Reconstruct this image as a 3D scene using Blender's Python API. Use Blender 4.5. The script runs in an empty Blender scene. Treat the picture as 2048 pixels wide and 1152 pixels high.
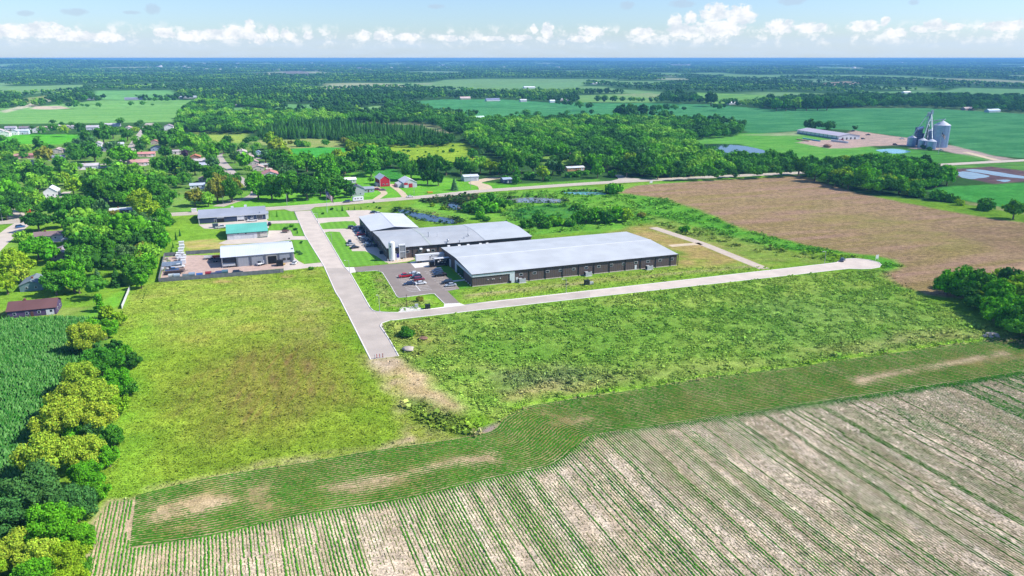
import bpy, math, random
import numpy as np
from mathutils import Vector, Matrix
S = bpy.context.scene
R = math.radians
# ------------------------------------------------------------------ camera, sky, sun, exposure
FOC, H0, HC = 1500.0, 116.0, 99.1            # focal in pixels of a 2048 frame, horizon row, camera height (m)
PIT = math.atan((576 - H0) / FOC)
cd = bpy.data.cameras.new('camera'); cam = bpy.data.objects.new('camera', cd); S.collection.objects.link(cam)
cd.lens = FOC / 2048 * 36; cd.sensor_width = 36; cd.clip_start = 1; cd.clip_end = 90000
cam.location = (0, 0, HC); cam.rotation_euler = (math.pi / 2 - PIT, 0, 0)
S.camera = cam
SUN_EL, SUN_AZ = R(44), R(94)                 # azimuth clockwise from +Y
sd = bpy.data.lights.new('sun', 'SUN'); sd.energy = 5.0; sd.angle = R(0.5); sd.color = (1, 0.94, 0.835)
so = bpy.data.objects.new('sun', sd); S.collection.objects.link(so)
sv = Vector((math.sin(SUN_AZ) * math.cos(SUN_EL), math.cos(SUN_AZ) * math.cos(SUN_EL), math.sin(SUN_EL)))
so.rotation_euler = sv.to_track_quat('Z', 'Y').to_euler(); so.location = (0, 0, 300)
S.view_settings.view_transform = 'Standard'; S.view_settings.look = 'None'
S.view_settings.gamma = 1; S.view_settings.exposure = 0.36; S.view_settings.use_curve_mapping = False
S.cycles.max_bounces = 5; S.cycles.diffuse_bounces = 2; S.cycles.glossy_bounces = 2
S.cycles.transparent_max_bounces = 4; S.cycles.transmission_bounces = 2; S.cycles.volume_bounces = 0
S.cycles.use_adaptive_sampling = True; S.cycles.adaptive_threshold = 0.02
S.cycles.caustics_reflective = False; S.cycles.caustics_refractive = False


def ray(px, py):
    u, v = px - 1024.0, py - 576.0
    return np.array([u, FOC * math.cos(PIT) - v * math.sin(PIT), -(FOC * math.sin(PIT) + v * math.cos(PIT))])


def P(px, py, z=0.0):
    """point on the plane z that the photograph shows at this pixel (2048 wide)"""
    d = ray(px, py); t = (HC - z) / -d[2]
    return np.array([d[0] * t, d[1] * t])


def Pp(pts, z=0.0, o=(0, 0), s=1.0): return np.array([P(o[0] + x / s, o[1] + y / s, z) for x, y in pts])
def hgt(px, py, ty):
    Y = P(px, py)[1]; d = ray(px, ty); return HC + d[2] / d[1] * Y
def ppm(px, py):                              # pixels (2048 frame) per metre there
    X, Y = P(px, py); return FOC / (Y * math.cos(PIT) + HC * math.sin(PIT))


# sky: Nishita with a low bank of cumulus in the world shader
W = bpy.data.worlds.new('World'); S.world = W; W.use_nodes = True
nt = W.node_tree; nt.nodes.clear()
def N(t, **k):
    n = nt.nodes.new(t)
    for a, b in k.items(): setattr(n, a, b)
    return n
def L(a, b): nt.links.new(a, b)
def math_(op, a, b=None, c=None, clamp=False):
    n = N('ShaderNodeMath', operation=op, use_clamp=clamp)
    for i, v in enumerate((a, b, c)):
        if v is None: continue
        if isinstance(v, (int, float)): n.inputs[i].default_value = v
        else: L(v, n.inputs[i])
    return n.outputs[0]
out = N('ShaderNodeOutputWorld'); bg = N('ShaderNodeBackground'); L(bg.outputs[0], out.inputs[0])
sky = N('ShaderNodeTexSky', sky_type='NISHITA'); sky.sun_disc = False
sky.sun_elevation = SUN_EL; sky.sun_rotation = SUN_AZ; sky.altitude = 100; sky.air_density = 1.0; sky.dust_density = 0.6; sky.ozone_density = 2.0
SKYSTR = 0.10
tc = N('ShaderNodeTexCoord'); sp = N('ShaderNodeSeparateXYZ'); L(tc.outputs['Generated'], sp.inputs[0])
az = math_('MULTIPLY', math_('ARCTAN2', sp.outputs[0], sp.outputs[1]), 57.2958)
el = math_('MULTIPLY', math_('ARCSINE', sp.outputs[2]), 57.2958)
cmb = N('ShaderNodeCombineXYZ'); L(az, cmb.inputs[0]); L(math_('MULTIPLY', el, 1.25), cmb.inputs[1])
no = N('ShaderNodeTexNoise'); no.inputs['Scale'].default_value = 0.95; no.inputs['Detail'].default_value = 7; no.inputs['Roughness'].default_value = 0.62; L(cmb.outputs[0], no.inputs['Vector'])
no2 = N('ShaderNodeTexNoise'); no2.inputs['Scale'].default_value = 2.4; no2.inputs['Detail'].default_value = 6; no2.inputs['Roughness'].default_value = 0.6; L(cmb.outputs[0], no2.inputs['Vector'])
def azel(px, py):
    d = ray(px, py); d = d / np.linalg.norm(d)
    return math.degrees(math.atan2(d[0], d[1])), math.degrees(math.asin(d[2]))
BLOBS = [(20, 62, 70, 16), (85, 60, 60, 18), (150, 72, 60, 12), (215, 74, 40, 12), (330, 66, 26, 12), (385, 72, 40, 12), (430, 68, 40, 12), (470, 66, 34, 18), (500, 62, 14, 26), (520, 78, 16, 14),
         (545, 66, 14, 18), (573, 70, 13, 16), (616, 71, 12, 10), (730, 70, 16, 12), (765, 72, 20, 12), (815, 74, 26, 10), (900, 76, 30, 7), (985, 77, 30, 6), (1040, 76, 24, 8), (1095, 62, 14, 20), (1068, 58, 9, 11),
         (1185, 62, 32, 12), (1165, 78, 30, 8), (1285, 66, 30, 13), (1350, 46, 16, 20), (1380, 36, 15, 15), (1430, 28, 34, 24), (1480, 32, 34, 24), (1440, 56, 60, 22), (1370, 62, 40, 18), (1560, 54, 34, 17), (1620, 56, 40, 12),
         (1730, 52, 40, 13), (1770, 42, 12, 10), (1790, 66, 26, 12), (1870, 50, 26, 14), (1840, 58, 24, 9), (1900, 54, 40, 8), (2010, 52, 60, 12), (2080, 48, 50, 22), (-60, 60, 60, 22), (2200, 55, 60, 22)]
acc = None
for bx, by, rx, ry in BLOBS:
    a0, e0 = azel(bx, by); a1, _ = azel(bx + rx, by); _, e1 = azel(bx, by - ry)
    dx = math_('DIVIDE', math_('SUBTRACT', az, a0), (a1 - a0) * 1.15); dy = math_('DIVIDE', math_('SUBTRACT', el, e0), (e1 - e0) * 1.15)
    d2 = math_('ADD', math_('MULTIPLY', dx, dx), math_('MULTIPLY', dy, dy))
    m = math_('SUBTRACT', 1.0, d2, clamp=True)
    acc = m if acc is None else math_('MAXIMUM', acc, m)
t = math_('ADD', acc, math_('MULTIPLY', math_('SUBTRACT', no2.outputs[0], 0.5), 2.3))
mr = N('ShaderNodeMapRange', interpolation_type='SMOOTHSTEP'); L(t, mr.inputs[0]); mr.inputs[1].default_value = 0.12; mr.inputs[2].default_value = 0.72
mr.inputs[4].default_value = 0.95
bd = N('ShaderNodeMapRange', interpolation_type='SMOOTHSTEP'); L(math_('ABSOLUTE', math_('SUBTRACT', el, 1.5)), bd.inputs[0]); bd.inputs[1].default_value = 1.0; bd.inputs[2].default_value = 0.2
b2_ = N('ShaderNodeMapRange', interpolation_type='SMOOTHSTEP'); L(no.outputs[0], b2_.inputs[0]); b2_.inputs[1].default_value = 0.47; b2_.inputs[2].default_value = 0.66
band = math_('MULTIPLY', math_('MULTIPLY', bd.outputs[0], b2_.outputs[0]), 0.75)
cum = math_('MULTIPLY', mr.outputs[0], math_('MULTIPLY', math_('MINIMUM', math_('MULTIPLY', acc, 3.5), 1.0), 1.0))
# low stratus veil and a few wisps
mr2 = N('ShaderNodeMapRange', interpolation_type='SMOOTHSTEP'); L(el, mr2.inputs[0]); mr2.inputs[1].default_value = 2.1; mr2.inputs[2].default_value = 0.9
cm2 = N('ShaderNodeCombineXYZ'); L(math_('MULTIPLY', az, 0.35), cm2.inputs[0]); L(math_('MULTIPLY', el, 2.2), cm2.inputs[1])
no3 = N('ShaderNodeTexNoise'); no3.inputs['Scale'].default_value = 0.9; no3.inputs['Detail'].default_value = 5; L(cm2.outputs[0], no3.inputs['Vector'])
veil = math_('MULTIPLY', mr2.outputs[0], math_('ADD', math_('MULTIPLY', no3.outputs[0], 0.7), 0.45, clamp=True))
wis = None
for bx, by, rx, ry in [(304, 18, 16, 11), (150, 24, 26, 8), (50, 26, 18, 6), (265, 25, 18, 4), (873, 13, 16, 5), (1254, 11, 15, 9), (1365, 8, 26, 8), (1585, 3, 30, 8), (1828, 4, 12, 6)]:
    a0, e0 = azel(bx, by); a1, _ = azel(bx + rx, by); _, e1 = azel(bx, by - ry)
    dx = math_('DIVIDE', math_('SUBTRACT', az, a0), (a1 - a0) * 1.3); dy = math_('DIVIDE', math_('SUBTRACT', el, e0), (e1 - e0) * 1.3)
    m = math_('SUBTRACT', 1.0, math_('ADD', math_('MULTIPLY', dx, dx), math_('MULTIPLY', dy, dy)), clamp=True)
    wis = m if wis is None else math_('MAXIMUM', wis, m)
mr4 = N('ShaderNodeMapRange', interpolation_type='SMOOTHSTEP'); L(math_('ADD', wis, math_('MULTIPLY', math_('SUBTRACT', no2.outputs[0], 0.5), 1.6)), mr4.inputs[0]); mr4.inputs[1].default_value = 0.1; mr4.inputs[2].default_value = 0.9
wisp = math_('MULTIPLY', mr4.outputs[0], math_('MINIMUM', math_('MULTIPLY', wis, 2.0), 0.55))
def mix(f, a, b):
    n = N('ShaderNodeMix', data_type='RGBA')
    for s_, v in ((0, f), (6, a), (7, b)):
        if isinstance(v, tuple): n.inputs[s_].default_value = v
        elif isinstance(v, (int, float)): n.inputs[s_].default_value = v
        else: L(v, n.inputs[s_])
    return n.outputs[2]
tint = N('ShaderNodeMix', data_type='RGBA', blend_type='MULTIPLY'); tint.inputs[0].default_value = 1
L(sky.outputs[0], tint.inputs[6]); tint.inputs[7].default_value = (SKYSTR * 0.92, SKYSTR * 1.10, SKYSTR * 1.42, 1)
c1 = mix(wisp, tint.outputs[2], (0.40, 0.50, 0.63, 1))
c2 = mix(math_('MULTIPLY', veil, 0.95, clamp=True), c1, (0.50, 0.61, 0.735, 1))
shade = N('ShaderNodeMapRange'); L(no.outputs[0], shade.inputs[0]); shade.inputs[1].default_value = 0.38; shade.inputs[2].default_value = 0.56
cc = mix(shade.outputs[0], (0.58, 0.645, 0.72, 1), (0.80, 0.81, 0.83, 1))
c3 = mix(math_('MAXIMUM', cum, band), c2, cc)
L(c3, bg.inputs[0]); bg.inputs[1].default_value = 1.0

# ------------------------------------------------------------------ helpers
rng = np.random.default_rng(7); random.seed(7)
AB = np.array([0.93928, 0.34316]); AA = np.array([-0.34316, 0.93928])        # axes of the street grid: b across, a away
ORG = P(945, 573.6)
def UV(u, v): return ORG + AB * u + AA * v
def uv(px, py, z=0):
    d = P(px, py, z) - ORG; return float(d @ AB), float(d @ AA)
ROTB = math.atan2(AB[1], AB[0])
def lin(h):
    c = [int(h[i:i + 2], 16) / 255 for i in (0, 2, 4)]
    return tuple(x / 12.92 if x < .04045 else ((x + .055) / 1.055) ** 2.4 for x in c)
def C(h, k=1.25): return tuple(min(0.85, x / k) for x in lin(h))

MATS = {}
def mat(name, col, rough=0.7, metal=0.0, var=0.12, scale=1.0, bump=0.0, spec=0.3, emit=None, stripes=None):
    key = name
    if key in MATS: return MATS[key]
    m = bpy.data.materials.new(name); m.use_nodes = True; t = m.node_tree; b = t.nodes['Principled BSDF']
    b.inputs['Roughness'].default_value = rough; b.inputs['Metallic'].default_value = metal; b.inputs['Specular IOR Level'].default_value = spec
    n = t.nodes.new('ShaderNodeTexNoise'); n.inputs['Scale'].default_value = scale; n.inputs['Detail'].default_value = 5
    tc = t.nodes.new('ShaderNodeTexCoord'); t.links.new(tc.outputs['Object'], n.inputs['Vector'])
    r = t.nodes.new('ShaderNodeMapRange'); r.inputs[1].default_value = .3; r.inputs[2].default_value = .7; r.inputs[3].default_value = 1 - var; r.inputs[4].default_value = 1 + var
    t.links.new(n.outputs[0], r.inputs[0])
    mx = t.nodes.new('ShaderNodeMix'); mx.data_type = 'RGBA'; mx.blend_type = 'MULTIPLY'; mx.inputs[0].default_value = 1
    mx.inputs[6].default_value = (*col, 1); t.links.new(r.outputs[0], mx.inputs[7])
    last = mx.outputs[2]
    if stripes:                                   # (axis, period, depth): ribs, panels or mown stripes in object space
        ax, per, dep = stripes
        sx = t.nodes.new('ShaderNodeSeparateXYZ'); t.links.new(tc.outputs['Object'], sx.inputs[0])
        q = t.nodes.new('ShaderNodeMath'); q.operation = 'MULTIPLY'; t.links.new(sx.outputs[ax], q.inputs[0]); q.inputs[1].default_value = 2 * math.pi / per
        s1 = t.nodes.new('ShaderNodeMath'); s1.operation = 'SINE'; t.links.new(q.outputs[0], s1.inputs[0])
        r2 = t.nodes.new('ShaderNodeMapRange'); r2.inputs[1].default_value = -.6; r2.inputs[2].default_value = .6; r2.inputs[3].default_value = 1 - dep; r2.inputs[4].default_value = 1
        t.links.new(s1.outputs[0], r2.inputs[0])
        m2 = t.nodes.new('ShaderNodeMix'); m2.data_type = 'RGBA'; m2.blend_type = 'MULTIPLY'; m2.inputs[0].default_value = 1
        t.links.new(last, m2.inputs[6]); t.links.new(r2.outputs[0], m2.inputs[7]); last = m2.outputs[2]
    t.links.new(last, b.inputs['Base Color'])
    if bump:
        bp = t.nodes.new('ShaderNodeBump'); bp.inputs['Strength'].default_value = bump; t.links.new(n.outputs[0], bp.inputs['Height']); t.links.new(bp.outputs[0], b.inputs['Normal'])
    if emit: b.inputs['Emission Color'].default_value = (*col, 1); b.inputs['Emission Strength'].default_value = emit
    MATS[key] = m; return m

def attr_mat(name, speck, sc, rough=0.9, bump=0.3, transl=0.0, objcol=False):
    m = bpy.data.materials.new(name); m.use_nodes = True; t = m.node_tree; t.nodes.clear()
    o = t.nodes.new('ShaderNodeOutputMaterial'); at = t.nodes.new('ShaderNodeAttribute'); at.attribute_name = 'col'
    last = at.outputs['Color']
    def mul(a, b):
        n = t.nodes.new('ShaderNodeMix'); n.data_type = 'RGBA'; n.blend_type = 'MULTIPLY'; n.inputs[0].default_value = 1
        t.links.new(a, n.inputs[6]); t.links.new(b, n.inputs[7]); return n.outputs[2]
    d = t.nodes.new('ShaderNodeBsdfDiffuse'); d.inputs['Roughness'].default_value = 0.5
    if speck:
        tc = t.nodes.new('ShaderNodeTexCoord')
        vals = []
        for k, (s, am) in enumerate(sc):
            n = t.nodes.new('ShaderNodeTexNoise'); n.inputs['Scale'].default_value = s; n.inputs['Detail'].default_value = 4; n.inputs['Roughness'].default_value = .65
            t.links.new(tc.outputs['Object'], n.inputs['Vector'])
            r = t.nodes.new('ShaderNodeMapRange'); r.inputs[1].default_value = .32; r.inputs[2].default_value = .68; r.inputs[3].default_value = 1 - am; r.inputs[4].default_value = 1 + am
            t.links.new(n.outputs[0], r.inputs[0])
            # the alpha of the attribute says how coarse the cover is
            q = t.nodes.new('ShaderNodeMix'); q.data_type = 'FLOAT'; t.links.new(at.outputs['Alpha'], q.inputs[0]); q.inputs[2].default_value = 1.0; t.links.new(r.outputs[0], q.inputs[3])
            last = mul(last, q.outputs[0])
            if k == 0 and bump:
                bp = t.nodes.new('ShaderNodeBump'); bp.inputs['Strength'].default_value = bump; bp.inputs['Distance'].default_value = 0.6
                t.links.new(n.outputs[0], bp.inputs['Height']); t.links.new(bp.outputs[0], d.inputs['Normal'])
    if objcol:
        oi = t.nodes.new('ShaderNodeObjectInfo'); last = mul(last, oi.outputs['Color'])
    t.links.new(last, d.inputs[0]); sh = d.outputs[0]
    if transl:
        tr = t.nodes.new('ShaderNodeBsdfTranslucent'); t.links.new(last, tr.inputs[0])
        ms = t.nodes.new('ShaderNodeMixShader'); ms.inputs[0].default_value = transl; t.links.new(sh, ms.inputs[1]); t.links.new(tr.outputs[0], ms.inputs[2]); sh = ms.outputs[0]
    t.links.new(sh, o.inputs[0]); return m
M_GROUND = attr_mat('ground_cover', True, [(1.9, .55), (0.35, .30), (0.09, .16)], bump=.6)
M_FARGROUND = attr_mat('far_ground_cover', True, [(0.06, .3), (0.012, .2)], bump=0)
M_LEAF = attr_mat('foliage', False, None, transl=0.14, objcol=True)
M_PLANT = attr_mat('plants', False, None, transl=0.15)

def link(o, parent=None, kind=None, label=None, cat=None, group=None):
    S.collection.objects.link(o)
    if parent is not None: o.parent = parent
    if kind: o['kind'] = kind
    if label: o['label'] = label
    if cat: o['category'] = cat
    if group: o['group'] = group
    return o

def npmesh(name, V, F, m, col=None, smooth=False):
    """V (n,3), F (m,k) int"""
    V = np.asarray(V, np.float32); F = np.asarray(F, np.int32); k = F.shape[1]
    me = bpy.data.meshes.new(name); me.vertices.add(len(V)); me.vertices.foreach_set('co', V.ravel())
    me.loops.add(F.size); me.loops.foreach_set('vertex_index', F.ravel())
    me.polygons.add(len(F)); me.polygons.foreach_set('loop_start', np.arange(0, F.size, k, dtype=np.int32)); me.polygons.foreach_set('loop_total', np.full(len(F), k, np.int32))
    if smooth: me.polygons.foreach_set('use_smooth', np.ones(len(F), bool))
    me.update(calc_edges=True)
    if col is not None:
        col = np.asarray(col, np.float32)
        if col.shape[1] == 3: col = np.c_[col, np.ones(len(col), np.float32)]
        a = me.color_attributes.new('col', 'FLOAT_COLOR', 'POINT'); a.data.foreach_set('color', col.ravel())
    me.materials.append(m); return me
def nobj(name, V, F, m, col=None, smooth=False, **k):
    return link(bpy.data.objects.new(name, npmesh(name, V, F, m, col, smooth)), **k)

def empty(name, loc, rz=0, **k):
    o = bpy.data.objects.new(name, None); o.location = (loc[0], loc[1], loc[2] if len(loc) > 2 else 0); o.rotation_euler = (0, 0, rz); o.empty_display_size = .1
    return link(o, **k)

class MB:
    def __init__(s): s.v = []; s.f = []
    def add(s, v, f):
        n = len(s.v); s.v += [tuple(map(float, p)) for p in v]; s.f += [tuple(i + n for i in q) for q in f]; return s
    def box(s, x0, x1, y0, y1, z0, z1):
        return s.add([(x0, y0, z0), (x1, y0, z0), (x1, y1, z0), (x0, y1, z0), (x0, y0, z1), (x1, y0, z1), (x1, y1, z1), (x0, y1, z1)],
                     [(0, 3, 2, 1), (4, 5, 6, 7), (0, 1, 5, 4), (1, 2, 6, 5), (2, 3, 7, 6), (3, 0, 4, 7)])
    def prism(s, poly, z0, z1):
        n = len(poly); return s.add([(x, y, z0) for x, y in poly] + [(x, y, z1) for x, y in poly],
            [tuple(range(n))[::-1], tuple(range(n, 2 * n))] + [(i, (i + 1) % n, n + (i + 1) % n, n + i) for i in range(n)])
    def prof(s, prof, x0, x1, ax=0):              # profile in (y,z) pushed along x (ax 0) or (x,z) along y (ax 1)
        n = len(prof)
        f = (lambda t, p: (t, p[0], p[1])) if ax == 0 else (lambda t, p: (p[0], t, p[1]))
        return s.add([f(x0, p) for p in prof] + [f(x1, p) for p in prof], [tuple(range(n)), tuple(range(n, 2 * n))[::-1]] + [(i, n + i, n + (i + 1) % n, (i + 1) % n) for i in range(n)])
    def cyl(s, p0, p1, r0, r1=None, n=10):
        r1 = r0 if r1 is None else r1; p0 = Vector(p0); p1 = Vector(p1); d = (p1 - p0).normalized(); a = d.orthogonal().normalized(); b = d.cross(a)
        v = []
        for p, r in ((p0, r0), (p1, r1)):
            for i in range(n): t = 2 * math.pi * i / n; v.append(p + a * (r * math.cos(t)) + b * (r * math.sin(t)))
        return s.add(v, [(i, (i + 1) % n, n + (i + 1) % n, n + i) for i in range(n)] + [tuple(range(n))[::-1], tuple(range(n, 2 * n))])
    def obj(s, name, m, parent=None, **k):
        me = bpy.data.meshes.new(name); me.from_pydata(s.v, [], s.f); me.materials.append(m); me.update()
        return link(bpy.data.objects.new(name, me), parent=parent, **k)

def sheet(name, pts, z, m, kind='structure', **k):
    """flat polygon in street-grid axes so that object-space stripes follow the streets"""
    q = [((p - ORG) @ AB, (p - ORG) @ AA) for p in pts]
    me = bpy.data.meshes.new(name); me.from_pydata([(a, b, 0) for a, b in q], [], [tuple(range(len(q)))]); me.materials.append(m); me.update()
    if me.polygons[0].normal.z < 0: me.flip_normals()
    o = bpy.data.objects.new(name, me); o.location = (ORG[0], ORG[1], z); o.rotation_euler = (0, 0, ROTB)
    return link(o, kind=kind, **k)

def ring(n, r): return [(r * math.cos(2 * math.pi * i / n), r * math.sin(2 * math.pi * i / n)) for i in range(n)]
def dup(root, loc, rz=None, label=None, group=None, sc=None, children=True):
    c = root.copy(); S.collection.objects.link(c); c.location = (loc[0], loc[1], loc[2] if len(loc) > 2 else 0)
    if rz is not None: c.rotation_euler = (0, 0, rz)
    if sc is not None: c.scale = sc
    if label: c['label'] = label
    if group: c['group'] = group
    if children:
        for ch in list(root.children):
            d = ch.copy(); S.collection.objects.link(d); d.parent = c
            for g in list(ch.children):
                e = g.copy(); S.collection.objects.link(e); e.parent = d
    return c

# ------------------------------------------------------------------ noise and ground colour
def _h(ix, iy, s):
    n = (ix * 374761393 + iy * 668265263 + s * 974711) & 0x7fffffff
    n = ((n ^ (n >> 13)) * 1274126177) & 0x7fffffff
    return ((n ^ (n >> 16)) & 0xffff) / 65535.0
def vn(x, y, s=0):
    ix = np.floor(x).astype(np.int64); iy = np.floor(y).astype(np.int64); fx = x - ix; fy = y - iy; fx = fx * fx * (3 - 2 * fx); fy = fy * fy * (3 - 2 * fy)
    return (_h(ix, iy, s) * (1 - fx) + _h(ix + 1, iy, s) * fx) * (1 - fy) + (_h(ix, iy + 1, s) * (1 - fx) + _h(ix + 1, iy + 1, s) * fx) * fy
def fbm(x, y, s=0, o=4):
    r = 0; a = .5; t = 0
    for k in range(o): r = r + a * vn(x * 2 ** k, y * 2 ** k, s + k * 17); t += a; a *= .5
    return r / t
def inside(X, Y, poly):
    r = np.zeros(X.shape, bool); n = len(poly)
    for i in range(n):
        x0, y0 = poly[i]; x1, y1 = poly[(i + 1) % n]
        if y0 == y1: continue
        c = ((Y < y0) != (Y < y1)) & (X < (x1 - x0) * (Y - y0) / (y1 - y0) + x0); r ^= c
    return r
def pdist(X, Y, poly):
    d = np.full(X.shape, 1e9); n = len(poly)
    for i in range(n):
        ax, ay = poly[i]; bx, by = poly[(i + 1) % n]; vx, vy = bx - ax, by - ay; L2 = vx * vx + vy * vy + 1e-9
        t = np.clip(((X - ax) * vx + (Y - ay) * vy) / L2, 0, 1); d = np.minimum(d, (X - ax - t * vx) ** 2 + (Y - ay - t * vy) ** 2)
    return np.sqrt(d)
def soft(X, Y, poly, w):
    """1 inside, 0 outside, blended over w metres"""
    out = np.zeros(X.shape); lo = poly.min(0) - w; hi = poly.max(0) + w
    k = (X > lo[0]) & (X < hi[0]) & (Y > lo[1]) & (Y < hi[1])
    if not k.any(): return out
    x, y = X[k], Y[k]; i = inside(x, y, poly); d = pdist(x, y, poly) * np.where(i, 1, -1); out[k] = np.clip(d / w * .5 + .5, 0, 1); return out

# every patch: outline in photo pixels (on the ground), colour, second colour, blend width m, noise size m (along, across), speckle, opacity
G1, G2 = C('9cc03a'), C('6f9a2a')
Z4 = lambda pts: [(300 + x / 5.12, 360 + y / 5.12) for x, y in pts]
Z8 = lambda pts: [(1000 + x / 5.12, 280 + y / 5.12) for x, y in pts]
Z7 = lambda pts: [(640 + x / 5.12, 280 + y / 5.12) for x, y in pts]
ZM = lambda pts: [(680 + x / 4.096, 580 + y / 4.096) for x, y in pts]
TEAL, TEAL2 = C('5fa565'), C('488f55')
MEADOW = [(150, 1010), (215, 850), (240, 640), (250, 585), (318, 562), (560, 545), (640, 532), (672, 585), (741, 719), (800, 712), (1010, 815), (1040, 822), (990, 862), (900, 880), (765, 899), (600, 927), (318, 977), (270, 998)]
WEED = [(760, 640), (826, 640), (973, 622), (1380, 575), (1600, 550), (1770, 540), (1800, 560), (1860, 600), (1975, 650), (2010, 668), (2060, 690), (1960, 684), (1786, 707), (1536, 741), (1225, 787), (1040, 822), (1000, 845), (960, 820), (800, 712), (764, 655)]
PLOW = [(1235, 385), (1270, 370), (1400, 360.5), (1560, 350), (1600, 352), (1700, 382), (1800, 404), (1950, 432), (2048, 445), (2200, 455), (2500, 700), (2048, 600), (1990, 600), (1900, 595), (1850, 588), (1790, 566), (1765, 548), (1806, 533), (1790, 520), (1750, 512), (1690, 505), (1600, 487), (1480, 455), (1400, 420), (1330, 397), (1280, 391)]
BIGTEAL = [(805, 203), (900, 198), (1000, 198), (1110, 205), (1150, 205), (1300, 206), (1420, 208), (1540, 218), (1700, 217), (1850, 216), (2048, 228), (2400, 240), (2400, 335), (2048, 316), (1990, 311), (1900, 297), (1900, 285), (1820, 276), (1780, 270), (1700, 260), (1650, 257), (1590, 262), (1500, 268), (1480, 255), (1440, 243), (1380, 240), (1250, 228), (1150, 232), (1020, 235), (930, 232), (870, 225)]
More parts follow.
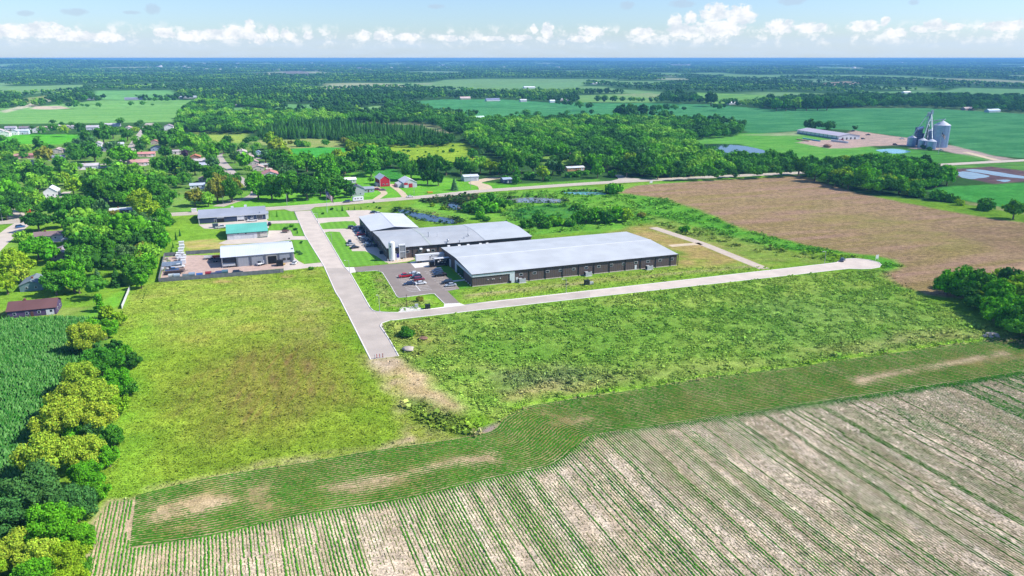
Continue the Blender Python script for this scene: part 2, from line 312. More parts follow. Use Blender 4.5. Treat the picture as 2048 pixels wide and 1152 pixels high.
PAINT = [
 # (poly, colA, colB, w, noise, speck, strength)
 ([(-900, 480), (-900, 1300), (3200, 1300), (3200, 480), (2048, 420), (1400, 356), (1000, 380), (534, 418), (340, 430), (0, 448)], C('86ae36'), C('6f9e30'), 4, (14, 14), .8, 1),
 (MEADOW, C('94ae38'), C('809e30'), 4, (9, 9), 1, 1),
 ([(250, 590), (318, 564), (560, 548), (640, 534), (690, 620), (560, 640), (400, 690), (260, 690)], C('9fc042'), C('b9bd60'), 10, (16, 10), 1, .8),
 ([(330, 690), (420, 650), (560, 630), (700, 620), (700, 640), (560, 665), (400, 695)], C('b7ae55'), C('a5bb45'), 7, (10, 6), 1, .6),
 ([(400, 740), (500, 700), (640, 690), (700, 740), (690, 800), (560, 850), (430, 860), (380, 800)], C('8c6c4a'), C('9a9440'), 12, (1.1, 20), 1, .8),
 ([(560, 640), (660, 625), (690, 670), (600, 690)], C('c0ae70'), C('a4ae45'), 8, (8, 8), 1, .6),
 ([(560, 600), (650, 590), (660, 625), (590, 640)], C('bda774'), C('98ad40'), 7, (5, 5), 1, .55),
 ([(235, 1000), (200, 850), (235, 700), (290, 640), (280, 760), (265, 900), (290, 985)], C('7cb832'), C('93c83c'), 6, (8, 8), .9, .8),
 ([(640, 600), (690, 590), (741, 715), (800, 830), (780, 860), (740, 800), (700, 720)], C('7fae2c'), C('8fb030'), 8, (5, 8), 1, .7),
 ([(741, 716), (797, 710), (826, 722), (880, 768), (925, 795), (932, 818), (890, 826), (850, 808), (812, 800), (790, 770)], C('dcc49a'), C('c6b07c'), 5, (6, 6), .9, 1),
 ([(741, 719), (797, 711), (805, 735), (770, 745)], C('dcc9b2'), C('cdb79a'), 2.5, (5, 5), .5, .95),
 ([(770, 742), (800, 750), (800, 800), (830, 850), (860, 860), (905, 875), (830, 890), (700, 910), (500, 940), (318, 980), (300, 976), (500, 930), (690, 903), (805, 878), (800, 840), (785, 790)], C('cfb592'), C('a9b050'), 2.4, (4, 4), .9, .85),
 ([(800, 800), (850, 812), (900, 830), (960, 850), (985, 868), (940, 872), (880, 862), (830, 840)], C('6f8a3c'), C('586f35'), 4, (4, 4), 1, .85),
 ([(870, 740), (920, 770), (960, 800), (1000, 840), (990, 860), (950, 835), (915, 800), (880, 775)], C('7ac02c'), C('8dcc33'), 4, (6, 6), 1, .9),
 ([(962, 862), (985, 848), (1000, 842), (1000, 850), (990, 862), (968, 868)], C('b5a09a'), C('a08c84'), 1, (4, 4), .4, 1),
 (WEED, C('82ac40'), C('a6bf56'), 3, (13, 9), 1.2, 1),
 ([(900, 650), (1150, 620), (1500, 600), (1750, 590), (1850, 620), (1700, 670), (1400, 720), (1200, 740), (1050, 730), (950, 700)], C('6c9e38'), C('86b046'), 14, (16, 10), 1.1, .85),
 ([(1500, 600), (1750, 590), (1900, 640), (1750, 690), (1500, 690)], C('84ae50'), C('96b65a'), 14, (10, 10), 1.2, .7),
 ([(770, 648), (860, 640), (900, 660), (900, 700), (840, 720), (800, 700)], C('a39a58'), C('8a9a44'), 7, (6, 6), 1.1, .8),
 ([(1000, 780), (1100, 760), (1210, 768), (1205, 778), (1100, 790), (1010, 800)], C('d0b982'), C('a8ab5c'), 3.5, (9, 5), 1, .9),
 ([(960, 740), (1150, 735), (1330, 740), (1500, 730), (1700, 700), (1950, 660), (1990, 672), (1700, 713), (1400, 750), (1200, 772), (1000, 770)], C('a9ae66'), C('87a04f'), 8, (10, 6), 1.2, .75),
 ([(1020, 745), (1150, 740), (1200, 755), (1100, 775), (1010, 778)], C('7c9065'), C('8fa468'), 6, (5, 4), 1.3, .7),
 ([(1620, 700), (1900, 658), (1960, 668), (1700, 708)], C('c3b880'), C('a3b055'), 5, (10, 6), 1, .6),
 ([(1040, 824), (1225, 789), (1536, 743), (1786, 709), (1960, 684), (1960, 678), (1786, 702), (1536, 736), (1225, 780), (1030, 812)], C('8fc830'), C('a2d23a'), 1.8, (9, 9), 1, .95),
 ([(2000, 640), (2200, 660), (2300, 700), (2048, 690)], C('a08e70'), C('7c9040'), 8, (8, 8), 1, .8),
 # soil below the crops
 ([(120, 1300), (185, 1045), (218, 1003), (272, 999), (420, 956), (600, 928), (765, 900), (905, 881), (985, 864), (1016, 836), (1062, 813), (1225, 788), (1375, 763), (1536, 742), (1786, 708), (2011, 678), (2400, 630), (2900, 1300)], C('d8c2a4'), C('c2aa8c'), 1.2, (5, 24), .7, 1),
 ([(1150, 900), (1300, 855), (1536, 818), (1786, 783), (2048, 743), (2500, 700), (2900, 1300), (300, 1300), (420, 1071), (600, 1030), (800, 999)], C('e8d8c0'), C('d2bea2'), 6, (2.3, 60), 1.1, .9),
 ([(262, 1094), (420, 1070), (600, 1029), (800, 998), (981, 956), (1100, 930), (1150, 893), (1185, 868), (1300, 853), (1420, 835), (1560, 814), (1800, 780), (2048, 742), (2240, 712), (2200, 652), (2011, 678), (1786, 708), (1536, 742), (1375, 763), (1225, 788), (1062, 813), (1014, 837), (985, 863), (905, 881), (765, 900), (600, 928), (420, 957), (272, 992)], C('a89a6c'), C('948c50'), 1.2, (5, 14), .7, 1),
 ([(300, 1010), (420, 985), (470, 1000), (400, 1030), (300, 1045)], C('dcc4a0'), C('c8b088'), 2, (5, 5), .7, .9),
 ([(640, 975), (760, 950), (905, 915), (990, 905), (985, 925), (880, 935), (720, 985)], C('dcc4a0'), C('c8b088'), 2, (5, 5), .7, .9),
 ([(1700, 755), (1900, 720), (2010, 700), (2015, 706), (1860, 738), (1720, 770)], C('dcc4a0'), C('c8b088'), 2, (5, 5), .7, .9),
 # left corn ground
 ([(-500, 660), (0, 636), (120, 632), (200, 640), (210, 700), (150, 850), (60, 960), (-200, 1100), (-600, 1100)], C('4c7c30'), C('5c8a3c'), 2, (6, 6), .8, 1),
 ([(-300, 628), (0, 622), (195, 612), (215, 630), (120, 633), (0, 638), (-300, 650)], C('93a552'), C('7fa040'), 2, (9, 9), .7, 1),
 # campus grass
 ([(150, 640), (235, 585), (262, 575), (250, 610), (200, 632)], C('5fae2e'), C('76bb3a'), 3, (6, 6), .6, .8),
 ([(318, 560), (335, 500), (345, 455), (395, 440), (450, 470), (440, 520), (330, 512)], C('8bb83c'), C('7fae38'), 4, (8, 8), .7, .9),
 (Z4([(320, 640), (640, 600), (800, 618), (1200, 600), (740, 700), (735, 745), (360, 755)]), C('cdb47c'), C('b8ad60'), 3, (14, 4), .7, .9),
 (Z4([(640, 1040), (700, 1020), (830, 1025), (830, 1045), (680, 1060)]), C('c59c70'), C('a0a850'), 1.5, (4, 4), .6, .9),
 (Z4([(1330, 975), (1400, 958), (1480, 975), (1450, 1000), (1340, 1000)]), C('c99a78'), C('a0a850'), 1.2, (4, 4), .6, .9),
 ([(712, 545), (760, 543), (785, 580), (797, 597), (860, 590), (887, 608), (884, 614), (797, 624), (740, 612)], C('93c238'), C('82b534'), 3, (6, 6), .8, 1),
 ([(745, 548), (765, 550), (785, 590), (800, 602), (860, 600), (870, 606), (800, 615), (770, 612), (757, 590)], C('b8ab78'), C('8ea84a'), 2.5, (4, 4), 1, .8),
 ([(920, 582), (975, 575), (1354, 535), (1470, 520), (1600, 533), (1180, 580), (931, 608)], C('a9b855'), C('90b43e'), 3, (12, 3), .9, 1),
 ([(930, 590), (1180, 560), (1400, 540), (1500, 528), (1500, 534), (1180, 566), (930, 596)], C('c0b088'), C('a8b060'), 2, (14, 3), .9, .8),
 ([(925, 600), (1180, 571), (1600, 526), (1640, 530), (1180, 580), (931, 608)], C('94bf3a'), C('86b438'), 1.5, (8, 8), .7, .9),
 ([(1190, 478), (1240, 455), (1300, 448), (1360, 470), (1450, 492), (1500, 520), (1420, 535), (1356, 534), (1356, 505), (1250, 462)], C('bba866'), C('98a548'), 4, (7, 7), 1, 1),
 ([(1240, 462), (1310, 462), (1400, 490), (1500, 520), (1430, 528), (1360, 500)], C('d3ae7c'), C('b8a560'), 5, (7, 7), .8, .8),
 ([(1180, 380), (1260, 388), (1330, 398), (1400, 422), (1480, 457), (1600, 489), (1690, 506), (1750, 513), (1790, 521), (1806, 533), (1770, 547), (1765, 530), (1715, 510), (1640, 505), (1520, 495), (1430, 470), (1300, 447), (1240, 430), (1200, 400)], C('5fa534'), C('76b53c'), 3, (12, 5), 1.2, 1),
 ([(1300, 430), (1420, 460), (1560, 500), (1640, 512), (1640, 526), (1520, 525), (1420, 492), (1310, 462)], C('8fa84a'), C('a0aa58'), 4, (8, 5), 1.1, .8),
 # pond meadow
 ([(840, 395), (1000, 385), (1180, 372), (1260, 390), (1300, 430), (1240, 460), (1060, 470), (1000, 440), (900, 440), (800, 425)], C('6fb038'), C('86ba44'), 4, (9, 6), .9, 1),
 ([(1010, 425), (1060, 412), (1140, 410), (1170, 425), (1130, 440), (1050, 445)], C('33803a'), C('459040'), 4, (8, 8), .6, .9),
 ([(830, 400), (900, 392), (950, 390), (960, 400), (900, 412), (860, 405)], C('4a7a3a'), C('64904a'), 2, (4, 4), 1.2, .9),
 (Z7([(760, 690), (1000, 700), (1200, 740), (1420, 790), (1440, 830), (1200, 790), (900, 740)]), C('93945c'), C('6f9040'), 1.5, (4, 4), 1.2, .7),
 (Z7([(0, 690), (700, 640), (760, 700), (640, 740), (500, 730), (270, 720), (100, 720)]), C('95b04a'), C('7fae3e'), 2, (12, 4), .6, .9),
 # shoulder, plowed field and beyond
 (PLOW, C('b6957a'), C('a4905e'), 2.5, (60, 7), 1.0, 1),
 ([(1330, 400), (1560, 375), (1800, 430), (2048, 500), (2400, 560), (2300, 600), (2048, 540), (1850, 490), (1600, 440), (1450, 420)], C('a89a5c'), C('b8967a'), 12, (50, 8), .9, .6),
 ([(1640, 420), (1800, 440), (1960, 480), (1900, 500), (1700, 470)], C('98994a'), C('ae9468'), 10, (30, 8), .8, .6),
 ([(1880, 460), (2048, 450), (2200, 480), (2100, 520), (1960, 490)], C('a3846e'), C('98805c'), 8, (30, 10), .8, .6),
 ([(1980, 535), (2060, 530), (2080, 560), (2010, 556)], C('dcb690'), C('c8a078'), 3, (9, 6), .5, .9),
 ([(1210, 372), (1400, 357), (1580, 347), (1590, 352), (1400, 362), (1270, 371), (1240, 384)], C('7fb83c'), C('8fb846'), 1.5, (9, 9), .8, 1),
 # lawns by the farmhouses
 ([(560, 412), (540, 385), (640, 372), (700, 345), (860, 350), (960, 365), (1040, 368), (1190, 362), (1040, 375), (838, 392), (640, 408)], C('6cb534'), C('7fc03e'), 3, (12, 6), .6, 1),
 ([(752, 334), (790, 338), (806, 352), (804, 361), (780, 362), (755, 356), (745, 348)], C('53a03e'), C('429238'), 1.5, (4, 8), 1.2, 1),
 (Z8([(1100, 440), (1225, 400), (1235, 425), (1000, 450), (0, 520), (0, 490), (400, 440), (1000, 395)]), C('7cb640'), C('6aa63a'), 2, (8, 8), .8, .9),
 ([(340, 425), (340, 392), (470, 380), (560, 385), (560, 412)], C('6fb434'), C('82bf40'), 3, (10, 6), .6, 1),
 ([(0, 480), (60, 450), (70, 470), (0, 510)], C('7fae3c'), C('93b850'), 2, (9, 6), .6, .8),
 # residential
 ([(-300, 447), (-300, 300), (0, 290), (330, 262), (520, 285), (560, 380), (340, 427)], C('6f9f3c'), C('8aa858'), 6, (14, 8), .8, .9),
 ([(-200, 272), (156, 268), (157, 280), (120, 289), (60, 288), (0, 287), (-200, 290)], C('58b02c'), C('6cc03a'), 4, (30, 9), .5, 1),
 ([(-200, 290), (0, 288), (65, 289), (50, 306), (0, 318), (-200, 330)], C('a0b850'), C('8ab840'), 4, (20, 9), .5, 1),
 ([(-300, 250), (0, 248), (200, 246), (350, 244), (372, 238), (378, 210), (405, 200), (200, 200), (60, 214), (-300, 230)], C('86b866'), C('74ab58'), 8, (60, 20), .5, 1),
 ([(186, 198), (191, 181), (344, 180.5), (353, 190), (351, 198), (260, 200)], C('7bb468'), C('6aa65c'), 8, (60, 20), .4, 1),
 ([(60, 218), (70, 212), (120, 211), (140, 217), (100, 219)], C('d8c8b0'), C('c8b8a0'), 4, (10, 5), .5, 1),
 ([(0, 222), (40, 212), (100, 196), (108, 199), (60, 214), (10, 226)], C('d8d0b8'), C('c8c0a8'), 4, (10, 5), .5, .9),
 ([(35, 208), (38, 197), (100, 190), (104, 195), (60, 206)], C('b5b278'), C('8fae60'), 6, (10, 5), .5, .9),
 ([(378, 266), (417, 263), (497, 266), (484, 286), (437, 284), (400, 280)], C('a3bc50'), C('90ae50'), 4, (16, 8), .6, 1),
 ([(505, 286), (521, 277), (683, 277), (682, 295), (573, 297)], C('a8b06a'), C('93aa58'), 4, (16, 6), .7, 1),
 ([(573, 298), (640, 294), (708, 296), (700, 304), (681, 312), (632, 315), (593, 311)], C('46a83c'), C('58b648'), 3, (14, 8), .5, 1),
 ([(462, 217), (503, 212), (470, 229)], C('78ac66'), C('6aa05a'), 4, (16, 8), .4, 1),
 ([(544, 212), (577, 208), (632, 209), (640, 215), (624, 219), (583, 221)], C('78ac66'), C('6aa05a'), 4, (16, 8), .4, 1),
 ([(689, 220), (764, 210), (781, 218), (760, 226), (720, 228)], C('8cb470'), C('7aa862'), 4, (16, 8), .4, 1),
 ([(726, 247), (740, 243), (846, 245), (900, 258), (905, 275), (880, 268), (840, 250)], C('bdb08a'), C('8aa860'), 4, (16, 8), .4, .9),
 ([(760, 291), (831, 284), (927, 287), (954, 297), (935, 313), (995, 319), (886, 326), (820, 322), (763, 302)], C('a3c238'), C('8db038'), 5, (9, 7), 1.2, 1),
 ([(1066, 316), (1110, 311), (1160, 318), (1150, 328), (1090, 330)], C('8fb84c'), C('86b050'), 3, (9, 7), .6, 1),
 ([(900, 240), (940, 234), (1000, 236), (1040, 238), (930, 246)], C('8cc060'), C('98b860'), 3, (9, 7), .5, .9),
 (BIGTEAL, TEAL, TEAL2, 4, (40, 14), .6, 1),
 ([(1040, 234), (1120, 231), (1250, 228), (1200, 236), (1060, 240)], C('5fae58'), C('50a050'), 4, (40, 14), .5, .9),
 ([(1369, 184), (1483, 188), (1548, 191), (1577, 196), (1560, 204), (1519, 206), (1431, 207), (1400, 200)], C('86b85a'), C('74ac54'), 6, (50, 20), .4, 1),
 ([(1153, 191), (1220, 188), (1330, 190), (1312, 204), (1300, 205), (1157, 204)], C('8cb468'), C('78aa5a'), 6, (50, 20), .4, 1),
 ([(1220, 189), (1300, 186), (1330, 190), (1316, 196)], C('b8b888'), C('8cae70'), 5, (20, 10), .4, .8),
 ([(1687, 180), (1756, 183), (1892, 181), (1921, 175), (2048, 178), (2300, 182), (2300, 196), (2048, 191), (1899, 192), (1756, 196)], C('7fae6c'), C('74a868'), 8, (60, 20), .4, 1),
 ([(1605, 169), (1694, 162), (1723, 165.5), (1687, 171)], C('b8a088'), C('a89880'), 8, (60, 20), .4, 1),
 ([(1560, 159), (1650, 158), (1664, 163), (1600, 166)], C('84a878'), C('7aa070'), 8, (60, 20), .4, 1),
 ([(1980, 150), (2048, 152), (2200, 155), (2200, 160), (2048, 158)], C('84a878'), C('7aa070'), 10, (60, 20), .4, 1),
 ([(960, 172), (1050, 166), (1180, 164), (1160, 173), (1060, 177)], C('84b070'), C('7aa868'), 10, (60, 20), .4, 1),
 ([(800, 143), (860, 141), (925, 143), (920, 148), (860, 149)], C('8cac78'), C('7ca070'), 12, (60, 20), .4, 1),
 ([(830, 166), (868, 165), (862, 170), (836, 170)], C('a0b080'), C('7ca070'), 8, (60, 20), .4, 1),
 ([(884, 185), (918, 182), (915, 190), (890, 190)], C('98b47c'), C('7ca070'), 8, (60, 20), .4, 1),
 ([(560, 143), (600, 141), (640, 148), (630, 151), (580, 150)], C('98908c'), C('807c78'), 10, (60, 20), .4, 1),
 ([(1120, 142), (1160, 142), (1180, 145), (1130, 146)], C('b0b0a0'), C('88a088'), 12, (60, 20), .4, 1),
 ([(1340, 128), (1382, 128), (1385, 131), (1340, 131)], C('c8b8a8'), C('b0a898'), 12, (60, 20), .4, 1),
 ([(0, 166), (40, 163), (60, 166), (0, 171)], C('88ac74'), C('7aa068'), 8, (60, 20), .4, .9),
 # grain yard side
 ([(1400, 272), (1500, 266), (1590, 268), (1660, 262), (1760, 300), (1830, 316), (1870, 328), (1720, 338), (1600, 340), (1520, 318), (1540, 306), (1480, 288), (1390, 287)], C('7cbc50'), C('66ae44'), 5, (30, 8), .5, 1),
 ([(1560, 265), (1600, 262), (1604, 272), (1560, 272), (1480, 270)], C('c8c4a0'), C('98b878'), 4, (20, 5), .4, .9),
 ([(1594, 285), (1610, 281), (1680, 279), (1704, 260), (1778, 271), (1820, 276), (1840, 280), (1838, 293), (1800, 291), (1741, 292), (1700, 296), (1658, 297)], C('dcbcaa'), C('c8b0a0'), 3, (14, 5), .5, 1),
 ([(1830, 292), (1900, 290), (1950, 302), (1990, 312), (2030, 318), (1980, 322), (1935, 312), (1880, 300), (1820, 297)], C('d2b8ac'), C('c0aca0'), 3, (14, 5), .5, 1),
 ([(1720, 299), (1790, 296), (1840, 300), (1980, 314), (1985, 320), (1870, 329), (1800, 318), (1740, 308)], C('6cb448'), C('5cab48'), 4, (20, 6), .5, .9),
 ([(1870, 332), (2048, 323), (2200, 315), (2200, 345), (2048, 342), (1982, 334), (1904, 338)], C('84b84c'), C('66ac54'), 3, (20, 6), .5, .9),
 ([(1904, 338), (1982, 333), (2048, 341), (2200, 350), (2200, 366), (2048, 363), (1990, 368.6), (1950, 360), (1917, 354)], C('6f5a5e'), C('88706c'), 2, (14, 5), .6, 1),
 ([(1856, 382), (1888, 373), (2048, 366), (2300, 360), (2300, 420), (2048, 415), (1995, 413), (1928, 400)], C('5cae4c'), C('4ca044'), 3, (16, 8), .7, 1),
 ([(1905, 398), (2000, 414), (2060, 424), (2060, 430), (1990, 419), (1900, 402)], C('c0b088'), C('98a858'), 1.2, (8, 5), .5, .9),
]
PAINT = [(np.array([P(*q) for q in p[0]]),) + tuple(p[1:]) for p in PAINT]
FIELDPOLYS = []
def colorize(X, Y):
    X = np.asarray(X, float); Y = np.asarray(Y, float); n1 = fbm(X / 40, Y / 40, 3)[:, None]
    col = np.array(C('355a30')) * (1 - n1) + np.array(C('4f7838')) * n1
    D = np.hypot(X, Y)
    # far country: pale field patches among the woods
    k = D > 1500
    if k.any():
        f = farfield(X[k], Y[k]); fc = np.where((vn(X[k] / 700, Y[k] / 700, 91) > .6)[:, None], np.array(C('a8b088')), np.array(C('7fa868')))
        col[k] = col[k] * (1 - f[:, None]) + fc * f[:, None]
    al = np.full(len(X), .7)
    wx = (fbm(X / 9, Y / 9, 5) - .5); wy = (fbm(X / 9, Y / 9, 8) - .5)
    for i, (poly, ca, cb, w, ns, sp, st) in enumerate(PAINT):
        lo = poly.min(0) - 2 * w; hi = poly.max(0) + 2 * w
        k = (X > lo[0]) & (X < hi[0]) & (Y > lo[1]) & (Y < hi[1])
        if not k.any(): continue
        x, y = X[k], Y[k]; m = soft(x + wx[k] * w * 1.6, y + wy[k] * w * 1.6, poly, w) * st
        if st < 1: m = m * np.clip(.55 + 1.1 * (fbm(x / (ns[0] * .7), y / (ns[1] * .7), 40 + i) - .25), 0, 1.15)
        m = np.clip(m, 0, 1)[:, None]
        u = (x * AB[0] + y * AB[1]); v = (x * AA[0] + y * AA[1])
        nn = np.clip((fbm(u / ns[0], v / ns[1], 60 + i) - .5) * 2.4 + .5, 0, 1)[:, None]
        c = np.array(ca) * (1 - nn) + np.array(cb) * nn
        c = c * (1 + .16 * (fbm(x / 2.5, y / 2.5, 80 + i)[:, None] - .5) * 2)
        col[k] = col[k] * (1 - m) + c * m; al[k] = al[k] * (1 - m[:, 0]) + sp * m[:, 0]
    return np.c_[col, np.clip(al, 0, 1.4)]
def farfield(X, Y):
    D = np.hypot(X, Y)
    f = fbm(X / 520 + 9, Y / 900, 21, 3)
    r = np.clip((f - .60) * 22, 0, 1); return r * (D > 1700)
def hill(X, Y):
    D = np.hypot(X, Y); A_ = np.arctan2(X, Y); k = np.clip((D - 4500) / 9000, 0, 1)
    z = (fbm(X / 3800, Y / 3800, 33, 4) - .45) * 85 * k
    z += 42 * np.exp(-((A_ + .60) / .22) ** 2) * np.clip((D - 7000) / 4000, 0, 1) * np.exp(-((D - 12500) / 5000) ** 2)
    z += 26 * np.exp(-((A_ - .45) / .3) ** 2) * np.clip((D - 12000) / 7000, 0, 1)
    return np.clip(z * 1.25, -30, 84)

def grid(x0, x1, y0, y1, s, z, name, m, skip=None, split=()):
    xs = np.arange(x0, x1 + s, s); ys = np.arange(y0, y1 + s, s); X, Y = np.meshgrid(xs, ys); n, mm = X.shape
    V = np.c_[X.ravel(), Y.ravel(), np.full(X.size, z)]; i = np.arange(X.size).reshape(n, mm)
    F = np.stack([i[:-1, :-1], i[:-1, 1:], i[1:, 1:], i[1:, :-1]], -1).reshape(-1, 4)
    fx = V[F[:, 0], 0] + s / 2; fy = V[F[:, 0], 1] + s / 2
    # only what a camera near the photo's could see
    keep = (np.abs(fx) < fy * .80 + 60)
    if skip is not None: keep &= ~((fx > skip[0]) & (fx < skip[1]) & (fy > skip[2]) & (fy < skip[3]))
    col = colorize(V[:, 0], V[:, 1]); lab = np.zeros(len(F), int)
    for k, (nm, poly) in enumerate(split): lab[inside(fx, fy, poly)] = k + 1
    names = [name] + [q[0] for q in split]
    for k, nm in enumerate(names):
        f = F[keep & (lab == k)]
        if not len(f): continue
        u, inv = np.unique(f, return_inverse=True)
        nobj(nm, V[u], inv.reshape(f.shape), m, col[u], kind='structure')
pl = lambda q: np.array([P(*p) for p in q])
SPL = [('meadow', pl(MEADOW)), ('meadow', pl(WEED)), ('plowed_field', pl(PLOW))]
NB = (-285, 345, 92, 425)
grid(*NB, .9, 0, 'ground', M_GROUND, split=SPL)
grid(-1250, 1350, 92, 1600, 3.4, -.06, 'ground', M_GROUND, skip=(NB[0] + 2, NB[1] - 3, NB[2], NB[3] - 3), split=[('plowed_field', pl(PLOW)), ('crop_field', pl(BIGTEAL)), ('crop_field', pl([(-300, 250), (350, 244), (378, 210), (405, 200), (200, 200), (60, 214), (-300, 230)]))])
# far country on rings
an = np.concatenate([np.radians(np.arange(-44, 44.01, .12)), np.radians(np.arange(48, 316, 6))]); rr = [1500.0]
while rr[-1] < 36000: rr.append(rr[-1] * 1.011 + 2)
rr = np.array(rr); Am, Rm = np.meshgrid(an, rr); X = (Rm * np.sin(Am)).ravel(); Y = (Rm * np.cos(Am)).ravel()
n_, m_ = Am.shape; i = np.arange(n_ * m_).reshape(n_, m_); j = np.roll(i, -1, 1)
F = np.stack([i[:-1], j[:-1], j[1:], i[1:]], -1).reshape(-1, 4)
nobj('hills', np.c_[X, Y, hill(X, Y) - .5], F, M_FARGROUND, colorize(X, Y), smooth=True, kind='structure')
# ground round and behind the camera
sheetv = [(r_ * math.sin(t_), r_ * math.cos(t_), -1.2) for r_ in (1520,) for t_ in np.linspace(0, 2 * math.pi, 48, endpoint=False)]
nobj('ground', np.array(sheetv), np.array([[k for k in range(48)]])[:, ::-1], M_FARGROUND, np.tile(C('86ae36'), (48, 1)), kind='structure')

# ------------------------------------------------------------------ roads, lots, lawns, water
CONC = mat('concrete', C('dccec0'), .85, var=.10, scale=.16)
CONCW = mat('pale_concrete', C('eee9e2'), .8, var=.06, scale=.4)
ASPH = mat('asphalt', C('c8bcb0'), .85, var=.12, scale=.12)
ASPHN = mat('newer_asphalt', C('978c84'), .85, var=.1, scale=.15)
HWY = mat('highway_asphalt', C('cfc4b6'), .85, var=.08, scale=.1)
CURB = mat('curb_concrete', C('f2eeea'), .8, var=.05, scale=2)
PAINTW = mat('road_paint', C('f4f2ee'), .6, var=.05)
GRAV = mat('yard_gravel', C('cdb2a4'), .95, var=.16, scale=.4)
LAWN = mat('lawn_grass', C('78b43a'), .95, var=.16, scale=.5, stripes=(0, 3.6, .14), spec=.1)
DGRAV = mat('driveway_gravel', C('dcc8a8'), .95, var=.12, scale=.3)
MAINL = [(589, 423), (610.5, 472), (647.7, 531.9), (671, 584.6), (680, 598), (741, 719)]
MAINR = [(797, 712), (777.7, 677.7), (764, 658), (760.6, 653), (761.5, 649), (764, 646), (777.7, 641.5), (826.5, 635.5), (973, 618.5), (1180, 594.8), (1380, 572.8), (1600, 548.3), (1672, 540), (1698, 537.3), (1722.5, 538.2), (1742, 537.5), (1758.6, 534.5), (1762.5, 530), (1757.5, 525), (1740, 520.3), (1714, 517), (1694, 517.6), (1680, 520.5), (1674, 524.8), (1659, 527), (1600, 533.6), (1380, 558.7), (1180, 581.2), (980, 603.6), (931, 609.5)]
MAINT = [(887.5, 614.7), (845, 620), (797, 625), (777.7, 625), (753, 623.5), (745, 620.5), (739.6, 614.6), (700.5, 546), (688.8, 533.6), (648.8, 466), (632, 438), (622, 421)]
sheet('road', pl(MAINL + MAINR + MAINT), .02, CONC)
# darker slabs where the road was resurfaced
sheet('road', pl([(650, 536), (690.5, 536), (738, 613), (745, 620), (764, 646), (777, 678), (796, 711), (741.5, 717.5), (681, 597), (671.8, 584.4)]), .026, ASPH)
sheet('road', pl([(764, 646.5), (748, 622), (797, 626), (980, 605), (1180, 582.6), (1180, 593.5), (973, 617.3), (826, 634.3), (777, 640.5)]), .03, ASPH)
def strip(name, pts, w, z0, z1, m, step=None, **k):
    pts = np.array(pts); V = []; F = []
    for i in range(len(pts)):
        t = pts[min(i + 1, len(pts) - 1)] - pts[max(i - 1, 0)]; t = t / np.linalg.norm(t); n = np.array([-t[1], t[0]]) * w / 2
        a, b = pts[i] - n, pts[i] + n; V += [(*a, z0), (*a, z1), (*b, z1), (*b, z0)]
        if i: q = 4 * i - 4; F += [(q + j, q + 4 + j, q + 4 + (j + 1) % 4, q + (j + 1) % 4) for j in range(4)]
    F += [(0, 1, 2, 3), (len(V) - 1, len(V) - 2, len(V) - 3, len(V) - 4)]
    return nobj(name, np.array(V), np.array(F), m, kind='structure', **k)
for q in (MAINL, MAINR, MAINT[:7], MAINT[6:]): strip('curb', pl(q), .42, -.05, .14, CURB)
HW = pl([(-200, 460), (50, 442), (338, 429), (533, 417.5), (640, 410), (838, 394.5), (950, 383), (1040, 376.5), (1195, 366), (1400, 355), (1580, 346.5), (1720, 340), (1865, 330.5), (2048, 320.5), (2300, 308)])
def smooth_line(p, n=10):
    p = np.asarray(p, float); o = []
    for i in range(len(p) - 1):
        a = p[max(i - 1, 0)]; b = p[i]; c = p[i + 1]; d = p[min(i + 2, len(p) - 1)]
        for t in np.linspace(0, 1, n, endpoint=False): o.append(.5 * (2 * b + (c - a) * t + (2 * a - 5 * b + 4 * c - d) * t * t + (3 * b - a - 3 * c + d) * t ** 3))
    o.append(p[-1]); return np.array(o)
HWs = smooth_line(HW)
def ribbon(name, line, w, z, m, **k):
    V = []; F = []
    for i in range(len(line)):
        t = line[min(i + 1, len(line) - 1)] - line[max(i - 1, 0)]; t = t / np.linalg.norm(t); n = np.array([-t[1], t[0]]) * w / 2
        V += [(*(line[i] - n), z), (*(line[i] + n), z)]
        if i: F.append((2 * i - 2, 2 * i, 2 * i + 1, 2 * i - 1))
    return nobj(name, np.array(V), np.array(F), m, kind=k.pop('kind', 'structure'), **k)
ribbon('road', HWs, 12.5, .01, mat('shoulder_gravel', C('d6c8b4'), .95, var=.1, scale=.3))
ribbon('road', HWs, 8.6, .05, HWY)
ribbon('road_marking', HWs, .16, .09, mat('yellow_paint', C('d8b850'), .7))
for s_ in (-1, 1):
    off = []
    for i in range(len(HWs)):
        t = HWs[min(i + 1, len(HWs) - 1)] - HWs[max(i - 1, 0)]; t = t / np.linalg.norm(t); off.append(HWs[i] + s_ * 3.9 * np.array([-t[1], t[0]]))
    ribbon('road_marking', np.array(off), .15, .09, PAINTW)
sheet('road', pl([(583, 423), (621, 420), (634, 411), (606, 412), (560, 416), (573, 420)]), .075, ASPH)
sheet('road', pl([(1185, 368), (1222, 362), (1237, 358), (1230, 350), (1242, 350), (1262, 356), (1290, 358), (1300, 361), (1240, 365)]), .075, HWY)
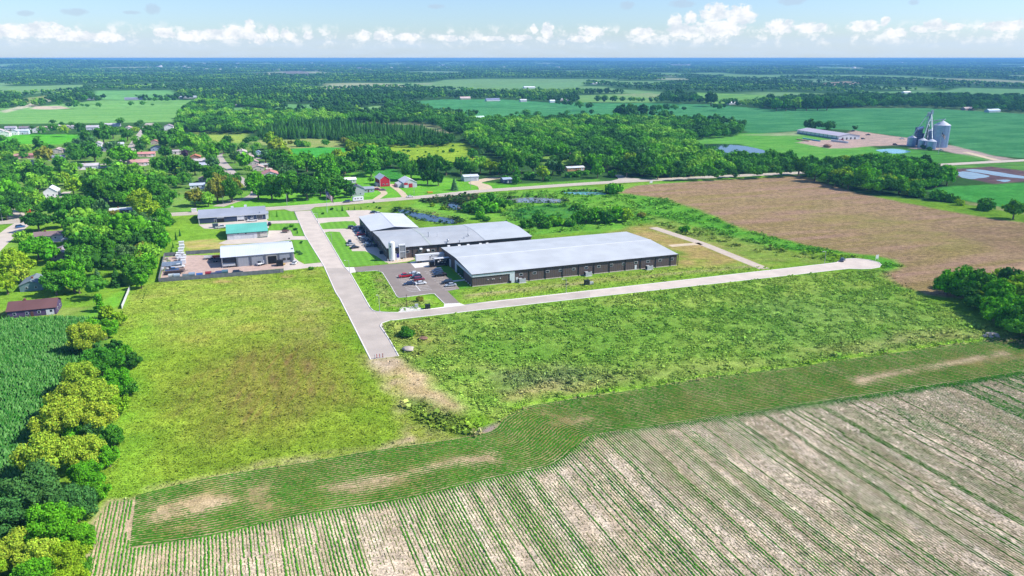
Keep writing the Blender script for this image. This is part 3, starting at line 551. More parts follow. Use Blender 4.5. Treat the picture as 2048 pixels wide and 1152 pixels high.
for nm, q, w, m in (('road', [(436, 413), (470, 402), (500, 395), (512, 380), (470, 352), (448, 330), (436, 312), (440, 306)], 9, ASPH), ('road', [(246, 324), (262, 300), (282, 270), (300, 246)], 12, ASPH),
                 ('road', [(60, 400), (86, 396), (133, 393), (190, 396)], 8, ASPH), ('road', [(-40, 520), (0, 482), (30, 458), (48, 446)], 11, CONC), ('road', [(35, 440), (30, 425), (26, 412)], 10, CONC),
                 ('road', [(200, 330), (246, 322), (300, 318), (345, 322)], 8, ASPH), ('road', [(86, 338), (150, 340), (230, 332)], 7, ASPH), ('path', [(247, 318), (265, 292), (292, 252)], 3, DGRAV),
                 ('driveway', [(742, 405), (760, 393), (768, 385), (748, 373)], 5, DGRAV), ('driveway', [(812, 396), (803, 385), (790, 375), (780, 368)], 5, DGRAV),
                 ('driveway', [(973, 383), (968, 372), (950, 365), (985, 357), (1005, 356)], 11, DGRAV), ('driveway', [(1996, 321), (1960, 312), (1930, 304)], 8, DGRAV),
                 ('path', [(1306, 455), (1356, 471.5), (1406, 488), (1468, 513), (1530, 538)], 6.0, mat('track_gravel', C('d2c2b0'), .95, var=.12, scale=.3)), ('path', [(1402, 487.5), (1375, 489), (1340, 492)], 5, DGRAV)):
    ribbon(nm, smooth_line(pl(q), 6), w, .03 if nm != 'road' else .04, m)
for q in ([(1060, 414), (1110, 411)],): pass
# west lot and its driveways
sheet('parking_lot', pl([(628.5, 436.5), (700, 433.5), (691.5, 421), (737, 420), (766, 428), (740, 436), (719, 455), (777, 520), (772, 525.5), (730, 503), (704, 503), (646, 466), (645.5, 459), (637, 447)]), .022, CONC)
sheet('lawn', pl([(637, 447.3), (660, 444), (690.5, 442.3), (708, 442.5), (714, 450), (697, 457), (645, 458.6)]), .03, LAWN)
sheet('lawn', pl([(648.6, 465.2), (659, 463), (679.5, 463.8), (683.6, 470.7), (696, 488.5), (704.5, 502.3), (730.8, 502.3), (752, 512), (775, 527), (689.5, 533.5)]), .03, LAWN)
sheet('lawn', pl([(623, 421), (622.5, 417), (640, 415.5), (690, 412), (692, 421), (699, 432), (680, 435), (630, 437)]), .012, LAWN)
# south lot
LOT = [(708, 534.5), (773, 529), (820, 524.8), (893, 529), (872, 533), (903, 561), (919.6, 577.7), (895, 582.3), (919, 605.8), (888.8, 607.3), (872, 591), (869.5, 588), (865, 587.4), (857.5, 588), (813.8, 594), (798, 595.6), (792.7, 591.7), (784, 576), (772, 556.6), (765, 545.5), (759, 542.5), (749.4, 541.4), (712, 544.3)]
sheet('parking_lot', pl(LOT), .024, ASPHN)
strip('curb', pl(LOT[9:12] + LOT[12:23]), .3, 0, .14, CURB)
sheet('driveway', pl([(689.5, 534.5), (708, 534.4), (712, 544.3), (700.8, 546)]), .028, CONCW)
sheet('driveway', pl([(888.8, 607.3), (919, 606), (931, 610.5), (887, 615.3)]), .028, CONCW)
sheet('loading_pad', pl([(819, 523.8), (842, 521), (880, 519.5), (876, 527), (859, 533), (830, 536)]), .03, CONCW)
sheet('utility_pad', pl([(797, 624), (800, 615.5), (835, 612), (846, 618.5)]), .034, CONCW)
sheet('path', pl([(903, 561.5), (935, 557.8), (937, 560), (906, 564)]), .032, CONCW)
sheet('lawn', pl([(873, 533), (884, 532), (893, 531), (936, 572), (942, 574), (922, 577), (904, 561)]), .014, mat('shade_tinted_lawn', C('5fa02c'), .95, var=.15, scale=.6, spec=.1))  # grass strip beside the warehouse; the wall's shadow is put into its darker green
# stall lines
def line(p, q, w=.14, z=.034, m=PAINTW):
    p = np.array(p, float); q = np.array(q, float); t = (q - p) / np.linalg.norm(q - p); n = np.array([-t[1], t[0]]) * w / 2
    return [(*(p - n), z), (*(q - n), z), (*(q + n), z), (*(p + n), z)]
V = []
c0 = P(813, 549); c1 = P(840.7, 581.6); V += line(c0, c1, .34)
nst = 12
for k in range(nst + 1):
    c = c0 + (c1 - c0) * k / nst; V += line(c - AB * 5.4, c + AB * 5.4, .22, .036)
e0 = P(870, 541); e1 = P(912, 578)
for k in range(11):
    c = e0 + (e1 - e0) * k / 10; V += line(c - AB * 5.2, c, .22, .036)
nobj('parking_marking', np.array(V), np.arange(len(V)).reshape(-1, 4), PAINTW, kind='structure')
V = []
w0 = P(722, 455) ; w1 = P(764, 507)
# yards on the west side of the road
sheet('driveway', pl([(536, 442), (598, 440.5), (601.8, 446), (539, 447.3)]), .024, CONC)
sheet('yard', pl([(397, 449), (533, 438), (541, 447), (540, 456), (452, 455), (437, 458), (408, 457)]), .022, CONC)
sheet('driveway', pl(Z4([(1215, 518), (1440, 515), (1465, 575), (1600, 575), (1622, 612), (1460, 612), (1200, 640), (780, 660), (700, 650), (800, 610), (1205, 585)])), .022, CONC)
sheet('yard', pl(Z4([(372, 772), (735, 765), (750, 760), (1475, 740), (1480, 790), (1370, 880), (1368, 905), (740, 960), (105, 1022), (152, 790)])), .02, GRAV)
sheet('driveway', pl(Z4([(1475, 790), (1520, 830), (1580, 862), (1750, 845), (1780, 882), (1370, 928), (1366, 880)])), .026, CONC)
sheet('lawn', pl(Z4([(1225, 318), (1440, 314), (1470, 332), (1512, 410), (1230, 418)])), .03, LAWN)
sheet('lawn', pl(Z4([(1215, 452), (1530, 442), (1590, 572), (1468, 573), (1442, 513), (1220, 515)])), .03, LAWN)
sheet('lawn', pl(Z4([(1468, 614), (1620, 612), (1745, 843), (1585, 858), (1572, 832), (1522, 830), (1482, 788)])), .03, LAWN)
# water
WAT = bpy.data.materials.new('water'); WAT.use_nodes = True; b_ = WAT.node_tree.nodes['Principled BSDF']; b_.inputs['Base Color'].default_value = (.02, .035, .05, 1); b_.inputs['Roughness'].default_value = .04; b_.inputs['Specular IOR Level'].default_value = 1.0; b_.inputs['IOR'].default_value = 1.9
n__ = WAT.node_tree.nodes.new('ShaderNodeTexNoise'); n__.inputs['Scale'].default_value = .8; bp = WAT.node_tree.nodes.new('ShaderNodeBump'); bp.inputs['Strength'].default_value = .05; WAT.node_tree.links.new(n__.outputs[0], bp.inputs['Height']); WAT.node_tree.links.new(bp.outputs[0], b_.inputs['Normal'])
SHAL = mat('shallow_water', C('8a9088'), .1, spec=.8, var=.25, scale=.12); TURQ = mat('turquoise_water', C('6fb4b8'), .12, spec=.8, var=.1, scale=.2)
PONDS = []
def pond(q, m, z=.02, nm='pond'):
    c = smooth_line(pl(q + q[:1]), 7)[:-1]; sc_ = min(1.0, np.hypot(*np.ptp(c, axis=0)) / 40); c = c + np.c_[vn(c[:, 0] / 3, c[:, 1] / 3, 4) - .5, vn(c[:, 0] / 3, c[:, 1] / 3, 9) - .5] * 2.4 * sc_; sheet(nm, c, z, m); PONDS.append((c, .3))
pond(Z7([(795, 708), (860, 712), (1000, 742), (1200, 780), (1390, 815), (1405, 838), (1320, 852), (1150, 836), (1000, 806), (880, 764), (800, 734)]), WAT)
pond(Z7([(1340, 632), (1400, 640), (1455, 668), (1470, 700), (1400, 715), (1305, 698), (1310, 655)]), WAT)
pond(Z8([(0, 618), (130, 600), (300, 590), (560, 600), (672, 627), (600, 641), (400, 642), (150, 642), (0, 634)]), SHAL)
pond(Z8([(650, 536), (780, 530), (940, 532), (1070, 543), (1100, 556), (900, 560), (700, 556)]), TURQ)
pond([(1387, 290), (1442, 288.7), (1483, 291.4), (1518, 298), (1532, 303), (1515, 309), (1470, 311), (1414, 306), (1390, 297)], WAT, .06)
pond([(1749, 300), (1770, 298), (1794, 298), (1821, 303), (1800, 307), (1770, 306)], TURQ, .06)
pond([(1908, 345), (1935, 343), (1975, 351), (1972, 355), (1940, 358), (1922, 354)], SHAL, .03, 'flood_water')
pond([(1930, 340), (1960, 339), (2048, 352), (2100, 356), (2100, 359), (2030, 356), (1960, 346)], SHAL, .03, 'flood_water')
pond([(1992, 360), (2010, 359), (2022, 361), (2008, 364)], SHAL, .03, 'flood_water')
# ------------------------------------------------------------------ crops and meadow plants (nobody could count them)
WEAK = np.array(C('9c9664', 1.1))
def rows_mesh(lines, w, h, vig, name, colf, jit=.3, zb=0.0, mat_=M_PLANT, **k):
    """each line an (n,2) array; ridge of leaves with ragged width and height; gaps where the stand is thin"""
    VV = []; FF = []; CC = []; base = 0
    for ln in lines:
        n = len(ln)
        if n < 3: continue
        t = np.gradient(ln, axis=0); t /= np.linalg.norm(t, axis=1)[:, None] + 1e-9; nn = np.c_[-t[:, 1], t[:, 0]]
        g = vig(ln[:, 0], ln[:, 1]); g = np.clip(g + rng.normal(0, .10, n), 0, 1.2)
        ww = w * (.25 + .75 * g) * (1 + rng.normal(0, jit, n)) / 2; hh = h * (.25 + .75 * g) * (1 + rng.normal(0, jit, n))
        c = ln + nn * (rng.normal(0, w * .12, n))[:, None]
        a = c - nn * ww[:, None]; b = c + nn * ww[:, None]
        V = np.zeros((n, 3, 3)); V[:, 0, :2] = a; V[:, 1, :2] = c; V[:, 2, :2] = b
        V[:, 0, 2] = zb + hh * rng.uniform(.05, .5, n); V[:, 1, 2] = zb + hh * rng.uniform(.7, 1.15, n); V[:, 2, 2] = zb + hh * rng.uniform(.05, .5, n)
        i = np.arange(n - 1) * 3 + base; ok = (g[:-1] > .13) & (g[1:] > .13)
        f1 = np.c_[i, i + 3, i + 4, i + 1][ok]; f2 = np.c_[i + 1, i + 4, i + 5, i + 2][ok]
        VV.append(V.reshape(-1, 3)); FF += [f1, f2]; base += 3 * n
        cc = colf(ln[:, 0], ln[:, 1]); q_ = np.clip((g - .2) / .35, 0, 1)[:, None]; cc = (WEAK * (1 - q_) + cc * q_) * (1 + rng.normal(0, .14, n))[:, None]; CC.append(np.repeat(cc, 3, 0) * (1 + rng.normal(0, .08, (3 * n, 1))))
    nobj(name, np.concatenate(VV), np.concatenate(FF), mat_, np.clip(np.concatenate(CC), 0, 1), kind='stuff', **k)
MAIN = pl([(150, 1260), (185, 1050), (218, 1003), (268, 999), (252, 1060), (262, 1096), (420, 1071), (600, 1030), (800, 999), (981, 957), (1100, 931), (1150, 894), (1185, 869), (1300, 854), (1420, 836), (1560, 815), (1800, 781), (2048, 743), (2240, 714), (2700, 1260)])
MU = (MAIN - ORG) @ AB; MV = (MAIN - ORG) @ AA
EDGE = pl([(262, 1096), (420, 1071), (600, 1030), (800, 999), (981, 957), (1100, 931), (1150, 894), (1185, 869), (1300, 854), (1420, 836), (1560, 815), (1800, 781), (2048, 743)])
lines = []
for u in np.arange(MU.min(), MU.max(), .76):
    v = np.arange(MV.min(), MV.max(), .42); p = ORG + AB * u + AA[None] * v[:, None]
    p = p + AB * (1.6 * np.sin(v / 60))[:, None]
    p = p[(np.abs(p[:, 0]) < p[:, 1] * .76 + 14) & (p[:, 1] > 104)]
    if len(p) < 3: continue
    k = inside(p[:, 0], p[:, 1], MAIN); k = np.flatnonzero(k)
    if len(k) < 3: continue
    for seg in np.split(k, np.flatnonzero(np.diff(k) > 1) + 1):
        if len(seg) > 3: lines.append(p[seg])
def vig_main(x, y):
    d = pdist(x, y, EDGE_P); u = (x - ORG[0]) * AB[0] + (y - ORG[1]) * AB[1]; v = (x - ORG[0]) * AA[0] + (y - ORG[1]) * AA[1]
    row = _h(np.floor(u / .76 + .5).astype(np.int64), np.zeros(len(x), np.int64), 5)
    pair = vn(u / 3.1, v / 90, 12)
    g = .24 + .46 * (row > .72) + .10 * row + .8 * np.clip(pair - .55, 0, 1) * 1.6 + .5 * (fbm(x / 12, y / 12, 71) - .5)
    left = np.clip((-60 - x) / 40, 0, 1) * .25
    return np.clip(np.maximum(g + left, np.clip(1.35 - d / 3.6, 0, 1)), 0, 1)
EDGE_P = np.concatenate([EDGE, EDGE[::-1] + .01])
GA, GB = np.array(C('3c7a20', 1.0)), np.array(C('62a034', 1.0))
def col_soy(x, y):
    n = fbm(x / 7, y / 7, 31)[:, None]; return GA * (1 - n) + GB * n
rows_mesh(lines, .40, .28, vig_main, 'soybean_rows', col_soy, jit=.2, label='thin green crop rows crossing pale soil in the near field', cat='crop')
up = smooth_line(pl([(272, 992), (420, 957), (600, 928), (765, 900), (905, 881), (985, 863), (1014, 837), (1062, 813), (1225, 788), (1375, 763), (1536, 742), (1786, 708), (2011, 678), (2200, 652)]), 60)
lo = smooth_line(pl([(260, 1092), (420, 1070), (600, 1029), (800, 998), (981, 956), (1100, 930), (1150, 893), (1185, 868), (1300, 853), (1420, 835), (1560, 814), (1800, 780), (2048, 742), (2240, 712)]), 60)
wid = np.linalg.norm(up - lo, axis=1).mean(); nr = int(wid / 1.0); lines = []
for k in range(nr + 1):
    q = up + (lo - up) * (k / nr); d = np.r_[0, np.cumsum(np.linalg.norm(np.diff(q, axis=0), axis=1))]; s_ = np.arange(0, d[-1], .45)
    lines.append(np.c_[np.interp(s_, d, q[:, 0]), np.interp(s_, d, q[:, 1])])
BARE = [pl(q) for q in ([(300, 1010), (420, 985), (470, 1000), (400, 1030), (300, 1045)], [(640, 975), (760, 950), (905, 915), (990, 905), (985, 925), (880, 935), (720, 985)], [(330, 1060), (400, 1040), (410, 1055), (350, 1075)], [(500, 980), (530, 960), (545, 1010), (520, 1020)], [(1700, 755), (1900, 720), (2010, 700), (2015, 706), (1860, 738), (1720, 770)], [(1100, 830), (1180, 835), (1160, 855), (1110, 850)], [(1900, 728), (2048, 705), (2100, 700), (2100, 706), (1950, 732)])]
def vig_head(x, y):
    g = .92 + 1.0 * (fbm(x / 9, y / 5, 77) - .5)
    for b in BARE: g = g - soft(x + 3 * (vn(x, y, 3) - .5), y, b, 2.5) * (.25 + 1.1 * fbm(x / 2.5, y / 2.5, 9))
    return np.clip(g, 0, 1)
rows_mesh(lines, .64, .13, vig_head, 'headland_rows', lambda x, y: col_soy(x, y) * .74, jit=.2, label='dense green crop rows bending along the field edge', cat='crop')
CORN = pl([(-260, 660), (0, 640), (120, 634), (205, 640), (200, 700), (150, 850), (60, 960), (-60, 1060), (-300, 1060)])
CU = (CORN - ORG) @ AB; CV = (CORN - ORG) @ AA; lines = []
for u in np.arange(CU.min(), CU.max(), .78):
    v = np.arange(CV.min(), CV.max(), .38); p = ORG + AB * u + AA[None] * v[:, None]
    p = p[(p[:, 0] > -p[:, 1] * .76 - 14)]
    if len(p) < 3: continue
    k = np.flatnonzero(inside(p[:, 0], p[:, 1], CORN))
    if len(k) > 3: lines.append(p[k])
CA, CB = np.array(C('357528', 1.1)), np.array(C('7fb464', 1.1))
rows_mesh(lines, .62, 1.3, lambda x, y: .75 + .6 * (fbm(x / 10, y / 10, 12) - .4), 'corn_rows', lambda x, y: CA + (CB - CA) * rng.random((len(x), 1)) ** 2.2, jit=.35, label='tall dark green corn in rows at the left edge', cat='crop')
def scatter(poly, dens, seed):
    r = np.random.default_rng(seed); lo = poly.min(0); hi = poly.max(0); n = int((hi - lo).prod() * dens); x = r.uniform(lo[0], hi[0], n); y = r.uniform(lo[1], hi[1], n)
    k = inside(x, y, poly) & (np.abs(x) < y * .76 + 12); return x[k], y[k]
def tufts(name, x, y, size, h, nb, seed, bright=1.0, var=.25, colf=None, **kw):
    """leafy clumps: each leaf a small tilted face held above the ground"""
    r = np.random.default_rng(seed); k = np.ones(len(x), bool)
    for p, w in NOPLANT: k &= ~inside(x, y, p); k &= pdist(x, y, p) > w if w else True
    x, y = x[k], y[k]; c = colorize(x, y)[:, :3]; c = c if colf is None else np.where(r.random((len(x), 1)) < .3, np.array([C('9a8c60')]), np.array([C('4a7038')])); k = (c[:, 0] < c[:, 1] * 1.04) | (r.random(len(x)) < .3); x, y, c = x[k], y[k], c[k] * bright; n = len(x)
    s = size * r.lognormal(0, .4, n); hh = h * s / size; tone = r.normal(1, var * .6, n)
    V = np.zeros((n, nb, 4, 3)); C_ = np.zeros((n, nb, 4, 3))
    for k in range(nb):
        a = r.uniform(0, 2 * math.pi, n); cx = x + r.normal(0, .45, n) * s; cy = y + r.normal(0, .45, n) * s; cz = hh * r.uniform(.25, 1.0, n)
        ux, uy = np.cos(a) * s * .42, np.sin(a) * s * .42; t = r.uniform(-1.1, 1.1, n); vx, vy, vz = -np.sin(a) * np.cos(t) * s * .36, np.cos(a) * np.cos(t) * s * .36, np.sin(t) * s * .36
        for j, (p, q) in enumerate(((-1, -1), (1, -.7), (.8, 1), (-.7, .8))):
            V[:, k, j, 0] = cx + p * ux + q * vx; V[:, k, j, 1] = cy + p * uy + q * vy; V[:, k, j, 2] = np.maximum(cz + q * vz, .01)
        C_[:, k] = (c * (tone * r.normal(1, var, n))[:, None])[:, None]
    nobj(name, V.reshape(-1, 3), np.arange(n * nb * 4).reshape(-1, 4), M_PLANT, np.clip(C_.reshape(-1, 3), 0, 1), kind='stuff', **kw)
NOPLANT = [(pl(MAINL + MAINR + MAINT), .6), (pl(LOT), .4)] + PONDS
x, y = scatter(pl(MEADOW), 2.2, 1); tufts('meadow_grass', x, y, .24, .16, 3, 2, 1.05, .25, label='yellow green meadow grass left of the road', cat='grass')
x, y = scatter(pl(WEED), 3.6, 3); k = fbm(x / 2.5, y / 4, 44) > .47 - .12 * (fbm(x / 25, y / 18, 46) - .3); tufts('weeds', x[k], y[k], .36, .34, 4, 4, 1.35, .26, label='coarse green weeds in the vacant lot right of the road', cat='weeds')
x, y = scatter(pl([(1180, 380), (1330, 398), (1480, 457), (1690, 506), (1806, 533), (1765, 540), (1640, 520), (1500, 505), (1300, 450), (1220, 455), (1060, 470), (1000, 440), (1000, 400), (840, 400), (1000, 386)]), .8, 5)
k = fbm(x / 6, y / 6, 45) > .5; tufts('marsh_plants', x[k], y[k], .7, .55, 4, 6, 1.15, .3, label='green marsh plants round the small ponds', cat='marsh plants')
x, y = scatter(pl([(800, 800), (850, 812), (900, 830), (960, 850), (985, 868), (940, 872), (880, 862), (830, 840)]), 1.2, 15); tufts('scrub_plants', x, y, .6, .7, 6, 16, 1.5, .3, label='dark scrubby plants along the dirt bank', cat='scrub')
x, y = scatter(pl([(1010, 745), (1200, 738), (1330, 742), (1200, 770), (1010, 778)]), .5, 17); tufts('scrub_plants', x, y, .5, .5, 5, 18, 1.1, .3, label='grey green scrub at the edge of the vacant lot', cat='scrub')
X_, Y_ = [], []
for c, _ in PONDS[:4]:
    n = int(np.hypot(*np.diff(c, axis=0).T).sum() * 5); k = rng.integers(len(c), size=n); q = c[k] + (c[(k + 1) % len(c)] - c[k]) * rng.random((n, 1)) + rng.normal(0, 1.5, (n, 2)); X_.append(q[:, 0]); Y_.append(q[:, 1])
x, y = scatter(pl([(835, 402), (900, 394), (950, 390), (958, 398), (935, 404), (925, 414), (905, 413), (885, 406), (860, 408)]), 1.4, 27); X_.append(x); Y_.append(y)
x, y = np.concatenate(X_), np.concatenate(Y_); tufts('reeds', x, y, .8, 1.1, 5, 28, 1.0, .35, colf=lambda x, y: 0, label='cattails and reeds ringing the ponds', cat='reeds')
x, y = scatter(pl([(712, 545), (760, 543), (797, 597), (887, 608), (797, 624), (740, 612)]), 1.2, 7)
x2, y2 = scatter(pl([(920, 582), (1354, 535), (1600, 533), (1180, 579), (931, 607)]), .7, 8); tufts('verge_grass', np.r_[x, x2], np.r_[y, y2], .4, .3, 3, 9, 1.05, .3, label='rough verge grass round the asphalt car park', cat='grass')

# ------------------------------------------------------------------ trees
def ico(sub=1):
    t = (1 + 5 ** .5) / 2
    v = [(-1, t, 0), (1, t, 0), (-1, -t, 0), (1, -t, 0), (0, -1, t), (0, 1, t), (0, -1, -t), (0, 1, -t), (t, 0, -1), (t, 0, 1), (-t, 0, -1), (-t, 0, 1)]
    f = [(0, 11, 5), (0, 5, 1), (0, 1, 7), (0, 7, 10), (0, 10, 11), (1, 5, 9), (5, 11, 4), (11, 10, 2), (10, 7, 6), (7, 1, 8), (3, 9, 4), (3, 4, 2), (3, 2, 6), (3, 6, 8), (3, 8, 9), (4, 9, 5), (2, 4, 11), (6, 2, 10), (8, 6, 7), (9, 8, 1)]
    v = [np.array(p) / np.linalg.norm(p) for p in v]
    for _ in range(sub):
        c = {}; g = []
        def mid(a, b):
            k = (min(a, b), max(a, b))
            if k not in c: m = v[a] + v[b]; v.append(m / np.linalg.norm(m)); c[k] = len(v) - 1
            return c[k]
        for a, b, d in f: x, y, z = mid(a, b), mid(b, d), mid(d, a); g += [(a, x, z), (b, y, x), (d, z, y), (x, y, z)]
        f = g
    return np.array(v), np.array(f)
I0, I1 = ico(0), ico(1)
def lobes(r, kind):
    """unit crown: list of (centre, radius); crown centred on z=cz"""
    Lb = []
    if kind in ('round', 'thicket'):
        for k in range(40):
            d = r.normal(size=3); d /= np.linalg.norm(d); d[2] = d[2] * .75 + .12; q = r.uniform(.45, .88); Lb.append((d * q, r.uniform(.15, .31)))
        Lb.append((np.zeros(3), .52))
    elif kind == 'wide':
        for k in range(42):
            a = r.uniform(0, 2 * math.pi); q = math.sqrt(r.uniform(0, 1)) * .86; Lb.append((np.array([math.cos(a) * q, math.sin(a) * q, r.uniform(-.3, .55) * (1.15 - q)]), r.uniform(.15, .28)))
        Lb.append((np.zeros(3), .45))
    elif kind == 'tall':
        for k in range(26):
            z = r.uniform(-1.1, 1.15); a = r.uniform(0, 2 * math.pi); q = r.uniform(.2, .62) * (1 - .55 * max(0, z)); Lb.append((np.array([math.cos(a) * q, math.sin(a) * q, z]), r.uniform(.18, .34)))
    elif kind == 'bush':
        for k in range(16):
            a = r.uniform(0, 2 * math.pi); q = r.uniform(.1, .7); Lb.append((np.array([math.cos(a) * q, math.sin(a) * q, r.uniform(-.35, .4) * (1.15 - q)]), r.uniform(.26, .4)))
    return Lb
def crown_mesh(seed, kind, nleaf, leaf):
    r = np.random.default_rng(seed)
    if kind == 'spruce':
        V = []; F = []; n = 0; tiers = 15
        for t in range(tiers):
            z = -1.5 + 3.0 * t / tiers; R_ = 1.0 * (1 - t / (tiers + .3)) + .06; m = max(7, int(16 * R_) + 5)
            for k in range(m):
                a = 2 * math.pi * (k + r.uniform(-.4, .4)) / m; l = R_ * r.uniform(.75, 1.12); w = .14 + .1 * R_; ca, sa = math.cos(a), math.sin(a); dz = -.16 * l + r.normal(0, .04)
                P0 = np.array([0, 0, z + .22]); P1 = np.array([ca * l * .6 - sa * w, sa * l * .6 + ca * w, z + dz * .4]); P2 = np.array([ca * l, sa * l, z + dz]); P3 = np.array([ca * l * .6 + sa * w, sa * l * .6 - ca * w, z + dz * .4])
                V += [P0, P1, P2, P3]; F.append((n, n + 1, n + 2, n + 3)); n += 4
        V = np.array(V); F = np.array(F); c = np.repeat(r.uniform(.7, 1.25, len(F)), 4); return V, F, np.c_[c, c, c * 1.02]
    Lb = lobes(r, kind); tot = sum(q ** 2 for _, q in Lb); PV = []; PN = []
    for c, q in Lb:
        n = max(6, int(nleaf * q * q / tot)); d = r.normal(size=(n, 3)); d /= np.linalg.norm(d, axis=1)[:, None]; k = d[:, 2] > -.75; d = d[k]
        d2 = d * (1 + .18 * np.sin(d[:, :1] * 9 + c[0] * 20) * np.sin(d[:, 1:2] * 8 + c[1] * 20))
        p = c + d2 * q * r.uniform(.88, 1.14, (len(d), 1)); PV.append(p); PN.append(d)
    p = np.concatenate(PV); d = np.concatenate(PN); keep = np.ones(len(p), bool)
    for c, q in Lb: keep &= np.linalg.norm(p - c, axis=1) > q * .80
    p, d = p[keep], d[keep]; n = len(p)
    nn = d + r.normal(0, .7, (n, 3)); nn /= np.linalg.norm(nn, axis=1)[:, None]
    t = np.cross(nn, r.normal(size=(n, 3))); t /= np.linalg.norm(t, axis=1)[:, None] + 1e-9; b = np.cross(nn, t); s = leaf * r.lognormal(0, .3, (n, 1))
    V = np.stack([p - t * s - b * s * .7, p + t * s - b * s * .6, p + t * s * .8 + b * s * .7, p - t * s * .7 + b * s * .8], 1).reshape(-1, 3); F = np.arange(4 * n).reshape(-1, 4)
    c = np.repeat(r.normal(1.05, .28, n).clip(.4, 1.8), 4); hue = np.repeat(r.normal(1, .09, n), 4); col = np.c_[c * hue, c, c * .95]
    # solid inner boughs
    v0, f0 = I1; k = 0; cv = []; cf = []
    for c_, q in Lb: cv.append(c_ + v0 * q * (.72 + r.uniform(-.1, .1, (len(v0), 1)))); cf.append(np.c_[f0, f0[:, 2]][:, :3] + k); k += len(v0)
    return V, F, col, np.concatenate(cv), np.concatenate(cf)
def make_crown(seed, kind, nleaf, leaf):
    g = crown_mesh(seed, kind, nleaf, leaf)
    if len(g) == 3: V, F, col = g; me = npmesh('crown', V, F, M_LEAF, col); return me
    V, F, col, cv, cf = g; n = len(V)
    # triangles as degenerate-free quads: split core triangles by centroid edge
    A_, B_, C_ = cv[cf[:, 0]], cv[cf[:, 1]], cv[cf[:, 2]]; M_ = (A_ + C_) / 2
    qv = np.stack([A_, B_, C_, M_], 1).reshape(-1, 3); qf = np.arange(len(qv)).reshape(-1, 4) + n
    return npmesh('crown', np.r_[V, qv], np.r_[F, qf], M_LEAF, np.r_[col, np.full((len(qv), 3), .8)])
KINDS_ = {'round': (1.15, 1.0), 'wide': (1.0, .9), 'tall': (1.5, 1.0), 'bush': (.5, .5), 'thicket': (.85, .9), 'spruce': (1.35, 1.0)}   # height of the crown centre in crown radii
CROWNS = {}
for kd, seeds in (('round', (1, 2, 3, 4)), ('wide', (5, 6)), ('tall', (7, 8, 9)), ('bush', (10, 11)), ('thicket', (14, 15, 16)), ('spruce', (12, 13))):
    CROWNS[kd] = {'hi': [make_crown(s, kd, 5200 if kd != 'bush' else 3200, .052) for s in seeds], 'lo': [make_crown(s + 50, kd, 1300, .095) for s in seeds], 'near': [make_crown(s + 80, kd, 17000, .027) for s in seeds[:2]] if kd != 'spruce' else []}
BARK = mat('bark', C('8a7868'), .9, var=.2, scale=3)
def trunk_mesh(cz, kind):
    b = MB(); b.cyl((0, 0, -.05), (0, 0, cz * .62), .085, .06, 8)
    if kind != 'spruce':
        for k in range(4):
            a = k * 1.7; b.cyl((0, 0, cz * .45), (math.cos(a) * .38, math.sin(a) * .38, cz * (.85 + .1 * (k % 2))), .045, .018, 6)
    else: b.cyl((0, 0, cz * .6), (0, 0, cz * 1.7), .06, .01, 6)
    me = bpy.data.meshes.new('trunk'); me.from_pydata(b.v, [], b.f); me.materials.append(BARK); return me
TRUNKS = {k: trunk_mesh(v[0], k) for k, v in KINDS_.items()}
KC = .86
COLS = {'d': ('dark green', C('3a6a33', KC)), 'm': ('mid green', C('508a38', KC)), 'g': ('grass green', C('5fa02f', KC)), 'l': ('light green', C('7fb248', KC)), 'yg': ('yellow green', C('88aa36', KC)), 'y': ('pale yellow', C('9ab04a', KC)),
        'o': ('olive brown', C('858a48', KC)), 'p': ('purple leaved', C('4c3c4c', KC)), 'b': ('blue green', C('54805c', KC)), 't': ('dark bluish', C('4c7c50', KC))}
COLS = {k: (n_, (c_[0], c_[1], c_[2] * (.6 if k != 'p' else 1))) for k, (n_, c_) in COLS.items()}
TREES = []     # (x, y, r, kind, colkey, region)
def tree_px(cx, cy, hw, kind='round', ck='m', reg=''):
    """crown centre and half width in photo pixels"""
    k = KINDS_[kind][0]; r = hw / ppm(cx, cy)
    for _ in range(4):
        X, Y = P(cx, cy, k * r); r = hw / (FOC / (Y * math.cos(PIT) + (HC - k * r) * math.sin(PIT)))
    TREES.append((X, Y, r, kind, ck, reg))
def Z(o, s, lst, reg, dk='round'):
    for q in lst:
        x, y, h, ck = q[:4]; kd = q[4] if len(q) > 4 else dk
        tree_px(o[0] + x / s, o[1] + y / s, h / s, kd, ck, reg)
HR = 'the hedgerow beside the corn field'
Z((0, 0), 1, [(198, 606, 12, 'g', 'tall'), (212, 628, 15, 'yg'), (237, 640, 15, 'yg'), (212, 660, 20, 'g'), (185, 652, 14, 'g'), (171, 678, 32, 'y'), (229, 700, 17, 'd'), (264, 722, 18, 'd'), (203, 724, 36, 'm', 'wide'), (247, 706, 15, 'g'), (159, 762, 34, 'y'),
   (232, 770, 28, 'g'), (259, 778, 15, 'm'), (137, 806, 42, 'y'), (195, 804, 38, 'y'), (234, 815, 22, 'yg'), (130, 832, 44, 'y', 'wide'), (191, 838, 34, 'y'), (100, 852, 34, 'y'), (183, 860, 22, 't'), (226, 878, 20, 'm'), (147, 860, 22, 'g'),
   (92, 915, 50, 'y', 'wide'), (167, 908, 38, 'y'), (218, 918, 20, 'g'), (70, 995, 62, 't'), (150, 1012, 42, 't'), (24, 1030, 50, 't'), (171, 957, 32, 'g'), (198, 985, 20, 'g'), (107, 1065, 48, 'g'), (150, 1080, 36, 'g'), (24, 1108, 42, 'y'),
   (89, 1120, 42, 'y'), (138, 1126, 34, 'yg'), (166, 1140, 20, 'm'), (174, 1058, 14, 'm', 'bush'), (-30, 1130, 44, 'yg'), (60, 1170, 44, 'g'), (140, 1180, 40, 'yg')], HR, 'thicket')
RC = 'the clump at the right edge above the crop rows'
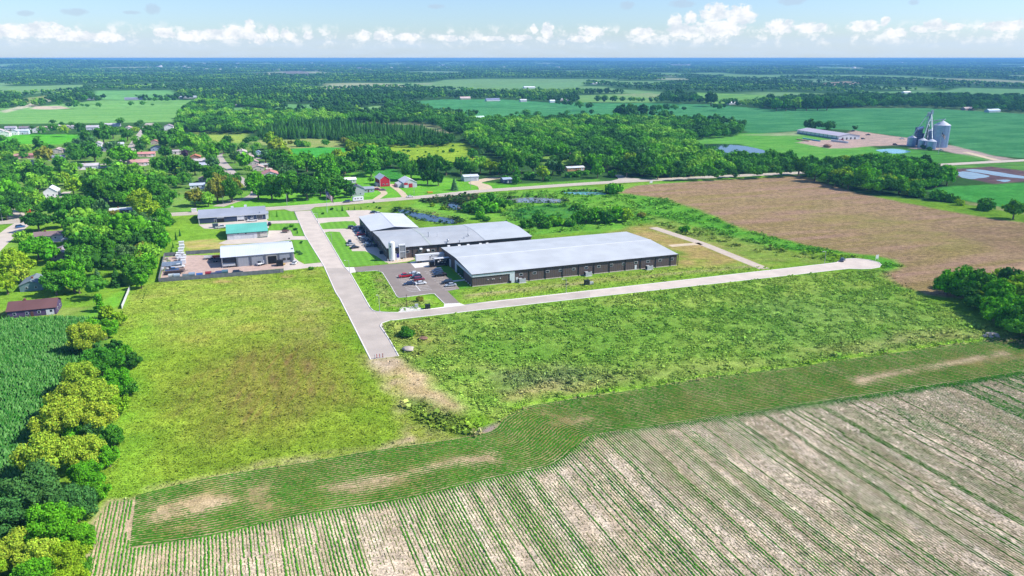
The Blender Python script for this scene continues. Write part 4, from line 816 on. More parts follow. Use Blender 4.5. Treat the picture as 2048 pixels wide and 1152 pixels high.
Z((0, 0), 1, [(1895, 570, 24, 'g'), (1924, 566, 32, 'g'), (1950, 572, 30, 'm'), (1975, 580, 22, 'm'), (1961, 602, 24, 'yg', 'bush'), (1994, 598, 28, 'g'), (2022, 588, 30, 'yg'), (2048, 586, 30, 'yg'), (1992, 620, 26, 'g'), (2026, 618, 28, 'g'), (2056, 624, 28, 'g'), (2080, 600, 30, 'yg'), (2016, 640, 24, 'm'), (2050, 648, 28, 'm'), (2090, 650, 30, 'g'), (2110, 615, 32, 'g'), (2130, 660, 30, 'g')], RC, 'thicket')
RS = 'the housing at the left'
Z((0, 360), 5.12, [(50, 120, 100, 'm'), (330, 210, 95, 'l'), (60, 330, 70, 'm'), (380, 410, 120, 'd', 'wide'), (560, 270, 100, 'm'), (740, 280, 110, 'm'), (900, 290, 105, 'm'), (1010, 300, 90, 'b'), (620, 390, 90, 'm'), (1000, 120, 120, 'm'), (1150, 100, 120, 'm'), (1400, 90, 140, 'g'), (1600, 140, 100, 'm'),
   (1530, 160, 65, 'p'), (1680, 240, 80, 'm'), (1440, 230, 110, 'yg'), (1530, 330, 115, 'yg'), (1650, 440, 105, 'g'), (1180, 370, 60, 'o'), (1370, 470, 90, 't', 'tall'), (1500, 480, 110, 'b'), (1570, 570, 110, 'm'), (1640, 640, 90, 'g'), (1150, 480, 120, 'm'), (950, 500, 120, 'm'), (780, 530, 110, 'm'),
   (870, 660, 140, 'm'), (1050, 610, 120, 'l'), (1200, 640, 120, 'm'), (780, 740, 100, 'm'), (1100, 730, 120, 'm'), (1280, 780, 110, 'b'), (1440, 720, 80, 'o'), (920, 800, 100, 'm'), (240, 590, 85, 'l', 'bush'), (380, 690, 135, 'g', 'wide'), (500, 750, 95, 'g'), (150, 840, 120, 'yg'), (60, 900, 110, 'yg'),
   (280, 880, 80, 'yg'), (60, 1060, 100, 'yg'), (200, 960, 90, 'y'), (620, 970, 130, 'g'), (740, 1010, 130, 'g'), (560, 1060, 110, 'm'), (800, 1070, 85, 'g'), (990, 960, 75, 'b', 'spruce'), (1180, 960, 100, 'd', 'spruce'), (1390, 960, 100, 'm'), (1500, 890, 110, 'g'), (1440, 1030, 75, 'g'), (1300, 870, 100, 'm'), (1560, 760, 70, 'm')], RS)
Z((300, 360), 5.12, [(450, 170, 85, 'o'), (590, 200, 65, 'l'), (680, 110, 105, 'o'), (830, 110, 105, 'm'), (1100, 80, 105, 'g'), (1240, 90, 100, 'm'), (1400, 80, 120, 'm'), (1600, 80, 110, 'd'), (1310, 165, 42, 'g'), (1880, 130, 58, 'm'), (2010, 70, 60, 'm'), (1670, 140, 38, 'm'), (1480, 208, 18, 'g'), (1740, 60, 90, 'm')], 'the trees north of the road junction')
Z((0, 160), 5.12, [(120, 680, 72, 'm'), (30, 740, 75, 'm'), (395, 690, 60, 'm', 'tall'), (440, 770, 85, 'o'), (510, 680, 45, 'd', 'tall'), (240, 770, 45, 'm'), (700, 680, 52, 'd'), (800, 660, 60, 'b'), (880, 590, 65, 'm'), (940, 620, 55, 'b'), (960, 740, 85, 'm'), (770, 745, 42, 'p'), (1050, 560, 80, 'm'), (1150, 530, 60, 'm'), (1150, 685, 65, 'b', 'bush'),
   (1260, 770, 120, 'g', 'wide'), (1300, 560, 58, 'm'), (1380, 510, 45, 'yg'), (1520, 540, 68, 'm'), (1490, 630, 55, 'l'), (1600, 480, 48, 'm'), (1230, 420, 45, 'm'), (1040, 455, 28, 'm'), (820, 490, 55, 'd'), (650, 515, 55, 'yg'), (540, 490, 55, 'm'), (430, 520, 50, 'm'), (320, 480, 26, 'd', 'tall'), (540, 430, 33, 'd'), (630, 450, 24, 'd'), (730, 450, 33, 'm'),
   (1400, 455, 28, 'd'), (1440, 432, 30, 'm'), (1690, 620, 75, 'm'), (1780, 590, 75, 'm'), (1880, 640, 85, 'g'), (1980, 650, 75, 'l'), (1830, 540, 55, 'l'), (1900, 755, 50, 'p'), (1690, 740, 55, 'm'), (630, 860, 75, 'm'), (710, 930, 80, 'l'), (800, 800, 38, 'm'), (410, 840, 55, 'l'), (100, 840, 75, 'd'), (230, 920, 85, 'l'), (350, 930, 85, 'm'), (470, 940, 75, 'm'), (100, 960, 85, 'm'),
   (380, 1060, 95, 'l'), (560, 1030, 80, 'l'), (660, 1010, 65, 'yg'), (740, 1080, 85, 'yg'), (50, 1100, 85, 'g'), (185, 1070, 38, 'b', 'spruce'), (960, 1000, 90, 'l'), (1080, 1000, 85, 'm'), (1240, 920, 75, 'l'), (1380, 940, 85, 'l'), (1180, 880, 30, 'b', 'spruce'), (1010, 1090, 95, 'm'), (1150, 1060, 95, 'm'), (1300, 1050, 95, 'm'), (1450, 1080, 105, 'm'), (1600, 1040, 85, 'm'),
   (1490, 1000, 46, 'p'), (1650, 890, 85, 'm'), (1780, 880, 85, 'm'), (1830, 935, 48, 'y'), (1900, 860, 75, 'm'), (1990, 900, 65, 'm'), (1740, 1010, 36, 'b', 'spruce'), (1810, 1035, 42, 'p'), (1880, 1020, 38, 'b', 'spruce'), (1945, 1010, 40, 'b', 'spruce'), (1560, 970, 60, 'l'), (20, 600, 40, 'm'), (300, 1030, 70, 'd'), (860, 1010, 55, 'b'), (820, 880, 32, 'm')], RS)
Z((300, 160), 5.12, [(610, 745, 70, 'g'), (745, 685, 62, 'g'), (640, 650, 24, 'd', 'spruce'), (570, 655, 22, 'd', 'spruce'), (850, 685, 26, 'd', 'spruce'), (905, 690, 26, 'b', 'spruce'), (955, 700, 26, 'd', 'spruce'), (865, 785, 56, 't'), (970, 830, 75, 'g'), (1000, 910, 48, 'l'), (1000, 625, 52, 'd'), (1070, 605, 42, 'm'), (1060, 720, 52, 't', 'spruce'), (1180, 785, 56, 'b'), (1270, 865, 48, 'm'),
   (1230, 625, 75, 'yg'), (1300, 695, 85, 'y'), (1370, 745, 75, 'yg'), (1350, 800, 75, 'm'), (645, 850, 55, 'b'), (740, 925, 42, 'm'), (620, 955, 85, 'm'), (880, 1020, 58, 'm'), (720, 1060, 85, 'o'), (855, 1080, 85, 'o'), (1080, 1020, 85, 'g'), (1260, 1060, 95, 'm'), (1410, 950, 65, 'b'), (1430, 1030, 85, 'm'), (1500, 860, 90, 'g'), (1600, 840, 85, 'g'), (1700, 870, 90, 'g'),
   (1620, 1040, 68, 'm'), (1800, 870, 85, 'g'), (1850, 960, 85, 'g'), (1980, 900, 80, 'm'), (1750, 990, 80, 'm'), (1900, 1060, 80, 'm'), (1540, 655, 55, 'm', 'bush'), (1610, 660, 45, 'l', 'bush'), (1790, 645, 32, 'm'), (1440, 640, 26, 'o', 'bush'), (1990, 625, 45, 'o'), (400, 640, 70, 'l')], 'the gardens round the cul-de-sac houses')
FM = 'the farmhouses along the highway'
Z((640, 280), 5.12, [(1375, 435, 58, 'b', 'spruce'), (520, 400, 32, 'm', 'tall'), (250, 260, 75, 'm'), (120, 310, 75, 'm'), (370, 210, 90, 'm'), (500, 170, 85, 'g'), (60, 230, 70, 'g'), (520, 290, 75, 'm'), (180, 160, 60, 'yg'), (330, 80, 75, 'yg'), (480, 110, 70, 'm'), (90, 420, 80, 'm'), (200, 470, 70, 'm'), (310, 520, 60, 'd'), (130, 520, 60, 'm'), (30, 480, 55, 'm'), (640, 90, 50, 'm'),
   (720, 180, 75, 'm'), (830, 200, 75, 'm'), (690, 240, 45, 'yg'), (930, 310, 90, 'm'), (1080, 290, 100, 'd'), (1190, 250, 90, 'm'), (1290, 270, 80, 'm'), (1100, 380, 70, 'd'), (1210, 400, 60, 'd'), (1440, 260, 75, 'm'), (1540, 280, 75, 'm'), (1640, 250, 75, 'l'), (1740, 270, 70, 'yg'), (1830, 290, 60, 'yg'), (2000, 250, 90, 'm'), (950, 60, 38, 'm'), (1560, 140, 50, 'm'), (1640, 130, 45, 'b'), (1350, 110, 28, 'm', 'bush'), (2010, 360, 60, 'm', 'tall')], FM)
PO = 'the ponds behind the long warehouse'
Z((640, 280), 5.12, [(1540, 695, 85, 'm', 'bush'), (1650, 630, 70, 'g', 'bush'), (1640, 720, 70, 'm', 'bush'), (1750, 700, 80, 'g', 'bush'), (1720, 590, 68, 'm', 'bush'), (1840, 640, 60, 'm', 'bush'), (1935, 665, 48, 'm'), (1640, 775, 62, 'g', 'bush'), (1860, 720, 42, 'l', 'bush'), (1260, 698, 28, 'yg', 'bush'), (1150, 668, 28, 'yg', 'bush'), (1700, 810, 40, 'm', 'bush')], PO, 'thicket')
Z((1000, 280), 5.12, [(290, 860, 70, 'm', 'bush'), (400, 820, 75, 'm'), (560, 835, 80, 'g', 'bush'), (470, 870, 60, 'm', 'bush'), (640, 850, 48, 'l', 'bush'), (720, 850, 60, 'm', 'bush'), (790, 810, 58, 'g'), (880, 790, 75, 'm'), (980, 780, 75, 'g'), (1100, 790, 80, 'm'), (1200, 770, 78, 'g'), (1290, 780, 72, 'yg'), (785, 685, 52, 'm', 'bush'), (1165, 512, 80, 'g', 'bush'), (1880, 912, 55, 'g', 'bush'), (20, 680, 36, 'm', 'bush'), (1450, 770, 40, 'o', 'bush')], PO, 'thicket')
Z((1000, 280), 5.12, [(140, 230, 90, 'm'), (60, 300, 75, 'm'), (340, 250, 75, 'm'), (440, 330, 70, 'yg'), (540, 260, 80, 'b'), (620, 290, 50, 'd', 'tall'), (580, 100, 110, 'g', 'wide'), (380, 110, 70, 'm'), (240, 130, 60, 'g'), (700, 360, 45, 'm', 'bush'), (780, 350, 55, 'm', 'bush'), (780, 200, 70, 'l'), (910, 140, 72, 't'), (980, 240, 80, 'g'), (1000, 320, 60, 'g'), (1140, 345, 48, 'g', 'bush'), (880, 340, 35, 'g', 'bush'),
   (1190, 150, 85, 'g'), (1330, 210, 75, 'yg'), (1450, 160, 85, 'b'), (1560, 200, 85, 'm'), (1460, 290, 55, 'l', 'tall'), (1620, 320, 70, 'g'), (1300, 290, 80, 'd'), (1700, 240, 75, 'm'), (1830, 210, 75, 'm'), (1940, 220, 75, 'm'), (1960, 310, 55, 'l'), (1750, 320, 55, 'm'), (1860, 320, 50, 'm'), (300, 370, 60, 'm', 'bush'), (480, 400, 40, 'm', 'bush'), (60, 390, 40, 'g', 'bush')], 'the road bend north of the ponds')
RW = 'the tree belt edging the plowed field'
Z((1500, 200), 3.737, [(370, 490, 65, 'm'), (470, 470, 45, 'm'), (490, 540, 60, 'm'), (570, 450, 35, 'm', 'tall'), (650, 470, 45, 'm'), (590, 560, 50, 'm'), (700, 570, 58, 'yg'), (790, 480, 65, 'm'), (880, 470, 60, 'm'), (980, 470, 60, 'g'), (880, 580, 80, 'g'), (1030, 560, 62, 'm'), (1100, 480, 60, 'g'), (1180, 500, 60, 'g'), (1135, 430, 34, 'd'), (1240, 460, 36, 'd'), (1310, 465, 45, 'd'), (1200, 580, 75, 'm'), (1300, 560, 75, 'm'), (1400, 570, 70, 'm'), (1480, 570, 60, 'g'),
   (1120, 640, 55, 'm'), (990, 645, 30, 'm', 'bush'), (1380, 620, 40, 'm'), (740, 610, 50, 'm'), (640, 600, 45, 'd'), (1250, 695, 60, 'm', 'bush'), (1180, 690, 40, 'yg', 'bush'), (1410, 718, 62, 'm', 'bush'), (1515, 742, 45, 'm', 'bush'), (1575, 770, 35, 'yg', 'bush'), (1765, 790, 68, 'm', 'bush'), (1980, 815, 66, 'm'),
   (30, 440, 45, 'm'), (110, 450, 50, 'm'), (190, 440, 50, 'm'), (280, 440, 55, 'm'), (-60, 430, 50, 'm'), (440, 185, 40, 'd'), (515, 185, 36, 'd'), (590, 195, 38, 'd'), (1300, 352, 22, 'd', 'bush'), (1340, 368, 22, 'd')], RW)
Z((0, 160), 5.12, [(50, 265, 40, 'm'), (230, 250, 45, 'm'), (605, 238, 33, 'm'), (705, 255, 35, 'd'), (775, 245, 42, 'm'), (840, 258, 22, 'm'), (893, 262, 22, 'm'), (1008, 258, 30, 'm'), (1340, 243, 30, 'm'), (1458, 238, 30, 'm'), (1560, 253, 17, 'm'), (865, 185, 35, 'm'), (990, 192, 45, 'd'), (1395, 160, 13, 'd'), (1590, 160, 18, 'd'), (1480, 200, 22, 'd'), (1530, 198, 26, 'd'), (1590, 200, 28, 'm'), (1650, 198, 26, 'd'), (1710, 198, 28, 'm'), (1780, 190, 30, 'd')], 'the far hayfield at the upper left')
Z((640, 160), 3.657, [(1110, 255, 30, 'm'), (1400, 262, 20, 'd'), (1440, 243, 18, 'm'), (1505, 243, 35, 'm'), (1590, 250, 30, 'm'), (1752, 248, 14, 'd'), (1806, 238, 22, 'm'), (1922, 238, 20, 'd'), (1986, 234, 20, 'd'), (1895, 185, 32, 'm'), (1968, 188, 32, 'd'), (1740, 165, 22, 'd'), (1790, 168, 26, 'd'), (1830, 172, 22, 'd'), (40, 458, 30, 'm')], 'the broad green field behind the woods')
Z((1100, 100), 3.657, [(520, 440, 45, 'd'), (600, 440, 40, 'm'), (680, 440, 40, 'd'), (760, 430, 32, 'd'), (800, 425, 30, 'm'), (850, 420, 32, 'd'), (910, 422, 30, 'm'), (980, 428, 18, 'd'), (1205, 412, 26, 'd'), (1240, 415, 24, 'm'), (1278, 408, 18, 'd'), (1502, 405, 18, 'd'), (1542, 410, 22, 'd'), (1600, 390, 36, 'd'), (1660, 400, 40, 'm'), (1730, 398, 40, 'm'), (1800, 390, 42, 'l'), (1880, 398, 40, 'd'), (1960, 395, 40, 'm'), (2030, 395, 40, 'd'), (825, 355, 30, 'd'), (900, 350, 32, 'm'), (980, 355, 34, 'd'), (1060, 350, 36, 'm'), (1180, 358, 44, 'd'), (350, 355, 26, 'd'), (400, 352, 26, 'm'), (470, 355, 24, 'm'), (530, 360, 24, 'd'), (590, 362, 22, 'm'), (650, 365, 18, 'l')], 'the lone groups on the green fields to the right')
SM = 'the young plantings round the campus'
for x_, y_, h_, ck, kd in [(351.8, 475, 4, 'd', 'spruce'), (359.6, 467.5, 3.5, 'd', 'spruce'), (346, 492, 3, 'd', 'spruce'), (343, 500, 3, 'd', 'spruce'), (341, 507, 3, 'd', 'spruce'), (554, 429.5, 3, 'g', 'spruce'), (622, 537.5, 5, 'm', 'bush'), (684.5, 418, 3, 'd', 'spruce'), (674, 420, 1.5, 'd', 'spruce'), (662.5, 418, 4, 'd', 'bush'), (697, 418, 1.5, 'd', 'spruce'), (709, 417, 2, 'd', 'spruce'), (722, 416.5, 1.6, 'd', 'spruce'), (736, 413.5, 2.2, 'g', 'round'), (753, 414.5, 2.4, 'd', 'round'),
                       (759.5, 416, 3, 'd', 'bush'), (747.5, 405, 2, 'd', 'bush'), (645, 427, 3, 'd', 'bush'), (571, 457, 4.2, 'd', 'bush'), (590, 458.5, 4, 'd', 'bush'), (583, 452, 4.5, 'g', 'bush'), (594.5, 463.5, 2.4, 'd', 'spruce'), (602, 485.5, 2.6, 'd', 'bush'), (603.5, 483, 2, 'd', 'bush'), (596, 504, 4, 'b', 'bush'), (601.5, 507.5, 3.6, 'b', 'bush'), (588, 506, 3.6, 'g', 'bush'), (813, 664, 17, 'm', 'bush'), (841, 598.5, 8, 'o', 'bush'), (990, 592, 0, 'd', 'bush')]:  # some dark bushes by the teal roofed shed stand in for lawn machinery
    if h_: tree_px(x_, y_, h_, kd, ck, SM)
for k in range(7): tree_px(283 + k * 1.6, 605 - k * 4.2, 1.3, 'bush', 'd', 'the sapling line beside the white fence')
r5 = np.random.default_rng(5)
for k in range(34):
    x_, y_ = r5.uniform(765, 985), r5.uniform(288, 320)
    if inside(np.array([x_]), np.array([y_]), np.array([(765, 293), (831, 286), (927, 289), (950, 298), (935, 312), (985, 318), (886, 323), (822, 320)]))[0]: tree_px(x_, y_, r5.uniform(1.2, 3.2), 'bush', 'm', 'the shrubby meadow behind the farms')
# woods: outlines drawn round the crowns, filled by even spacing
def fill(pts, sp, rad, kinds, cols, seed, zc=7):
    r = np.random.default_rng(seed); poly = np.array([P(x, y, zc) for x, y in pts]); lo = poly.min(0); hi = poly.max(0)
    xs = np.arange(lo[0], hi[0], sp); ys = np.arange(lo[1], hi[1], sp); X, Y = np.meshgrid(xs, ys); X = X + (np.arange(len(ys)) % 2)[:, None] * sp / 2
    X = X.ravel() + r.normal(0, sp * .2, X.size); Y = Y.ravel() + r.normal(0, sp * .2, Y.size); k = inside(X, Y, poly)
    n = fbm(X / 60, Y / 60, seed)
    return [(x, y, rad * r.lognormal(0, .17), r.choice(kinds), cols[int(np.clip((q - .5) * 2.2 + .5 + r.normal(0, .22), 0, .999) * len(cols))], 'wood') for x, y, q in zip(X[k], Y[k], n[k])]
WOODS = []
def clear_of(lst, polys):
    out = [t for t in lst if not any(inside(np.array([t[0]]), np.array([t[1]]), p)[0] for p in polys)]; return out
RW3 = ['round', 'round', 'wide', 'tall']
cl = [pl([(1066, 316), (1110, 311), (1160, 318), (1150, 328), (1090, 330)]), pl([(1125, 335), (1180, 332), (1185, 345), (1125, 348)])]
WOODS += clear_of(fill([(932, 262), (928, 240), (1040, 236), (1150, 233), (1370, 236), (1480, 255), (1484, 262), (1395, 270), (1385, 285), (1400, 303), (1560, 318), (1590, 330), (1550, 335), (1290, 340), (1200, 325), (1100, 318), (1000, 310), (960, 290), (935, 282)], 9.5, 5.6, RW3, ['d', 'm', 'm', 'g', 'l'], 11), cl)
WOODS += fill([(352, 256), (366, 217), (398, 199), (462, 206), (466, 228), (500, 222), (560, 221), (640, 225), (690, 232), (690, 243), (560, 246), (515, 258), (420, 258)], 10, 5.8, RW3, ['d', 'm', 'm', 'g', 'l'], 12)
WOODS += fill([(515, 262), (560, 245), (690, 243), (720, 250), (820, 255), (885, 266), (900, 278), (880, 282), (700, 280), (640, 270), (520, 272)], 8.5, 3.4, ['spruce'], ['d', 't', 'd', 'm'], 13, 5)
WOODS += fill([(690, 272), (760, 270), (905, 270), (905, 282), (760, 284), (700, 284)], 9, 4.6, RW3, ['m', 'd'], 14)
WOODS += fill([(770, 200), (800, 205), (880, 230), (925, 236), (925, 262), (905, 262), (860, 240), (690, 236), (690, 229), (780, 230)], 11, 5.6, RW3, ['d', 'm', 'm'], 15)
WOODS += fill([(470, 205), (500, 200), (545, 205), (540, 215), (500, 210)], 11, 5.5, RW3, ['d', 'm'], 16)
WOODS += fill([(634, 316), (690, 312), (720, 298), (760, 288), (800, 322), (830, 330), (770, 325), (740, 335), (700, 338), (640, 332)], 9, 5, RW3, ['m', 'g', 'g', 'yg'], 17)
WOODS += fill([(1525, 199), (1600, 194), (1750, 190), (2048, 194), (2300, 200), (2300, 226), (2048, 219), (1850, 209), (1700, 209), (1560, 214), (1530, 210)], 12, 6.3, RW3, ['d', 'd', 'm'], 18)
WOODS += fill([(1205, 340), (1290, 330), (1560, 325), (1590, 338), (1500, 343), (1300, 348), (1230, 346)], 9, 4.6, RW3, ['d', 'm', 'm', 'g'], 19)
WOODS += fill([(-200, 296), (0, 292), (150, 290), (340, 262), (520, 290), (600, 330), (560, 372), (340, 395), (0, 400), (-200, 420)], 17, 5.4, ['round', 'tall', 'round'], ['m', 'l', 'd', 'g', 'm'], 20)
WOODS += fill([(-100, 400), (200, 385), (335, 385), (340, 430), (300, 540), (250, 565), (150, 580), (20, 560), (60, 470), (-100, 460)], 11, 6.2, ['round', 'wide', 'round'], ['m', 'd', 'g', 'm', 'l'], 22)
# crowns near the buildings, roads and clearings are taken out again
WOODS += fill([(1596, 335), (1640, 322), (1720, 314), (1760, 310), (1860, 326), (1905, 338), (1885, 360), (1830, 372), (1760, 372), (1700, 364), (1620, 346)], 9, 5.0, ['round', 'wide', 'tall'], ['m', 'd', 'g', 'm', 'yg'], 24)
WOODS += fill([(1880, 560), (1960, 545), (2048, 560), (2200, 560), (2300, 700), (2048, 670), (1990, 650), (1930, 600)], 6.0, 3.6, ['round', 'tall', 'round'], ['m', 'g', 'yg', 'd'], 23, 4)
def near_px(t, pts, d): return any(np.hypot(t[0] - p[0], t[1] - p[1]) < d for p in pts)
# ------------------------------------------------------------------ generic gabled building
GLASS = mat('window_glass', (0.02, 0.03, 0.045), .12, spec=.8, var=.1)
WTRIM = mat('white_trim', C('eceef2'), .6, var=.03)
DTRIM = mat('dark_trim', C('3a3638'), .6, var=.05)
def wallm(h, rib=.9, dep=.1, ax=0, k=1.25): return mat('siding_' + h, C(h, k), .7, var=.07, scale=.5, stripes=(ax, rib, dep))
def roofm(h, rib=1.0, dep=.07, ax=0, rough=.45, var=.06, k=1.25): return mat('roofing_' + h + str(ax) + str(k), C(h, k), rough, var=var, scale=.12, stripes=(ax, rib, dep), spec=.2)
def gable(name, label, cat, org, rz, Lx, Dy, eave, ridge, wm, rm, axis='x', oh=.4, group=None, rpos=.5, wall2=None):
    t = empty(name, (org[0], org[1], 0), rz, label=label, cat=cat, group=group)
    if axis == 'x': pr = [(0, -.1), (Dy, -.1), (Dy, eave), (Dy * rpos, ridge), (0, eave)]; a0, a1, w, ax = 0, Lx, Dy, 0
    else: pr = [(0, -.1), (Lx, -.1), (Lx, eave), (Lx * rpos, ridge), (0, eave)]; a0, a1, w, ax = 0, Dy, Lx, 1
    MB().prof(pr, a0, a1, ax).obj('wall', wm, t)
    s1 = (ridge - eave) / (w * rpos); s2 = (ridge - eave) / (w * (1 - rpos)); th = .16; e = .03
    MB().prof([(-oh, eave - oh * s1 + e), (w * rpos, ridge + e), (w + oh, eave - oh * s2 + e), (w + oh, eave - oh * s2 + th), (w * rpos, ridge + th), (-oh, eave - oh * s1 + th)], a0 - oh, a1 + oh, ax).obj('roof', rm, t)
    return t
def win(t, x, y, z, w, h, face='f', fm=None, name='window'):
    """framed window proud of the wall; face f: -y side, l: -x side, r: +x side, b: +y side"""
    d = .06
    if face in 'fb':
        s = -1 if face == 'f' else 1; y0, y1 = sorted((y, y + s * d)); g0, g1 = sorted((y + s * d, y + s * (d + .02)))
        f = MB().box(x - w / 2, x + w / 2, y0, y1, z - h / 2, z + h / 2).obj(name, fm or WTRIM, t)
        MB().box(x - w / 2 + .12, x + w / 2 - .12, g0, g1, z - h / 2 + .1, z + h / 2 - .1).obj('pane', GLASS, f)
    else:
        s = -1 if face == 'l' else 1; x0, x1 = sorted((x, x + s * d)); g0, g1 = sorted((x + s * d, x + s * (d + .02)))
        f = MB().box(x0, x1, y - w / 2, y + w / 2, z - h / 2, z + h / 2).obj(name, fm or WTRIM, t)
        MB().box(g0, g1, y - w / 2 + .12, y + w / 2 - .12, z - h / 2 + .1, z + h / 2 - .1).obj('pane', GLASS, f)
    return f
def slab(t, name, x0, x1, y0, y1, z0, z1, m): return MB().box(x0, x1, y0, y1, z0, z1).obj(name, m, t)

# ---- the long warehouse in front
BROWN = wallm('6a5c58', 1.1, .18); BROWN_SHADED = wallm('4c4f58', 1.1, .18, 1)  # second one: brown siding with the left wall's blue-grey shade in its colour
RF = roofm('d2d6d8', .9, .07, var=.09); RF2 = roofm('c4c7ca', .9, .08, var=.09)
B1 = gable('warehouse', 'longest dark brown warehouse with pale metal roof beside the cross street', 'warehouse', UV(0, 0), ROTB, 106.5, 53, 5.8, 7.05, BROWN, RF)
slab(B1, 'ridge_cap', -.4, 106.9, 26.1, 26.9, 7.2, 7.3, WTRIM)
slab(B1, 'gutter', -.4, 106.9, -.62, -.42, 5.62, 5.9, DTRIM)
slab(B1, 'foundation', -.12, 106.6, -.14, -.02, 0, .35, CONC)
fb = lambda px: 573.6 - (px - 945) * .10547
for x in (400, 565, 740, 905, 1060, 1218, 1380, 1535, 1690, 1840, 1916):
    px = 980 + x / 5.12; u = uv(px, fb(px))[0]; slab(B1, 'downspout', u - .12, u + .12, -.3, -.02, 0, 5.65, DTRIM)
for x, y in ((318, 658), (455, 644), (588, 629), (720, 617), (853, 603), (983, 590), (1110, 577), (1238, 563), (1363, 551), (1488, 537), (1612, 525), (1735, 512), (1857, 500)):
    px = 980 + x / 5.12; b = fb(px); win(B1, uv(px, b)[0], -.02, hgt(px, b, 420 + y / 5.12), 1.75, 1.15)
for x in (275, 1487):
    px = 980 + x / 5.12; u = uv(px, fb(px))[0]; dd = slab(B1, 'door', u - .55, u + .55, -.12, -.02, .15, 2.4, WTRIM); MB().box(u + .3, u + .4, -.18, -.12, 1.1, 1.2).obj('handle', DTRIM, dd)
WPAN = mat('white_panel', C('e2ebf2'), .6, var=.04, scale=.5, stripes=(0, 1.2, .04))
uR = uv(1029, fb(1029))[0]
slab(B1, 'fascia_panel', -.28, uR, -.34, -.03, 4.5, 5.7, WPAN); slab(B1, 'fascia_panel', -.34, -.03, -.34, 27.5, 4.5, 5.7, WPAN)
slab(B1, 'pier', uR - 2.4, uR, -.3, -.03, 0, 4.5, WPAN); slab(B1, 'pier', -.3, -.03, 25.2, 27.5, 0, 4.5, WPAN)
slab(B1, 'storefront_glass', -.1, -.03, 14, 25.2, .3, 4.3, GLASS)
for x in (1720, 1765, 1782, 1845): px = 640 + x / 5.12; slab(B1, 'wall_light', uv(px, fb(px))[0] - .2, uv(px, fb(px))[0] + .2, -.3, -.03, 2.6, 2.9, WTRIM)
for k in range(7): slab(B1, 'foundation_block', -.5, -.1, 2 + k * 3.2, 3 + k * 3.2, 0, .4, CONCW)
# ---- the middle hall
B2 = gable('factory_hall', 'brown factory hall with rooftop vents behind the white tank', 'factory', UV(-26.7, 60.5), ROTB, 79, 41.3, 5.9, 7.0, BROWN, RF2)
slab(B2, 'roof_section', 52.4, 79.45, -.45, 41.8, 5.2, 5.6, RF) if 0 else None
V0 = UV(0, 0)
MB().prof([(-.45, 6.09), (20.65, 7.19), (41.75, 6.09), (41.75, 6.17), (20.65, 7.27), (-.45, 6.17)], 52.4, 79.5, 0).obj('roof_section', roofm('d0d5d8', .9, .07), B2)
MB().prof([(-.5, 6.07), (20.65, 7.175), (41.8, 6.07), (41.8, 6.14), (20.65, 7.25), (-.5, 6.14)], 22.2, 23.4, 0).obj('roof_strip', roofm('c8cfc8', .5, .1), B2)
slab(B2, 'gutter', -.4, 79.4, -.62, -.42, 5.68, 5.95, DTRIM)
def b2(px, py, z=0):
    u, v = uv(px, py, z); return u + 26.7, v - 60.5
for x in (948, 1205, 700): px = 640 + x / 5.12; u = b2(px, 519 - (px - 776.7) * .104)[0]; slab(B2, 'downspout', u - .12, u + .12, -.28, -.02, 0, 5.7, DTRIM)
for x, y in ((772, 590), (893, 577), (1022, 566), (1152, 558)):
    px = 640 + x / 5.12; b = 519 - (px - 776.7) * .104; win(B2, b2(px, b)[0], -.02, hgt(px, b, 390 + y / 5.12), 1.9, 1.3)
for x, y, nm in ((1028, 548, 'exhaust_hood'), (1100, 563, 'exhaust_hood'), (1116, 602, 'exhaust_hood'), (1178, 597, 'exhaust_hood'), (1305, 516, 'exhaust_hood'), (1410, 508, 'exhaust_hood'), (1500, 503, 'exhaust_hood'), (1622, 492, 'exhaust_hood'), (1690, 487, 'exhaust_hood')):
    px = 640 + x / 5.12; b = 519 - (px - 776.7) * .104; z = hgt(px, b, 390 + y / 5.12); u = b2(px, b)[0]; MB().prof([(0, z), (-1.1, z - .1), (-1.1, z + .25), (0, z + .85)], u - .7, u + .7).obj(nm, WTRIM, B2)
for k in range(9): win(B2, -.02, 5 + k * 4.2, 3.4, 1.2, .9, 'l')
for x, y, h_, r_ in ((1110, 430, 2.6, .35), (1515, 395, 3.0, .14), (1310, 470, 1.4, .8), (1430, 470, 1.0, .4), (1475, 440, 1.0, .35), (1520, 418, 1.2, .6), (1200, 425, 2.0, .1), (1300, 482, .6, .5)):
    u, v = b2(640 + x / 5.12, 390 + y / 5.12, 6.8); zr = 5.9 + 1.1 * (1 - abs(v - 20.65) / 20.65)
    o = MB().cyl((u, v, zr), (u, v, zr + h_), r_ * .6, r_ * .6, 10).obj('roof_vent', mat('galvanised', C('b8bcc2'), .4, .5, var=.1), B2); MB().cyl((u, v, zr + h_), (u, v, zr + h_ + .3), r_, r_ * .7, 10).obj('cap', mat('galvanised', C('b8bcc2'), .4, .5), o)
# ---- the white roofed hall at the back
B3 = gable('office_hall', 'white roofed brown hall at the north end of the west car park', 'factory', UV(-27.4, 103.6), ROTB, 26.8, 42, 6.0, 7.5, wallm('4c4f58', 1.1, .18, 1), roofm('e2e6ea', .9, .05, 1), axis='y')  # brown siding, wall shade put into its blue-grey colour
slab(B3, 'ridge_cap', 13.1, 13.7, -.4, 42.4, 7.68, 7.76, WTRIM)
for k in range(7): win(B3, -.02, 4 + k * 5.6, 3.6, 1.5, 1.1, 'l')
dd = slab(B3, 'door', -.1, -.02, 20, 21.2, .1, 2.4, WTRIM)
